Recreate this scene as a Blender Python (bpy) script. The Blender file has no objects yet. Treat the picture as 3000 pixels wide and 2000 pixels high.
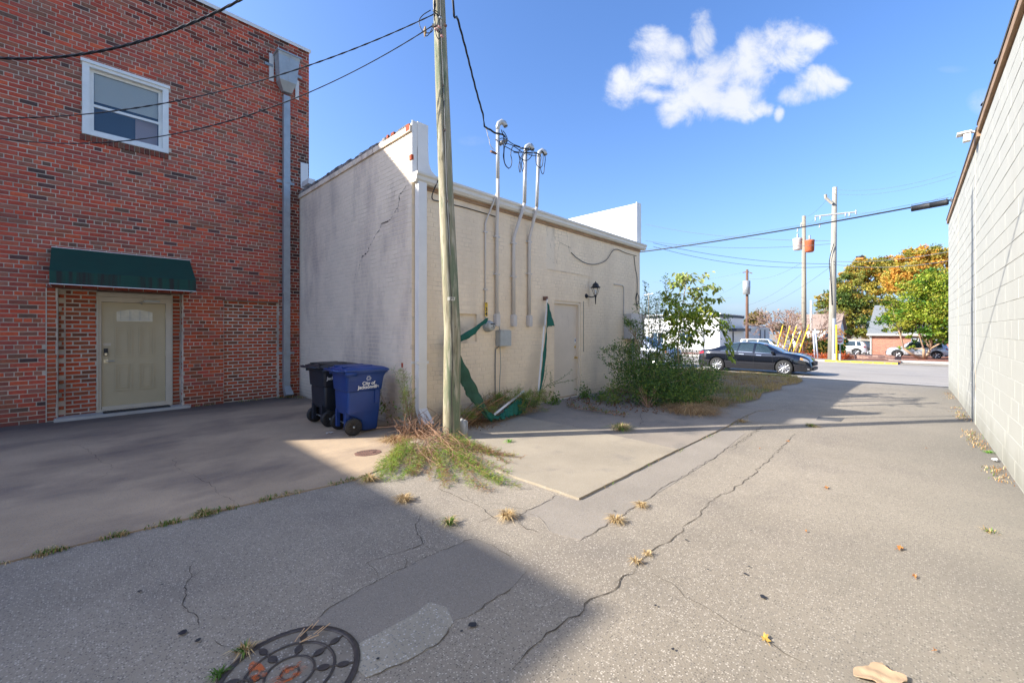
import bpy, math, random
import numpy as np
from mathutils import Vector, Matrix
rnd = random.Random(7)
nr = np.random.RandomState(11)
S = bpy.context.scene
COL = S.collection

# ------------------------------------------------------------------ camera
EYE = 1.55
F = Vector((.7206, .6934, 0)).normalized()      # level view direction
R = Vector((F.y, -F.x, 0))
cam = bpy.data.cameras.new('camera')
cam.sensor_width = 36
cam.lens = 950 / 2352 * 36
cam.shift_y = -25 / 2352
cam.clip_end = 2000
cam.clip_start = 0.05
co = bpy.data.objects.new('camera', cam)
co.location = (0, 0, EYE)
co.rotation_euler = (math.pi / 2, 0, -math.atan2(F.x, F.y))
COL.objects.link(co)
S.camera = co
# surveying helpers: turn a measured bearing into a point of the ground, of a wall or at a distance
def ray(x, y):
    u = (x - 1176) / 950; v = (759 - y) / 950
    return Vector((F.x + u * R.x, F.y + u * R.y, v))
def G(x, y, z=0.0):
    d = ray(x, y); t = (z - EYE) / d.z
    return Vector((d.x * t, d.y * t, z))
def PY(x, y, Y):
    d = ray(x, y); t = Y / d.y
    return Vector((d.x * t, Y, EYE + d.z * t))
def PX(x, y, X):
    d = ray(x, y); t = X / d.x
    return Vector((X, d.y * t, EYE + d.z * t))
def PD(x, y, dist):
    d = ray(x, y)
    return Vector((d.x * dist, d.y * dist, EYE + d.z * dist))
def proj(p):
    q = Vector(p); z = q.x * F.x + q.y * F.y
    if z < .1: return None
    return (1176 + 950 * (q.x * R.x + q.y * R.y) / z, 759 - 950 * (q.z - EYE) / z, z)

# ------------------------------------------------------------------ world and sun
SUN_EL = math.radians(29.8)
SRC = Vector((-.788, .616, 0)).normalized()
W = bpy.data.worlds.new('World'); S.world = W; W.use_nodes = True
nt = W.node_tree; nt.nodes.clear()
def nn(t, **k):
    n = nt.nodes.new(t)
    for a, b in k.items(): setattr(n, a, b)
    return n
def lk(a, b): nt.links.new(a, b)
def mth(op, a, b=None, c=None, clamp=False):
    n = nn('ShaderNodeMath', operation=op); n.use_clamp = clamp
    for i, v in enumerate((a, b, c)):
        if v is None: continue
        if isinstance(v, (int, float)): n.inputs[i].default_value = v
        else: lk(v, n.inputs[i])
    return n.outputs[0]
out = nn('ShaderNodeOutputWorld')
bg = nn('ShaderNodeBackground')
sky = nn('ShaderNodeTexSky', sky_type='NISHITA')
sky.sun_disc = False
sky.sun_elevation = SUN_EL
sky.sun_rotation = math.atan2(SRC.x, SRC.y) % (2 * math.pi)
sky.altitude = 0; sky.air_density = 1.0; sky.dust_density = 2.2; sky.ozone_density = 2.5
tc = nn('ShaderNodeTexCoord')
def vdot(v):
    n = nn('ShaderNodeVectorMath', operation='DOT_PRODUCT'); lk(tc.outputs['Generated'], n.inputs[0]); n.inputs[1].default_value = v
    return n.outputs['Value']
df = mth('MAXIMUM', vdot(F), 0.02)
ca = mth('DIVIDE', vdot(R), df); cb = mth('DIVIDE', vdot((0, 0, 1)), df)
cmb = nn('ShaderNodeCombineXYZ'); lk(ca, cmb.inputs[0]); lk(cb, cmb.inputs[1])
no = nn('ShaderNodeTexNoise'); lk(cmb.outputs[0], no.inputs['Vector'])
no.inputs['Scale'].default_value = 10; no.inputs['Detail'].default_value = 10; no.inputs['Roughness'].default_value = .66; no.inputs['Distortion'].default_value = .3
no2 = nn('ShaderNodeTexNoise'); lk(cmb.outputs[0], no2.inputs['Vector'])
no2.inputs['Scale'].default_value = 5; no2.inputs['Detail'].default_value = 4
blobs = [(640,520,190,110),(850,590,190,110),(1050,570,230,120),(1250,520,230,120),(1450,400,190,130),(1600,290,210,95),(1790,300,110,60),
         (560,340,110,90),(750,390,90,80),(930,300,75,150),(900,740,200,130),(1200,770,170,110),(740,850,120,95),(350,670,115,115),(520,730,100,55),(1390,830,90,50),
         (1650,730,150,60),(1790,660,140,70),(1860,610,110,75),(1960,640,90,45),(1520,870,30,50)]
cur = None
for (cx, cy, rx, ry) in blobs:
    a0 = (1332.8 + .3 * cx - 1176) / 950; b0 = (759 - .3 * cy) / 950
    dx = mth('MULTIPLY', mth('SUBTRACT', ca, a0), 950 / (.3 * rx * 1.55)); dy = mth('MULTIPLY', mth('SUBTRACT', cb, b0), 950 / (.3 * ry * 1.55))
    e = mth('SUBTRACT', 1.0, mth('ADD', mth('MULTIPLY', dx, dx), mth('MULTIPLY', dy, dy)))
    cur = e if cur is None else mth('SMOOTH_MAX', cur, e, .35)
# faint wisps elsewhere
wis = None
for (x, y, rx, ry, k) in [(2265,235,48,34,.55),(1085,324,38,13,.16),(2190,160,40,10,.1),(1700,545,60,10,.05),(1730,705,90,12,.18),(1700,640,60,8,.08)]:
    a0 = (x - 1176) / 950; b0 = (759 - y) / 950
    dx = mth('MULTIPLY', mth('SUBTRACT', ca, a0), 950 / rx); dy = mth('MULTIPLY', mth('SUBTRACT', cb, b0), 950 / ry)
    e = mth('MULTIPLY', mth('SUBTRACT', 1.0, mth('ADD', mth('MULTIPLY', dx, dx), mth('MULTIPLY', dy, dy))), k)
    wis = e if wis is None else mth('MAXIMUM', wis, e)
wm = mth('MULTIPLY', mth('MAXIMUM', wis, 0), mth('MULTIPLY', mth('SUBTRACT', no.outputs[0], .3), 3.2, clamp=True), clamp=True)
fld = mth('ADD', mth('MAXIMUM', cur, -3.0), mth('MULTIPLY', mth('SUBTRACT', no.outputs[0], .53), 3.6))
mr = nn('ShaderNodeMapRange', interpolation_type='SMOOTHSTEP'); lk(fld, mr.inputs[0]); mr.inputs[1].default_value = -.25; mr.inputs[2].default_value = 1.15
alpha = mth('MAXIMUM', mth('MULTIPLY', mr.outputs[0], .92), wm)
SKY_STR = .088
tint = nn('ShaderNodeMix', data_type='RGBA', blend_type='MULTIPLY'); tint.inputs[0].default_value = 1
hs = nn('ShaderNodeHueSaturation'); hs.inputs['Saturation'].default_value = 1.12; lk(sky.outputs[0], hs.inputs['Color'])
lk(hs.outputs[0], tint.inputs[6]); tint.inputs[7].default_value = (.87, 1.0, 1.25, 1)
cc = nn('ShaderNodeMix', data_type='RGBA'); lk(no2.outputs[0], cc.inputs[0])
cc.inputs[6].default_value = (2.75, 2.95, 3.35, 1); cc.inputs[7].default_value = (4.3, 4.3, 4.4, 1)
hz = mth('MULTIPLY', mth('POWER', 2.718, mth('MULTIPLY', mth('ABSOLUTE', vdot((0, 0, 1))), -7.0)), .75)
hm = nn('ShaderNodeMix', data_type='RGBA'); lk(hz, hm.inputs[0]); lk(tint.outputs[2], hm.inputs[6]); hm.inputs[7].default_value = (2.05, 2.75, 3.7, 1)
mx = nn('ShaderNodeMix', data_type='RGBA'); lk(alpha, mx.inputs[0]); lk(hm.outputs[2], mx.inputs[6]); lk(cc.outputs[2], mx.inputs[7])
lk(mx.outputs[2], bg.inputs[0]); bg.inputs[1].default_value = SKY_STR
lk(bg.outputs[0], out.inputs[0])

sl = bpy.data.lights.new('sun', 'SUN'); sl.energy = 3.45; sl.angle = math.radians(.45); sl.color = (1, .95, .87)
so = bpy.data.objects.new('sun', sl); COL.objects.link(so)
D = Vector((-SRC.x * math.cos(SUN_EL), -SRC.y * math.cos(SUN_EL), -math.sin(SUN_EL)))
so.rotation_euler = D.to_track_quat('-Z', 'Y').to_euler(); so.location = (-10, 10, 20)
S.view_settings.view_transform = 'Standard'; S.view_settings.look = 'None'
S.view_settings.exposure = 1.62; S.view_settings.gamma = 1; S.view_settings.use_curve_mapping = False
S.render.engine = 'CYCLES'
S.cycles.max_bounces = 8; S.cycles.diffuse_bounces = 5; S.cycles.transparent_max_bounces = 8

# ------------------------------------------------------------------ helpers
def lin(r, g, b): 
    f = lambda c: (c / 255 / 12.92) if c / 255 < .04045 else ((c / 255 + .055) / 1.055) ** 2.4
    return (f(r), f(g), f(b))
class M:
    def __init__(s): s.v = []; s.f = []; s.c = []; s.col = None
    def add(s, vs, fs):
        n = len(s.v); s.v += [tuple(v) for v in vs]; s.f += [tuple(i + n for i in f) for f in fs]
        if s.col is not None: s.c += [s.col] * len(vs)
        return s
    def box(s, a, b):
        x0, y0, z0 = a; x1, y1, z1 = b
        return s.add([(x0,y0,z0),(x1,y0,z0),(x1,y1,z0),(x0,y1,z0),(x0,y0,z1),(x1,y0,z1),(x1,y1,z1),(x0,y1,z1)],
              [(0,3,2,1),(4,5,6,7),(0,1,5,4),(1,2,6,5),(2,3,7,6),(3,0,4,7)])
    def tube(s, pts, r, n=8, cap=True):
        pts = [Vector(p) for p in pts]; m = len(pts)
        rs = r if hasattr(r, '__len__') else [r] * m
        vs = []; up = None
        for i, p in enumerate(pts):
            t = (pts[min(i+1, m-1)] - pts[max(i-1, 0)])
            t = t.normalized() if t.length > 1e-9 else Vector((0,0,1))
            if up is None: up = Vector((0,0,1)) if abs(t.z) < .9 else Vector((1,0,0))
            a = t.cross(up)
            if a.length < 1e-5: a = t.cross(Vector((0,1,0.1)))
            a.normalize(); b = a.cross(t).normalized(); up = b
            for k in range(n):
                w = 2 * math.pi * k / n
                vs.append(p + (a * math.cos(w) + b * math.sin(w)) * rs[i])
        fs = [(i*n+k, i*n+(k+1) % n, (i+1)*n+(k+1) % n, (i+1)*n+k) for i in range(m-1) for k in range(n)]
        if cap: fs += [tuple(range(n-1, -1, -1)), tuple((m-1)*n+k for k in range(n))]
        return s.add(vs, fs)
    def lathe(s, prof, c=(0,0,0), axis='Z', n=24):
        vs = []
        for (r, h) in prof:
            for k in range(n):
                w = 2 * math.pi * k / n; a, b = r * math.cos(w), r * math.sin(w)
                p = {'Z': (a, b, h), 'Y': (a, h, b), 'X': (h, a, b)}[axis]
                vs.append((p[0]+c[0], p[1]+c[1], p[2]+c[2]))
        m = len(prof)
        fs = [(i*n+k, i*n+(k+1) % n, (i+1)*n+(k+1) % n, (i+1)*n+k) for i in range(m-1) for k in range(n)]
        return s.add(vs, fs)
    def prism(s, poly, z0, z1):   # poly in xy
        n = len(poly)
        z0f = z0 if callable(z0) else (lambda p: z0); z1f = z1 if callable(z1) else (lambda p: z1)
        vs = [(p[0], p[1], z0f(p)) for p in poly] + [(p[0], p[1], z1f(p)) for p in poly]
        return s.add(vs, [tuple(range(n-1, -1, -1)), tuple(range(n, 2*n))] + [(i, (i+1) % n, n+(i+1) % n, n+i) for i in range(n)])
    def extr(s, poly, o, U, V, N, d):   # polygon in plane (o,U,V), thickness d along N
        n = len(poly); o, U, V, N = map(Vector, (o, U, V, N))
        a = [o + U*p[0] + V*p[1] for p in poly]; b = [p + N*d for p in a]
        return s.add(a + b, [tuple(range(n-1, -1, -1)), tuple(range(n, 2*n))] + [(i, (i+1) % n, n+(i+1) % n, n+i) for i in range(n)])
    def mesh(s, name, mat, smooth=False):
        me = bpy.data.meshes.new(name); me.from_pydata([tuple(v) for v in s.v], [], s.f); me.update()
        me.materials.append(mat)
        if smooth: me.polygons.foreach_set('use_smooth', [True] * len(me.polygons))
        if s.c and len(s.c) == len(s.v):
            at = me.color_attributes.new('Col', 'FLOAT_COLOR', 'POINT')
            at.data.foreach_set('color', np.array([tuple(c[:3]) + (1,) for c in s.c], dtype=np.float32).ravel())
        import bmesh
        bm = bmesh.new(); bm.from_mesh(me); bmesh.ops.recalc_face_normals(bm, faces=bm.faces); bm.to_mesh(me); bm.free()
        return me
def wloc(o):
    v = Vector((0, 0, 0))
    while o: v = v + o.location; o = o.parent
    return v
def link(name, me, parent=None, local=False):
    o = bpy.data.objects.new(name, me); COL.objects.link(o)
    if parent is not None:
        o.parent = parent
        if not local: o.location = -wloc(parent)
    return o
def part(name, m, mat, parent=None, smooth=False, local=False):
    return link(name, m.mesh(name, mat, smooth), parent, local)
def tag(o, label=None, cat=None, group=None, kind=None):
    if label: o['label'] = label
    if cat: o['category'] = cat
    if group: o['group'] = group
    if kind: o['kind'] = kind
    return o
def thing(name, label, cat, loc=(0,0,0), rz=0, group=None):
    o = bpy.data.objects.new(name, None); COL.objects.link(o); o.location = loc; o.rotation_euler = (0, 0, rz)
    o.empty_display_size = .2
    return tag(o, label, cat, group)
def struct(name, m, mat, parent=None, smooth=False):
    o = part(name, m, mat, parent, smooth)
    if parent is None: o['kind'] = 'structure'
    return o
def qmesh(name, V, Q, mat, cols=None):   # fast quads / tris
    me = bpy.data.meshes.new(name); V = np.asarray(V, dtype=np.float32); Q = np.asarray(Q, dtype=np.int32)
    me.vertices.add(len(V)); me.vertices.foreach_set('co', V.ravel())
    k = Q.shape[1]; me.loops.add(Q.size); me.loops.foreach_set('vertex_index', Q.ravel())
    me.polygons.add(len(Q)); me.polygons.foreach_set('loop_start', np.arange(0, Q.size, k, dtype=np.int32)); me.polygons.foreach_set('loop_total', np.full(len(Q), k, dtype=np.int32))
    me.materials.append(mat)
    if cols is not None:
        at = me.color_attributes.new('Col', 'FLOAT_COLOR', 'POINT')
        c = np.ones((len(V), 4), dtype=np.float32); c[:, :3] = cols
        at.data.foreach_set('color', c.ravel())
    me.polygons.foreach_set('use_smooth', np.zeros(len(Q), dtype=bool))
    me.update(); me.validate()
    return me
def copy_tree(o, parent=None):
    c = o.copy(); COL.objects.link(c)
    if parent is not None: c.parent = parent
    for ch in list(o.children): copy_tree(ch, c)
    return c
def text_mesh(body, size, mat, name='lettering', depth=.002, align='CENTER', bold=0.0, spacing=1.0):
    cu = bpy.data.curves.new(name, 'FONT'); cu.body = body; cu.size = size; cu.extrude = depth; cu.align_x = align; cu.align_y = 'CENTER'; cu.offset = bold; cu.space_line = .8; cu.space_character = spacing
    t = bpy.data.objects.new(name, cu); COL.objects.link(t)
    bpy.context.view_layer.update()
    me = bpy.data.meshes.new_from_object(t.evaluated_get(bpy.context.evaluated_depsgraph_get()))
    bpy.data.objects.remove(t); me.materials.clear(); me.materials.append(mat); me.name = name
    return me
def xform(me, o, U, V):   # place xy of mesh on plane origin o with axes U,V
    o, U, V = Vector(o), Vector(U).normalized(), Vector(V).normalized(); N = U.cross(V)
    mt = Matrix(((U.x, V.x, N.x, o.x), (U.y, V.y, N.y, o.y), (U.z, V.z, N.z, o.z), (0, 0, 0, 1)))
    me.transform(mt); return me

# ------------------------------------------------------------------ materials
def mat(name, base=(.5,.5,.5), rough=.8, metal=0, attr=False, noise=None, noise2=None, bump=None, spec=.5, coat=0, transl=0, speck=None, streak=None, emis=None, alpha=None, trans=0):
    """noise/noise2=(scale, strength, detail, colour or None); bump=(scale, strength, dist)"""
    m = bpy.data.materials.new(name); m.use_nodes = True; t = m.node_tree; N = t.nodes; L = t.links
    b = N['Principled BSDF']; b.inputs['Roughness'].default_value = rough; b.inputs['Metallic'].default_value = metal
    b.inputs['Specular IOR Level'].default_value = spec; b.inputs['Coat Weight'].default_value = coat; b.inputs['Coat Roughness'].default_value = .05
    b.inputs['Transmission Weight'].default_value = trans
    if emis: b.inputs['Emission Color'].default_value = (*emis[0], 1); b.inputs['Emission Strength'].default_value = emis[1]
    geo = N.new('ShaderNodeNewGeometry')
    if attr:
        a = N.new('ShaderNodeAttribute'); a.attribute_name = 'Col'; cur = a.outputs['Color']
    else:
        c = N.new('ShaderNodeRGB'); c.outputs[0].default_value = (*base, 1); cur = c.outputs[0]
    for k, nz in enumerate((noise, noise2)):
        if not nz: continue
        sc, st, de, colr = nz[:4]
        vec = geo.outputs['Position']
        if len(nz) > 4:
            mp = N.new('ShaderNodeMapping'); L.new(vec, mp.inputs[0]); mp.inputs['Scale'].default_value = nz[4]; vec = mp.outputs[0]
        n = N.new('ShaderNodeTexNoise'); L.new(vec, n.inputs['Vector']); n.inputs['Scale'].default_value = sc; n.inputs['Detail'].default_value = de; n.inputs['Roughness'].default_value = .6
        r = N.new('ShaderNodeMapRange'); L.new(n.outputs[0], r.inputs[0])
        if colr is None:
            r.inputs[1].default_value = .3; r.inputs[2].default_value = .7; r.inputs[3].default_value = 1 - st; r.inputs[4].default_value = 1 + st
            x = N.new('ShaderNodeVectorMath'); x.operation = 'SCALE'; L.new(cur, x.inputs[0]); L.new(r.outputs[0], x.inputs['Scale']); cur = x.outputs[0]
        else:
            lo = nz[5] if len(nz) > 5 else .5; hi = nz[6] if len(nz) > 6 else .72
            r.inputs[1].default_value = lo; r.inputs[2].default_value = hi; r.inputs[3].default_value = 0; r.inputs[4].default_value = st
            x = N.new('ShaderNodeMix'); x.data_type = 'RGBA'; L.new(r.outputs[0], x.inputs[0]); L.new(cur, x.inputs[6]); x.inputs[7].default_value = (*colr, 1); cur = x.outputs[2]
    if speck:   # (scale, amount, light colour, dark colour)
        sc, am, lc, dc = speck
        v = N.new('ShaderNodeTexVoronoi'); L.new(geo.outputs['Position'], v.inputs['Vector']); v.inputs['Scale'].default_value = sc
        sp = N.new('ShaderNodeSeparateColor'); L.new(v.outputs['Color'], sp.inputs[0])
        for ch, th, colr in ((0, 1 - am, lc), (1, 1 - am * .9, dc)):
            r = N.new('ShaderNodeMapRange'); L.new(sp.outputs[ch], r.inputs[0]); r.inputs[1].default_value = th - .08; r.inputs[2].default_value = th + .08
            r2 = N.new('ShaderNodeMapRange'); L.new(v.outputs['Distance'], r2.inputs[0]); r2.inputs[1].default_value = .28; r2.inputs[2].default_value = .5; r2.inputs[3].default_value = .85; r2.inputs[4].default_value = 0
            mu = N.new('ShaderNodeMath'); mu.operation = 'MULTIPLY'; L.new(r.outputs[0], mu.inputs[0]); L.new(r2.outputs[0], mu.inputs[1])
            x = N.new('ShaderNodeMix'); x.data_type = 'RGBA'; L.new(mu.outputs[0], x.inputs[0]); L.new(cur, x.inputs[6]); x.inputs[7].default_value = (*colr, 1); cur = x.outputs[2]
    L.new(cur, b.inputs['Base Color'])
    if bump:
        n = N.new('ShaderNodeTexNoise'); L.new(geo.outputs['Position'], n.inputs['Vector']); n.inputs['Scale'].default_value = bump[0]; n.inputs['Detail'].default_value = 4
        u = N.new('ShaderNodeBump'); u.inputs['Strength'].default_value = bump[1]; u.inputs['Distance'].default_value = bump[2]
        L.new(n.outputs[0], u.inputs['Height']); L.new(u.outputs[0], b.inputs['Normal'])
    if transl:
        tr = N.new('ShaderNodeBsdfTranslucent'); L.new(cur, tr.inputs[0]); ms = N.new('ShaderNodeMixShader'); ms.inputs[0].default_value = transl
        L.new(b.outputs[0], ms.inputs[1]); L.new(tr.outputs[0], ms.inputs[2]); L.new(ms.outputs[0], N['Material Output'].inputs[0])
    return m
ASPH = mat('old_asphalt', (.268,.226,.17), .9, noise=(.3,.3,8,None), noise2=(.9,.75,9,(.165,.14,.115),(1,1,1),.5,.74), speck=(98,.44,(.50,.44,.36),(.10,.085,.07)), bump=(110,.5,.006))
ASPH2 = mat('smooth_patch_asphalt', (.26,.222,.175), .9, noise=(1.2,.12,5,None), speck=(150,.28,(.36,.34,.33),(.11,.105,.10)), bump=(160,.4,.003))
ASPH3 = mat('long_patch_asphalt', (.225,.192,.15), .9, noise=(1.2,.12,5,None), speck=(150,.28,(.33,.30,.27),(.11,.10,.09)), bump=(160,.4,.003))
ASPHD = mat('dark_patch_asphalt', (.085,.083,.082), .9, noise=(3,.2,5,None), speck=(90,.2,(.2,.2,.2),(.03,.03,.03)), bump=(110,.5,.004))
AGG = mat('coarse_aggregate_patch', (.33,.29,.22), .9, noise=(2,.15,5,None), speck=(85,.4,(.50,.47,.42),(.16,.15,.13)), bump=(90,.5,.006))
STREET = mat('street_asphalt', (.33,.29,.24), .9, noise=(.25,.12,6,None), noise2=(.5,.5,8,(.17,.165,.16),(4,1,1),.58,.64), speck=(60,.2,(.42,.4,.38),(.18,.17,.16)), bump=(90,.3,.004))
CONC = mat('tan_concrete', (.31,.258,.185), .88, noise=(.9,.16,6,None), noise2=(2.6,.8,10,(.22,.185,.145),(1,1,1),.55,.72), speck=(170,.2,(.46,.43,.37),(.28,.25,.21)), bump=(90,.25,.003))
CONCD = mat('worn_grey_concrete', (.27,.225,.175), .88, noise=(.8,.18,6,None), noise2=(1.3,.75,8,(.115,.105,.095),(1,1,1),.48,.7), speck=(150,.25,(.33,.31,.28),(.13,.12,.11)), bump=(90,.3,.003))
CONCC = mat('courtyard_concrete', (.42,.305,.19), .88, noise=(.6,.25,7,None), noise2=(.9,.9,9,(.15,.11,.085),(.8,1.2,1),.46,.72), speck=(140,.2,(.33,.31,.28),(.15,.14,.13)), bump=(80,.3,.003))
CURB = mat('kerb_concrete', (.45,.42,.37), .85, noise=(2,.15,5,None), bump=(60,.2,.003))
YEL = mat('yellow_kerb_paint', (.62,.40,.04), .7, noise=(6,.6,6,(.4,.36,.3),(1,1,1),.55,.65))
SOIL = mat('dry_soil', (.25,.18,.11), .95, noise=(3,.3,6,None), bump=(30,.6,.02))
MULCH = mat('red_mulch', (.25,.10,.06), .95, noise=(8,.5,6,None), bump=(30,.6,.02))
CRACK = mat('crack_dirt', (.075,.06,.043), 1, noise=(9,.5,5,None))
TAR = mat('tar', (.02,.02,.022), .6)
BRICK = mat('red_brick', attr=True, rough=.85, noise=(28,.16,5,None), noise2=(.7,.35,6,(.07,.045,.04),(1,1,.5),.6,.8), bump=(70,.35,.003), spec=.3)
MORT = mat('mortar', (.60,.51,.405), .95, noise=(2,.2,5,None), noise2=(.9,.5,5,(.16,.14,.12),(1,1,1),.5,.75), bump=(80,.3,.003))
PAINT = mat('beige_painted_brick', attr=True, rough=.75, noise=(.5,.06,5,None), noise2=(1.1,.5,6,(.50,.38,.28),(1.6,1.6,.35),.48,.8), bump=(50,.35,.004), spec=.3)
PAINTG = mat('weathered_painted_brick', attr=True, rough=.75, noise=(.6,.07,5,None), noise2=(.75,.85,9,(.36,.28,.25),(1,1.3,.5),.5,.7), bump=(50,.4,.004), spec=.3)
PJOINT = mat('painted_joint', (.80,.66,.48), .85, noise=(2,.6,9,(.30,.22,.15),(1,1,1),.52,.68), bump=(50,.3,.003))
CMU = mat('cream_painted_block', (.395,.39,.345), .7, noise=(.8,.03,5,None), noise2=(1.2,.25,6,(.34,.32,.27),(1.5,1,.22),.5,.72), bump=(120,.3,.003), spec=.3)
CMUJ = mat('cream_painted_joint', (.375,.37,.325), .8, noise=(2,.2,5,None))
WHITE = mat('white_metal', (.72,.69,.64), .45, noise=(3,.05,4,None), noise2=(2,.3,5,(.5,.46,.38),(1,1,.4),.58,.75))
WOODW = mat('white_window_paint', (.75,.75,.70), .5, noise=(6,.06,4,None))
TRIM = mat('beige_trim', (.56,.48,.36), .55, noise=(5,.06,4,None))
DOORC = mat('olive_grey_door_paint', (.48,.39,.235), .45, noise=(1.5,.06,4,None))
DOORB = mat('beige_door_paint', (.66,.55,.42), .5, noise=(1.5,.07,5,None), noise2=(6,.35,5,(.4,.3,.22),(2,2,.5),.62,.7))
GALV = mat('galvanised_metal', (.36,.38,.38), .45, .35, noise=(6,.12,6,None), noise2=(3,.5,6,(.30,.20,.12),(3,3,.5),.62,.75))
STEELP = mat('painted_conduit', (.58,.53,.475), .6, noise=(4,.06,4,None))
MAST = mat('steel_mast', (.50,.50,.49), .4, .3, noise=(4,.08,4,None))
BLACK = mat('black_rubber', (.016,.016,.017), .6)
WIRE = mat('black_cable', (.012,.013,.015), .5)
WIREG = mat('grey_wire', (.10,.11,.12), .5)
CANVAS = mat('green_canvas', (.003,.050,.028), .75, noise=(3,.12,4,None), bump=(200,.2,.001))
CANVASW = mat('stained_green_canvas', (.004,.055,.036), .75, noise=(2.5,.9,5,(.018,.014,.010),(6,6,.3),.44,.62))
CANVASL = mat('torn_green_canvas', (.008,.13,.085), .7, noise=(3,.3,5,None), transl=.12)
POLEW = mat('treated_pole_wood', (.29,.25,.155), .85, noise=(2.2,.85,7,(.125,.165,.09),(4,4,.5),.44,.58), noise2=(8,.8,8,(.45,.40,.29),(3,3,.3),.5,.62), bump=(40,.6,.006))
POLEG = mat('grey_pole_wood', (.30,.28,.235), .9, noise=(2,.3,6,None,(4,4,.3)))
POLEB = mat('brown_pole_wood', (.14,.075,.05), .9, noise=(2,.3,6,None,(4,4,.3)))
IRON = mat('cast_iron', (.065,.053,.045), .5, .3, noise=(30,.25,5,None), bump=(90,.3,.001))
RUSTI = mat('rusty_iron', (.19,.10,.07), .8, noise=(12,.3,6,None), bump=(90,.4,.002))
LEAF = mat('leaf', attr=True, rough=.55, transl=.35, spec=.35)
DRY = mat('dry_grass', attr=True, rough=.8, transl=.25, spec=.2)
BARK = mat('bark', (.17,.12,.085), .95, noise=(9,.3,6,None), bump=(40,.6,.01))
TWIG = mat('reddish_twig', (.30,.17,.10), .8, noise=(9,.3,4,None))
GLASS = mat('window_glass', (.02,.05,.09), .06, spec=1.0)
BRASS = mat('brass', (.62,.42,.16), .3, .9)
NICKEL = mat('satin_nickel', (.55,.50,.38), .35, .8)
BROWN = mat('brown_fascia', (.30,.19,.11), .7, noise=(6,.3,5,None,(.6,3,3)))
ROOFD = mat('dark_roof_felt', (.07,.068,.065), .9, noise=(5,.3,5,None))
SIGNW = mat('sign_white', (.75,.75,.73), .5)
SIGNR = mat('faded_sign_red', (.42,.10,.11), .5)
YPL = mat('yellow_plastic', (.80,.50,.02), .45)
BLUEP = mat('blue_plastic', (.010,.043,.19), .42, noise=(3,.14,5,None), noise2=(3,.35,6,(.06,.065,.12),(1,1,1),.55,.75), bump=(300,.12,.001))
DARKP = mat('dark_navy_plastic', (.010,.016,.028), .45, noise=(3,.2,5,None), noise2=(4,.4,6,(.035,.034,.036),(1,1,1),.55,.75), bump=(300,.12,.001))
LIDP = mat('charcoal_plastic', (.028,.027,.028), .5, noise=(4,.25,5,None))
LETTER = mat('white_print', (.78,.78,.76), .6)

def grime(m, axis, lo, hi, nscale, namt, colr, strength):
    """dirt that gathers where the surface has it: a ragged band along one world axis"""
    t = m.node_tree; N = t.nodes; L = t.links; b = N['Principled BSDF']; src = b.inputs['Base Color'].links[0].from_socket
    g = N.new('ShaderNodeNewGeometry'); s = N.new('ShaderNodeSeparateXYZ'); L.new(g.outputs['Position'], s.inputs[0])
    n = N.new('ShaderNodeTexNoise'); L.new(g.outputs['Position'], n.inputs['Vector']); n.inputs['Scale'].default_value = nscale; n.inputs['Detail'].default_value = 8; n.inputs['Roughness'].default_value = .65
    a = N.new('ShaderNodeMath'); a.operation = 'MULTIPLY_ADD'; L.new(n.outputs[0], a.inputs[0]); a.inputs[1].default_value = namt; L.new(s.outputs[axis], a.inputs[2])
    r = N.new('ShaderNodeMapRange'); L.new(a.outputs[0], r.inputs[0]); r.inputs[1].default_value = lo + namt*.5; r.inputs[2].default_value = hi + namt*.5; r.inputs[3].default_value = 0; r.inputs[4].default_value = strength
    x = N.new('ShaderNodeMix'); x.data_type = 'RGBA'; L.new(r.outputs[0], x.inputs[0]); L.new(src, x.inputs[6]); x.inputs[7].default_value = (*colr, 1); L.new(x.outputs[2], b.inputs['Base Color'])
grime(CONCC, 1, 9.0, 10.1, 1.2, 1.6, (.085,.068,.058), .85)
grime(ASPH, 1, .75, -.9, .9, 1.5, (.13,.125,.105), .6)
grime(CMU, 2, .38, -.1, 2.2, .7, (.21,.20,.155), .7)
grime(PAINT, 2, .45, -.05, 2.0, .6, (.33,.25,.17), .7)
grime(PAINTG, 2, .45, -.05, 2.0, .6, (.33,.26,.20), .7)
grime(BRICK, 2, .5, -.05, 2.0, .7, (.10,.06,.045), .55)
# ------------------------------------------------------------------ ground
KX = [-80, 13, 15, 17, 19, 21, 70, 400]; KZ = [0, 0, -.03, -.085, -.24, -.40, -1.44, -1.44]
def zg(x): return float(np.interp(x, KX, KZ))
def sheet(name, x0, x1, y0, y1, dz, mat, thick=0.0, parent=None, kind='structure'):
    xs = sorted({x0, x1, *[k for k in KX if x0 < k < x1]})
    m = M(); vs = []
    for x in xs: vs += [(x, y0, zg(x) + dz), (x, y1, zg(x) + dz)]
    m.add(vs, [(2*i, 2*i+2, 2*i+3, 2*i+1) for i in range(len(xs)-1)])
    if thick:
        n = len(xs)
        lo = [(v[0], v[1], v[2] - thick) for v in vs]
        m.add(vs + lo, [(2*i, 2*i+2, 2*n+2*i+2, 2*n+2*i) for i in range(n-1)] + [(2*i+1, 2*i+3, 2*n+2*i+3, 2*n+2*i+1) for i in range(n-1)] + [(0, 1, 2*n+1, 2*n), (2*n-2, 2*n-1, 4*n-1, 4*n-2)])
    o = part(name, m, mat, parent)
    if parent is None: o['kind'] = kind
    return o
sheet('ground', -80, 400, -200, 250, 0, ASPH)
sheet('street', 20.0, 38.5, -150, 200, .005, STREET)
sheet('parking_lot', 45.5, 140, -60, 120, .006, STREET)
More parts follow.
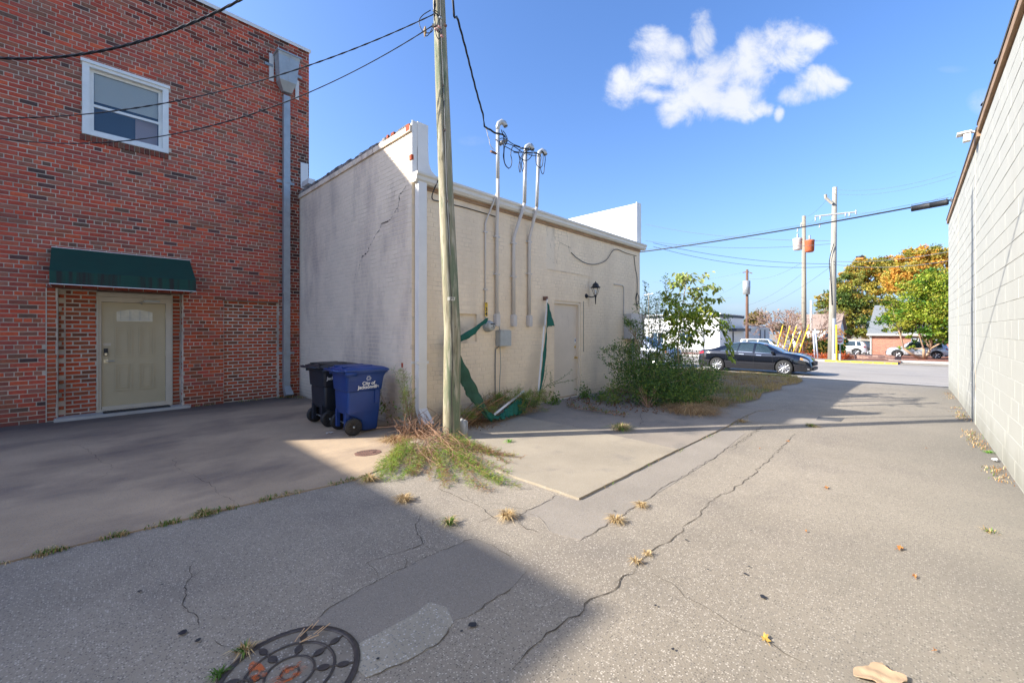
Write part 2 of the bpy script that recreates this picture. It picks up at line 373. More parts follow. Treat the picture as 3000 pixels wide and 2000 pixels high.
def flat(name, pix, dz, mat, parent=None, thick=.0, smoothn=0):
    poly = [G(*p) if len(p) == 2 else Vector((p[0], p[1], 0)) for p in pix]
    m = M(); m.prism([(p.x, p.y) for p in poly], dz - .05, dz)
    o = part(name, m, mat, parent)
    if parent is None: o['kind'] = 'structure'
    return o
def jag(pts, amp=.012, step=.08, seed=1):
    r = random.Random(seed); out = []
    for a, b in zip(pts[:-1], pts[1:]):
        a = Vector(a); b = Vector(b); L = (b - a).length; n = max(1, int(L / step)); d = (b - a); per = Vector((-d.y, d.x, 0)).normalized() if L > 0 else Vector((0,0,0))
        for i in range(n):
            out.append(a + d * (i / n) + per * (r.uniform(-amp, amp) if i else 0))
    out.append(Vector(pts[-1])); return out
# concrete aprons and courtyard: slabs with real edges
slabs = tag(thing('concrete_apron', None, None), kind='structure')
def slab(poly, h, mat, seed):
    p = jag(poly + [poly[0]], .006, .12, seed)[:-1]
    m = M(); m.prism([(q[0], q[1]) for q in p], -.06, h)
    return part('slab', m, mat, slabs)
slab([(3.15,2.18,0),(5.34,2.16,0),(5.42,3.6,0),(5.46,5.7,0),(3.6,5.7,0),(3.15,5.0,0)], .022, CONC, 3)
slab([(5.36,2.16,0),(7.35,2.12,0),(8.2,2.15,0),(8.4,3.3,0),(8.1,4.2,0),(8.35,5.7,0),(5.48,5.7,0),(5.435,3.6,0)], .016, CONCD, 4)
slab([(8.22,2.15,0),(9.0,2.1,0),(9.35,1.9,0),(9.75,2.1,0),(9.8,2.6,0),(9.2,3.2,0),(8.9,4.4,0),(9.3,5.7,0),(8.38,5.7,0),(8.13,4.2,0),(8.42,3.3,0)], .010, CONCD, 5)
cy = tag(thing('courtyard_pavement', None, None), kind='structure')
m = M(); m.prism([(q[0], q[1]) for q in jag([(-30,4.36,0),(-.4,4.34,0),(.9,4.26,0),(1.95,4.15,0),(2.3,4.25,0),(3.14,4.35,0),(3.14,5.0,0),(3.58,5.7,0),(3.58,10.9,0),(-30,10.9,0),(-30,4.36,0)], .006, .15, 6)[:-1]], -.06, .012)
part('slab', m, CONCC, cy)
# asphalt patches
flat('smooth_asphalt_patch', [(1278,1137),(1325,1149),(1500,1063),(1662,987),(1712,994),(1700,1003),(1646,1048),(1556,1105),(1496,1141),(1426,1186),(1333,1241),(1263,1222),(1241,1190),(1192,1182),(1235,1160)], .002, ASPH2)
P3 = lambda s, ox, oy, k: [(ox + k*a, oy + k*b) for a, b in s]
flat('long_asphalt_patch', P3([(960,780),(1160,612),(1330,522),(1640,372),(1850,272),(2085,182),(2230,236),(2352,320),(2455,400),(2352,520),(2230,600),(2050,720),(1950,745),(1870,720),(1760,650),(1600,760),(1400,860),(1300,910),(1180,840),(1060,800)], 392, 1176, .3333), .0018, ASPH3)
flat('coarse_aggregate_patch', P3([(1300,905),(1500,800),(1700,690),(1780,620),(1900,655),(1950,760),(1850,900),(1640,1020),(1450,1100),(1350,1140),(1290,1090)], 392, 1176, .3333), .0034, AGG)
flat('dark_asphalt_patch', [(1880,957),(1940,960),(1931,968),(1874,964)], .0032, ASPHD)
flat('dark_asphalt_patch', [(1734,945),(1780,939),(1790,948),(1905,957),(1930,968),(1850,977),(1760,973),(1690,966)], .0020, ASPH2)
# cracks
CZ = .0125
def crack(pts, w=.009, z=CZ, seed=0, amp=.022, step=.05):
    p = jag([Vector((q.x, q.y, 0)) for q in pts], amp, step, seed); r = random.Random(seed + 50); m = M(); vs = []
    n = len(p)
    for i, q in enumerate(p):
        d = (p[min(i+1, n-1)] - p[max(i-1, 0)]); per = Vector((-d.y, d.x, 0)); per = per.normalized() if per.length > 0 else Vector((0,1,0))
        ww = w * .5 * r.uniform(.25, 1.4) * (.3 if i in (0, n-1) else 1) * .5
        vs += [(q.x + per.x*ww, q.y + per.y*ww, z), (q.x - per.x*ww, q.y - per.y*ww, z)]
    m.add(vs, [(2*i, 2*i+1, 2*i+3, 2*i+2) for i in range(n-1)])
    return m
crk = tag(thing('pavement_cracks', None, None), kind='structure')
def cracks(lst, ox, oy, k, w, z=CZ, step=.05, amp=.02):
    for j, L in enumerate(lst):
        pp = [G(ox + k*a, oy + k*b) for a, b in L]
        part('crack', crack(pp, w, z, int(ox) + j, amp, step), CRACK, crk)
cracks([[(315,600),(385,560),(440,520),(500,490),(560,450),(640,400),(680,365),(760,325),(850,265),(940,215),(975,185),(1030,160),(1110,105),(1160,70)],
        [(0,1195),(70,1110),(200,1010),(330,920),(360,870),(400,855),(490,810),(495,785),(570,730),(590,690),(640,650),(740,590),(830,510),(870,480),(900,430),(1020,360),(1110,300),(1130,270),(1190,220),(1250,160),(1300,110)]], 1176, 940.8, .5, .013, .0040)
cracks([[(575,735),(650,755),(740,800),(790,860),(860,890),(930,930),(1000,980),(1110,1025),(1200,1080),(1370,1180)],
        [(480,830),(470,800),(505,770),(560,735)], [(975,185),(1000,190),(1030,175),(1035,160)]], 1176, 940.8, .5, .007, .0040)
cracks([[(0,715),(130,770),(300,840),(400,890),(470,960),(520,985)], [(1005,775),(900,840),(800,890),(690,940)], [(690,1010),(750,1060),(860,1090)]], 1003.5, 925.1, .27336, .014, .0040)
cracks([[(240,770),(300,840)], [(750,920),(870,970),(920,1030),(950,1080)], [(370,855),(520,850),(740,905)], [(470,960),(350,1010)], [(750,1060),(860,1090),(900,1130)]], 1003.5, 925.1, .27336, .006, .0040)
cracks([[(1730,10),(1690,80),(1700,140),(1740,220),(1590,275)], [(1590,275),(1400,330),(1340,360)], [(960,780),(1100,655),(1200,600),(1330,520),(1640,370),(1850,270),(2085,180)], [(2050,720),(2230,600),(2352,520)], [(1380,1130),(1640,1020),(1850,900),(1945,770)],
        [(155,355),(130,400),(145,450),(95,520),(110,570),(85,620),(120,690),(190,730),(195,780)]], 392, 1176, .3333, .009, .0040, .03, .01)
cracks([[(1810,30),(1800,95)], [(1740,220),(1850,280)], [(1600,290),(1630,335),(1610,390)], [(1630,340),(1690,370)], [(1360,350),(1410,400),(1445,460)], [(145,450),(200,410),(270,380)], [(2085,180),(2230,236),(2352,320)],
        [(960,780),(1060,800),(1180,835),(1230,870)], [(300,880),(350,920),(430,930)]], 392, 1176, .3333, .006, .0040, .03, .008)
cracks([[(350,285),(430,290),(480,320),(530,370),(600,400),(605,425)], [(600,430),(540,465),(480,490),(430,505)], [(940,350),(950,410),(1060,460),(1130,490),(1180,550),(1240,575),(1265,615)]], 0, 901.6, .42494, .007, .0145)
cracks([[(430,505),(200,550),(0,580)], [(0,310),(180,300),(350,285)], [(600,410),(800,370),(1000,340),(1300,280),(1450,255)]], 0, 901.6, .42494, .003, .0145)
cracks([[(830,370),(810,420),(835,460),(790,500)], [(900,380),(1020,410),(1130,440)], [(1530,520),(1690,430),(1830,365)], [(1750,455),(1900,470),(2050,480),(2352,490)], [(1830,510),(1800,540),(1700,610),(1640,650)]], 1254.4, 846.7, .26667, .012, .021)
cracks([[(0,0),(180,70),(500,215),(700,300),(1020,425)]], 1280.0, 965.0, .2, .004, .021)
# tar spots
m = M(); r0 = random.Random(5)
for (x, y, s) in [(1753,1373,.045),(1711,1320,.03),(1576,1242,.028),(1411,1175,.028),(1085,1438,.055),(1060,1452,.02),(321,1360,.03),(372,1345,.02),(455,1473,.035),(420,1455,.05),(1330,1120,.03),(1626,1310,.02),(1720,1303,.02),(1546,1494,.02),(1506,1393,.02),(1841,1096,.02),(1700,1098,.02),(868,1516,.02),(1725,1220,.016)]:
    c = G(x, y); n = 9
    m.add([(c.x + s*.5*r0.uniform(.55,1)*math.cos(6.283*k/n), c.y + s*.5*r0.uniform(.5,.9)*math.sin(6.283*k/n), .0105) for k in range(n)], [tuple(range(n))])
struct('tar_spots', m, TAR)
# street edge strip, far kerb, pavements
sheet('concrete_gutter', 18.7, 19.85, -60, 60, .02, CURB)
sheet('alley_apron', 17.6, 18.7, -.75, 2.6, .0035, CONCD)
o = sheet('kerb', 38.5, 38.75, 3.2, 80, .13, CURB, .2)
sheet('yellow_kerb', 38.48, 38.77, .6, 4.6, .135, YEL, .2)
sheet('sidewalk', 38.8, 41.4, .6, 80, .12, CONCD, .2)
sheet('driveway_apron', 38.5, 41.4, -40, .55, .02, CONC)
sheet('sidewalk_joint', 39.9, 39.95, -40, .55, .024, CRACK)
sheet('kerb_strip', 43.2, 43.5, -40, 1.2, .16, CURB, .2)
sheet('planting_bed', 41.4, 44.8, .5, 60, .13, MULCH, .2)
sheet('lawn', 46, 66, -14, 2, .02, MULCH)
# ------------------------------------------------------------------ manhole, meter cover
c = G(665, 1548); mh = thing('manhole_cover', 'large round cast iron manhole cover with ring and bead pattern and orange spray paint', 'manhole cover', (c.x, c.y, 0))
CONCM = mat('manhole_concrete', (.20,.17,.13), .9, noise=(9,.18,5,None), speck=(90,.25,(.4,.37,.33),(.1,.09,.08)), bump=(90,.3,.003))
m = M(); m.lathe([(.0,.004),(.285,.004),(.285,-.03)], n=48); part('infill', m, CONCM, mh, local=True)
for (ra, rb) in ((.272,.300),(.181,.193),(.096,.106),(.032,.041)):
    m = M(); m.lathe([(ra,.0),(ra,.008),((ra+rb)/2,.010),(rb,.008),(rb,.0)], n=56); part('ring', m, IRON, mh, True, True)
for k in range(8):
    w = 2*math.pi*k/8 + .2
    for (rr, q) in ((.228,.016),(.143,.018)):
        m = M(); vs = []
        for i in range(16):
            a = 2*math.pi*i/16; lx = rr + .026*math.cos(a); ly = q*math.sin(a)
            vs.append((lx*math.cos(w)-ly*math.sin(w), lx*math.sin(w)+ly*math.cos(w)))
        m.prism(vs, .003, .010); part('bead', m, IRON, mh, False, True)
        # stem joining the rings
    m = M(); m.tube([(.10*math.cos(w), .10*math.sin(w), .006), (.275*math.cos(w), .275*math.sin(w), .006)], .005, 6); part('spoke', m, IRON, mh, False, True)
ORS = mat('orange_spray_paint', (.55,.12,.02), .8)
nt_ = ORS.node_tree; 
_g = nt_.nodes.new('ShaderNodeNewGeometry'); _n = nt_.nodes.new('ShaderNodeTexNoise'); _n.inputs['Scale'].default_value = 22; _n.inputs['Detail'].default_value = 6
nt_.links.new(_g.outputs['Position'], _n.inputs['Vector'])
_r = nt_.nodes.new('ShaderNodeMapRange'); nt_.links.new(_n.outputs[0], _r.inputs[0]); _r.inputs[1].default_value = .46; _r.inputs[2].default_value = .62; _r.inputs[4].default_value = .75
nt_.links.new(_r.outputs[0], nt_.nodes['Principled BSDF'].inputs['Alpha'])
m = M(); n = 40; m.add([((.035+.05*(k%2==0))*1.0*math.cos(6.283*k/n)+.0, (.05)*math.sin(6.283*k/n), .0105) for k in range(n)], [tuple(range(n))])
m.add([(-.07+.03*math.cos(6.283*k/20)-.03, .10+.09*math.sin(6.283*k/20), .0107) for k in range(20)], [tuple(range(20))])
part('orange_paint', m, ORS, mh, False, True)
c = G(845, 1042); mc = thing('meter_cover', 'rusty brown perforated iron utility box cover on the concrete in front of the bins', 'utility cover', (c.x, c.y, .012), -.3)
m = M(); oc = [(.155*math.cos(math.pi/4*k+.39)*1.08, .155*math.sin(math.pi/4*k+.39)*.86) for k in range(8)]; m.prism(oc, -.02, .006); part('plate', m, RUSTI, mc, False, True)
m = M()
for i in range(-4, 5):
    for j in range(1, 4):
        m.box((i*.028-.005, -.028*j-.017, .006), (i*.028+.004, -.028*j-.009, .0075))
    m.box((i*.028-.005, .03, .006), (i*.028+.004, .10, .0075))
h = part('grating', m, IRON, mc, False, True)
m = M(); m.lathe([(.0,.008),(.03,.008),(.034,.0)], (.06,.0,.004), n=14); part('lock_cap', m, RUSTI, mc, False, True)

# ------------------------------------------------------------------ masonry
def masonry(th, O, U, N, u0, u1, z0, z1, mat, palette, L=.203, H=.0725, j=.0125, holes=(), depth=.010, header_every=6, hL=.5, nparts=300, jit=.002, name='brick', stuff='brickwork', seed=1, inset=.0025, zone=None, half=True, colnoise=.12, back=False, wave=0):
    """bricks proud of the mortar plane; the nearest in view are parts, the rest one piece"""
    r = random.Random(seed); O, U, N = Vector(O), Vector(U), Vector(N); Z = Vector((0,0,1))
    recs = []; nrow = int((z1 - z0) / H)
    H = (z1 - z0) / nrow
    for i in range(nrow):
        za = z0 + i*H; hd = header_every and i % header_every == header_every - 1
        l = L * (hL if hd else 1); u = u0 - (l*.5 if (i % 2 and half) else 0) - (r.uniform(0, .02))
        while u < u1:
            b = u + l; a = max(u, u0); e = min(b, u1)
            segs = [(a, e)]
            for (ha, hb, hz0, hz1) in holes:
                if za + H*.5 > hz0 and za + H*.5 < hz1:
                    ns = []
                    for (s, t) in segs:
                        if hb <= s or ha >= t: ns.append((s, t)); continue
                        if s < ha: ns.append((s, ha))
                        if t > hb: ns.append((hb, t))
                    segs = ns
            for (s, t) in segs:
                if t - s > .045:
                    pal = palette
                    if zone: pal = zone((s+t)/2, za) or palette
                    ci = r.randrange(len(pal)); recs.append((s + j/2, t - j/2, za + j/2, za + H - j/2, pal[ci], r.uniform(-jit, jit)))
            u = b
    def vis(q):
        c = O + U*((q[0]+q[1])/2) + Z*((q[2]+q[3])/2); p = proj(c)
        if not p or p[0] < -20 or p[0] > 2372 or p[1] < -20 or p[1] > 1588: return 1e6
        return p[2]
    order = sorted(range(len(recs)), key=lambda k: vis(recs[k]))
    chosen = set(k for k in order[:nparts] if vis(recs[k]) < 1e5)
    cache = {}
    def verts(w, h, d):
        i = inset
        return [(-w/2,-h/2,-depth),(w/2,-h/2,-depth),(w/2,h/2,-depth),(-w/2,h/2,-depth),(-w/2+i,-h/2+i,d),(w/2-i,-h/2+i,d),(w/2-i,h/2-i,d),(-w/2+i,h/2-i,d)]
    FQ = [(4,5,6,7),(0,1,5,4),(1,2,6,5),(2,3,7,6),(3,0,4,7),(3,2,1,0)]
    rot = Matrix(((U.x, 0, N.x, 0), (U.y, 0, N.y, 0), (0, 1, 0, 0), (0, 0, 0, 1)))
    if rot.determinant() < 0: FQ = [tuple(reversed(f)) for f in FQ]
    V = []; C = []; n = 0
    tw = wloc(th)
    for k, q in enumerate(recs):
        w, h = q[1]-q[0], q[3]-q[2]; c = O + U*((q[0]+q[1])/2) + Z*((q[2]+q[3])/2)
        if k in chosen:
            key = (round(w, 2), q[4])
            if key not in cache:
                me = bpy.data.meshes.new(name); me.from_pydata([tuple(rot @ Vector(v)) for v in verts(round(w, 2), h, 0)], [], FQ); me.materials.append(mat)
                at = me.color_attributes.new('Col', 'FLOAT_COLOR', 'POINT'); at.data.foreach_set('color', np.array([(*q[4], 1)]*8, dtype=np.float32).ravel()); cache[key] = me
            o = bpy.data.objects.new(name, cache[key]); COL.objects.link(o); o.parent = th; o.location = c + N*q[5] - tw
        else:
            f = 1 + r.uniform(-colnoise, colnoise)
            for v in verts(w, h, q[5]):
                p = c + U*v[0] + Z*v[1] + N*v[2]; V.append((p.x, p.y, p.z)); C.append(tuple(x*f for x in q[4]))
    if V:
        nb = len(V)//8; base = np.array(FQ[:5], dtype=np.int32); Q = (base[None] + (np.arange(nb)*8)[:, None, None]).reshape(-1, 4)
        o = link(stuff, qmesh(stuff, V, Q, mat, np.array(C, dtype=np.float32)), th); o['kind'] = 'stuff'
    return recs
PR = [(.30,.055,.035),(.25,.048,.036),(.21,.045,.042),(.17,.045,.045),(.34,.075,.04),(.24,.06,.05),(.19,.05,.05),(.13,.05,.05),(.28,.06,.045),(.24,.045,.035),(.16,.075,.07),(.13,.075,.07),(.17,.08,.08),(.19,.095,.085),(.18,.07,.05),(.26,.08,.06),(.27,.055,.045),(.25,.06,.05)]
PO = [(.30,.065,.03),(.27,.055,.028),(.22,.05,.028),(.25,.075,.04),(.17,.06,.035),(.09,.045,.035),(.28,.06,.03),(.31,.08,.04),(.19,.075,.045)]
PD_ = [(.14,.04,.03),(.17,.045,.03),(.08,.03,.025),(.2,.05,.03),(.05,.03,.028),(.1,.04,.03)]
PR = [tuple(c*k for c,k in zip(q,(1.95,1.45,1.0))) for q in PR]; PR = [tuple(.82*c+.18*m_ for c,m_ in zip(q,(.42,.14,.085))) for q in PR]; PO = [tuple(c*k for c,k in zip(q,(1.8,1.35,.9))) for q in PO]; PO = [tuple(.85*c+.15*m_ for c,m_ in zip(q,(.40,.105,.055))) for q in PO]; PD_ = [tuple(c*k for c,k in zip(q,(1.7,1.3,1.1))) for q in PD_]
PL = [(.17,.09,.06),(.24,.10,.06),(.13,.06,.05),(.10,.055,.045)]
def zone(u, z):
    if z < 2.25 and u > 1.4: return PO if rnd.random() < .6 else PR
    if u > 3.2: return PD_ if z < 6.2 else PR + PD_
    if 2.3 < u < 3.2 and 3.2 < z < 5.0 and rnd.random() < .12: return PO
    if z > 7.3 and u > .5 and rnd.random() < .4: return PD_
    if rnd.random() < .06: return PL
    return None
BX0, BX1, BY, BH = -3.35, 3.80, 10.45, 8.26
bb = thing('brick_building', 'two storey red brick building with a green awning over its beige door', 'building', (0, BY, 0))
DO = (-.29, 1.39, 0, 2.28)      # door recess
IP = (2.08, 3.13, 0, 2.20)      # bricked-up opening
WO = (0.0, 1.17, 5.00, 6.29)    # window
m = M()
def wallgrid(m, Y, u0, u1, z0, z1, holes, t=.25):
    us = sorted({u0, u1, *[h[0] for h in holes], *[h[1] for h in holes]}); zs = sorted({z0, z1, *[h[2] for h in holes], *[h[3] for h in holes]})
    for a, b in zip(us[:-1], us[1:]):
        for c, d in zip(zs[:-1], zs[1:]):
            if any(h[0] <= a and b <= h[1] and h[2] <= c and d <= h[3] for h in holes): continue
            m.box((a, Y, c), (b, Y + t, d))
wallgrid(m, BY + .010, BX0, BX1, 0, BH, [DO, IP, WO])
m.box((BX0, BY + .262, 0), (BX0 + .25, BY + 12, BH)); m.box((BX1 - .25, BY + .262, 2.3), (BX1, BY + 12, BH)); m.box((BX0, BY + 12.0, 0), (BX1, BY + 12.25, BH))
part('wall', m, MORT, bb)
m = M(); m.box((BX0 + .26, BY + .27, BH - .5), (BX1 - .26, BY + 11.9, BH - .35)); part('roof', m, ROOFD, bb)
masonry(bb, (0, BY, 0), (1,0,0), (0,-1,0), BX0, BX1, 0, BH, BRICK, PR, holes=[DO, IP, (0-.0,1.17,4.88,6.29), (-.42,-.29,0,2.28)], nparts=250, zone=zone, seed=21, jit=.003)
# recess with the door: brick infill left, jamb right
rc = BY + .20
m = M(); m.box((-.29, rc + .010, 0), (.19, rc + .2, 2.28)); m.box((1.24, rc + .06, 0), (1.39, rc + .3, 2.28)); m.box((.19, rc + .16, 2.1), (1.24, rc + .3, 2.28)); m.box((IP[0], BY + .10, 0), (IP[1], BY + .25, 2.2)); part('infill_wall', m, MORT, bb)
masonry(bb, (0, rc, 0), (1,0,0), (0,-1,0), -.21, .19, .02, 2.26, BRICK, PO, L=.20, H=.074, j=.020, header_every=0, nparts=25, seed=5, jit=.004, stuff='infill_brickwork', inset=.004)
masonry(bb, (0, rc - .03, 0), (1,0,0), (0,-1,0), -.29, -.21, .02, 2.26, BRICK, PO, L=.10, H=.074, j=.020, header_every=0, nparts=0, seed=6, jit=.004, stuff='jamb_brickwork', inset=.004)
masonry(bb, (1.39, 0, 0), (0,1,0), (-1,0,0), BY + .005, BY + .20, .02, 2.26, BRICK, PO, L=.11, H=.074, j=.020, header_every=0, nparts=0, seed=7, jit=.004, stuff='jamb_brickwork', inset=.004)
masonry(bb, (0, BY - .004, 0), (1,0,0), (0,-1,0), -.42, -.29, .02, 2.28, BRICK, PO, L=.13, H=.074, j=.018, header_every=0, nparts=0, seed=8, jit=.003, stuff='jamb_brickwork', inset=.004, half=False)
masonry(bb, (0, BY + .09, 0), (1,0,0), (0,-1,0), IP[0], IP[1], .02, 2.19, BRICK, PO, L=.19, H=.072, j=.021, header_every=0, nparts=25, seed=9, jit=.006, stuff='infill_brickwork', inset=.005)
m = M(); m.box((IP[0] - .03, BY - .012, 2.19), (IP[1] + .03, BY + .09, 2.205)); m.box((-.42, BY - .012, 2.275), (1.45, BY + .19, 2.29)); part('lintel', m, RUSTI, bb)
masonry(bb, (0, rc + .045, 0), (1,0,0), (0,-1,0), 1.257, 1.388, .02, 2.26, BRICK, PO, L=.135, H=.074, j=.020, header_every=0, nparts=0, seed=12, jit=.004, stuff='jamb_brickwork', inset=.004, half=False)
m = M(); m.box((1.385, BY - .004, 0), (1.40, BY + .004, 2.27)); m.box((-.425, BY - .006, 0), (-.412, BY + .004, 2.27)); part('mortar_edge', m, MORT, bb)
# coping
m = M(); m.box((BX0 - .03, BY - .03, BH), (BX1 + .03, BY + .30, BH + .045)); m.box((BX1 - .28, BY + .302, BH), (BX1 + .03, BY + 12.2, BH + .045)); m.box((BX0 - .03, BY - .04, BH - .03), (BX1 + .03, BY - .03, BH + .045)); part('coping', m, WHITE, bb)
# window: frame, sashes, panes, blind
win = None
def box(m, x0, x1, y0, y1, z0, z1): m.box((x0, y0, z0), (x1, y1, z1)); return m
wx0, wx1, wz0, wz1 = WO; wy = BY
m = M(); box(m, wx0, wx0+.09, wy-.03, wy+.12, wz0, wz1); box(m, wx1-.09, wx1, wy-.03, wy+.12, wz0, wz1); box(m, wx0+.09, wx1-.09, wy-.028, wy+.12, wz1-.09, wz1); box(m, wx0+.09, wx1-.09, wy-.028, wy+.12, wz0, wz0+.07); box(m, wx0-.02, wx1+.02, wy-.055, wy-.031, wz1-.035, wz1+.02)
win = part('window', m, WOODW, bb)
zm = wz0 + .56
m = M()
for (a, b, yy) in ((wz0+.07, zm+.02, wy+.03), (zm-.02, wz1-.09, wy+.062)):
    box(m, wx0+.09, wx0+.145, yy, yy+.03, a, b); box(m, wx1-.145, wx1-.09, yy, yy+.03, a, b); box(m, wx0+.145, wx1-.145, yy+.001, yy+.03, b-.045, b); box(m, wx0+.145, wx1-.145, yy+.001, yy+.03, a, a+.045)
part('sash', m, WOODW, win)
for (a, b, yy) in ((wz0+.115, zm-.025, wy+.045), (zm+.025, wz1-.135, wy+.077)):
    m = M(); box(m, wx0+.145, wx1-.145, yy, yy+.004, a, b); part('pane', m, mat('clear_glass', (.9,.95,.95), .0, trans=1.0, spec=.5), win)
m = M(); n = 30
for i in range(n):
    z = zm + .10 + (wz1 - .14 - zm - .10) * i / n
    m.add([(wx0+.15, wy+.11, z), (wx1-.15, wy+.11, z), (wx1-.15, wy+.098, z+.019), (wx0+.15, wy+.098, z+.019)], [(0,1,2,3)])
BLIND = mat('blind_slats', (.78,.78,.74), .6); part('blind', m, BLIND, win)
m = M(); box(m, wx0+.1, wx1-.1, wy+.2, wy+.21, wz0, wz1); part('dark_room', m, mat('room_dark', (.035,.06,.10), .9), win)
m = M(); box(m, wx1-.47, wx1-.15, wy+.15, wy+.155, wz0+.08, zm); part('curtain', m, mat('pink_curtain', (.50,.36,.36), .9), win)
# rowlock sill under the window
masonry(bb, (0, BY - .02, 0), (1,0,0), (0,-1,0), wx0 - .03, wx1 + .04, 4.885, 4.998, BRICK, [(.16,.055,.04),(.20,.06,.035),(.13,.05,.035),(.18,.085,.05)], L=.071, H=.112, header_every=0, nparts=18, depth=.04, seed=31, stuff='sill_brickwork')
# door
dr = part('door', M().box((.245, rc + .05, .15), (1.15, rc + .09, 2.075)), DOORC, bb); dx0, dx1 = .245, 1.15
fy = rc + .01
m = M(); box(m, .20, .243, fy, fy+.13, .11, 2.17); box(m, 1.152, 1.235, fy, fy+.13, .11, 2.17); box(m, .243, 1.152, fy+.002, fy+.13, 2.08, 2.17); box(m, .18, .20, fy-.03, fy+.06, .04, 2.24); box(m, 1.235, 1.255, fy-.01, fy+.06, .04, 2.2); box(m, .20, 1.25, fy-.04, fy+.0, 2.172, 2.25)
part('door_frame', m, TRIM, bb)
def bead(m, x0, x1, z0, z1, y, w=.012, d=.008):
    box(m, x0, x1, y-d, y, z0, z0+w); box(m, x0, x1, y-d, y, z1-w, z1); box(m, x0, x0+w, y-d, y, z0+w, z1-w); box(m, x1-w, x1, y-d, y, z0+w, z1-w)
for (a, b) in ((.42,.66),(.755,.98)):
    for (c_, d_) in ((.42,.93),(1.06,1.62)):
        m = M(); bead(m, a, b, c_, d_, rc+.05, .020, .014); bead(m, a+.05, b-.05, c_+.05, d_-.05, rc+.05, .014, .011); part('raised_panel', m, DOORC, dr)
arc = [(.41+.58*t, 1.93 + .055*math.sin(math.pi*t)) for t in [i/12 for i in range(13)]]
m = M(); m.extr([(.41,1.69),(.99,1.69)] + arc[::-1], (0, rc+.05, 0), (1,0,0), (0,0,1), (0,-1,0), .010); part('light_frame', m, DOORC, dr)
arc = [(.445+.51*t, 1.90 + .05*math.sin(math.pi*t)) for t in [i/12 for i in range(13)]]
m = M(); m.extr([(.445,1.725),(.955,1.725)] + arc[::-1], (0, rc+.04, 0), (1,0,0), (0,0,1), (0,-1,0), .003); part('fan_light', m, mat('obscure_glass', (.60,.55,.42), .25, noise=(9,.08,2,None)), dr)
m = M()
for x in (.50,.62,.64,.76,.78,.90): box(m, x, x+.005, rc+.033, rc+.037, 1.75, 1.925)
box(m, .50, .905, rc+.033, rc+.0365, 1.745, 1.75); box(m, .51, .90, rc+.033, rc+.0365, 1.78, 1.784); part('leading', m, GALV, dr)
m = M(); box(m, .275, .33, rc+.018, rc+.05, 1.09, 1.22); part('keypad_lock', m, BLACK, dr)
m = M(); box(m, .285, .322, rc+.012, rc+.019, 1.095, 1.135); part('lock_plate', m, NICKEL, dr)
m = M(); box(m, .272, .335, rc+.035, rc+.05, .955, 1.015); m.tube([(.305, rc+.04, .985), (.305, rc-.005, .985), (.42, rc-.005, .985)], .008, 8); part('lever_handle', m, NICKEL, dr)
m = M(); box(m, .26, .375, rc+.042, rc+.05, 1.305, 1.318); box(m, .27, .37, rc+.042, rc+.05, 1.27, 1.30); part('door_plate', m, TRIM, dr)
m = M(); box(m, .82, 1.06, fy-.045, fy-.005, 2.10, 2.135); m.tube([(.84, fy-.02, 2.10), (.76, fy-.07, 2.09), (.80, fy+.02, 2.06)], .007, 6); part('door_closer', m, GALV, bb)
for z in (.35, 1.05, 1.80):
    m = M(); box(m, 1.145, 1.158, rc+.04, rc+.052, z, z+.1); part('hinge', m, NICKEL, dr)
m = M(); m.prism([(-.33, BY-.14), (1.5, BY-.10), (1.42, rc+.3), (-.33, rc+.3)], 0, .062); part('doorstep', m, CURB, bb)
m = M(); box(m, .2, 1.235, rc-.03, rc+.12, .0625, .11); box(m, .25, 1.15, rc+.0, rc+.05, .1105, .15); part('threshold', m, TRIM, bb)
dm = M(); box(dm, .26, 1.2, BY-.05, rc-.04, .0625, .078)
for i in range(22): box(dm, .275+i*.042, .30+i*.042, BY-.04, rc-.05, .078, .083)
dmo = part('doormat', dm, BLACK); tag(dmo, 'black ribbed rubber doormat on the step of the olive grey door', 'doormat')
# awning
aw = bb
ax0, ax1, az1, az0, ap, av = -.36, 1.50, 2.955, 2.50, .68, .21
A = [(ax0, BY-.012, az1), (ax1, BY-.012, az1), (ax1, BY-ap, az0), (ax0, BY-ap, az0)]
m = M(); m.add(A, [(0,1,2,3)]); m.add([(ax0, BY-.012, az1), (ax0, BY-ap, az0), (ax0, BY-ap, az0-av), (ax0, BY-.012, az0-av)], [(0,1,2,3)]); m.add([(ax1, BY-.012, az1), (ax1, BY-ap, az0), (ax1, BY-ap, az0-av), (ax1, BY-.012, az0-av)], [(0,1,2,3)])
awn = part('awning', m, CANVAS, bb)
nx = 40; vs = []
for i in range(nx+1):
    x = ax0 + (ax1-ax0)*i/nx; d = .0 
    vs += [(x, BY-ap-.003+d*.3, az0), (x, BY-ap-.003+d, az0-av)]
m = M(); m.add(vs, [(2*i, 2*i+1, 2*i+3, 2*i+2) for i in range(nx)]); part('valance', m, CANVASW, awn, True)
m = M(); m.tube([(ax0, BY-ap, az0-av), (ax1, BY-ap, az0-av)], .009, 6); m.tube([(ax0, BY-ap, az0-av), (ax0, BY-.01, az0-av)], .008, 6); m.tube([(ax1, BY-ap, az0-av), (ax1, BY-.01, az0-av)], .008, 6); m.tube([(ax0, BY-.03, az1+.004), (ax1, BY-.03, az1+.004)], .008, 6); part('awning_frame', m, WHITE, awn)
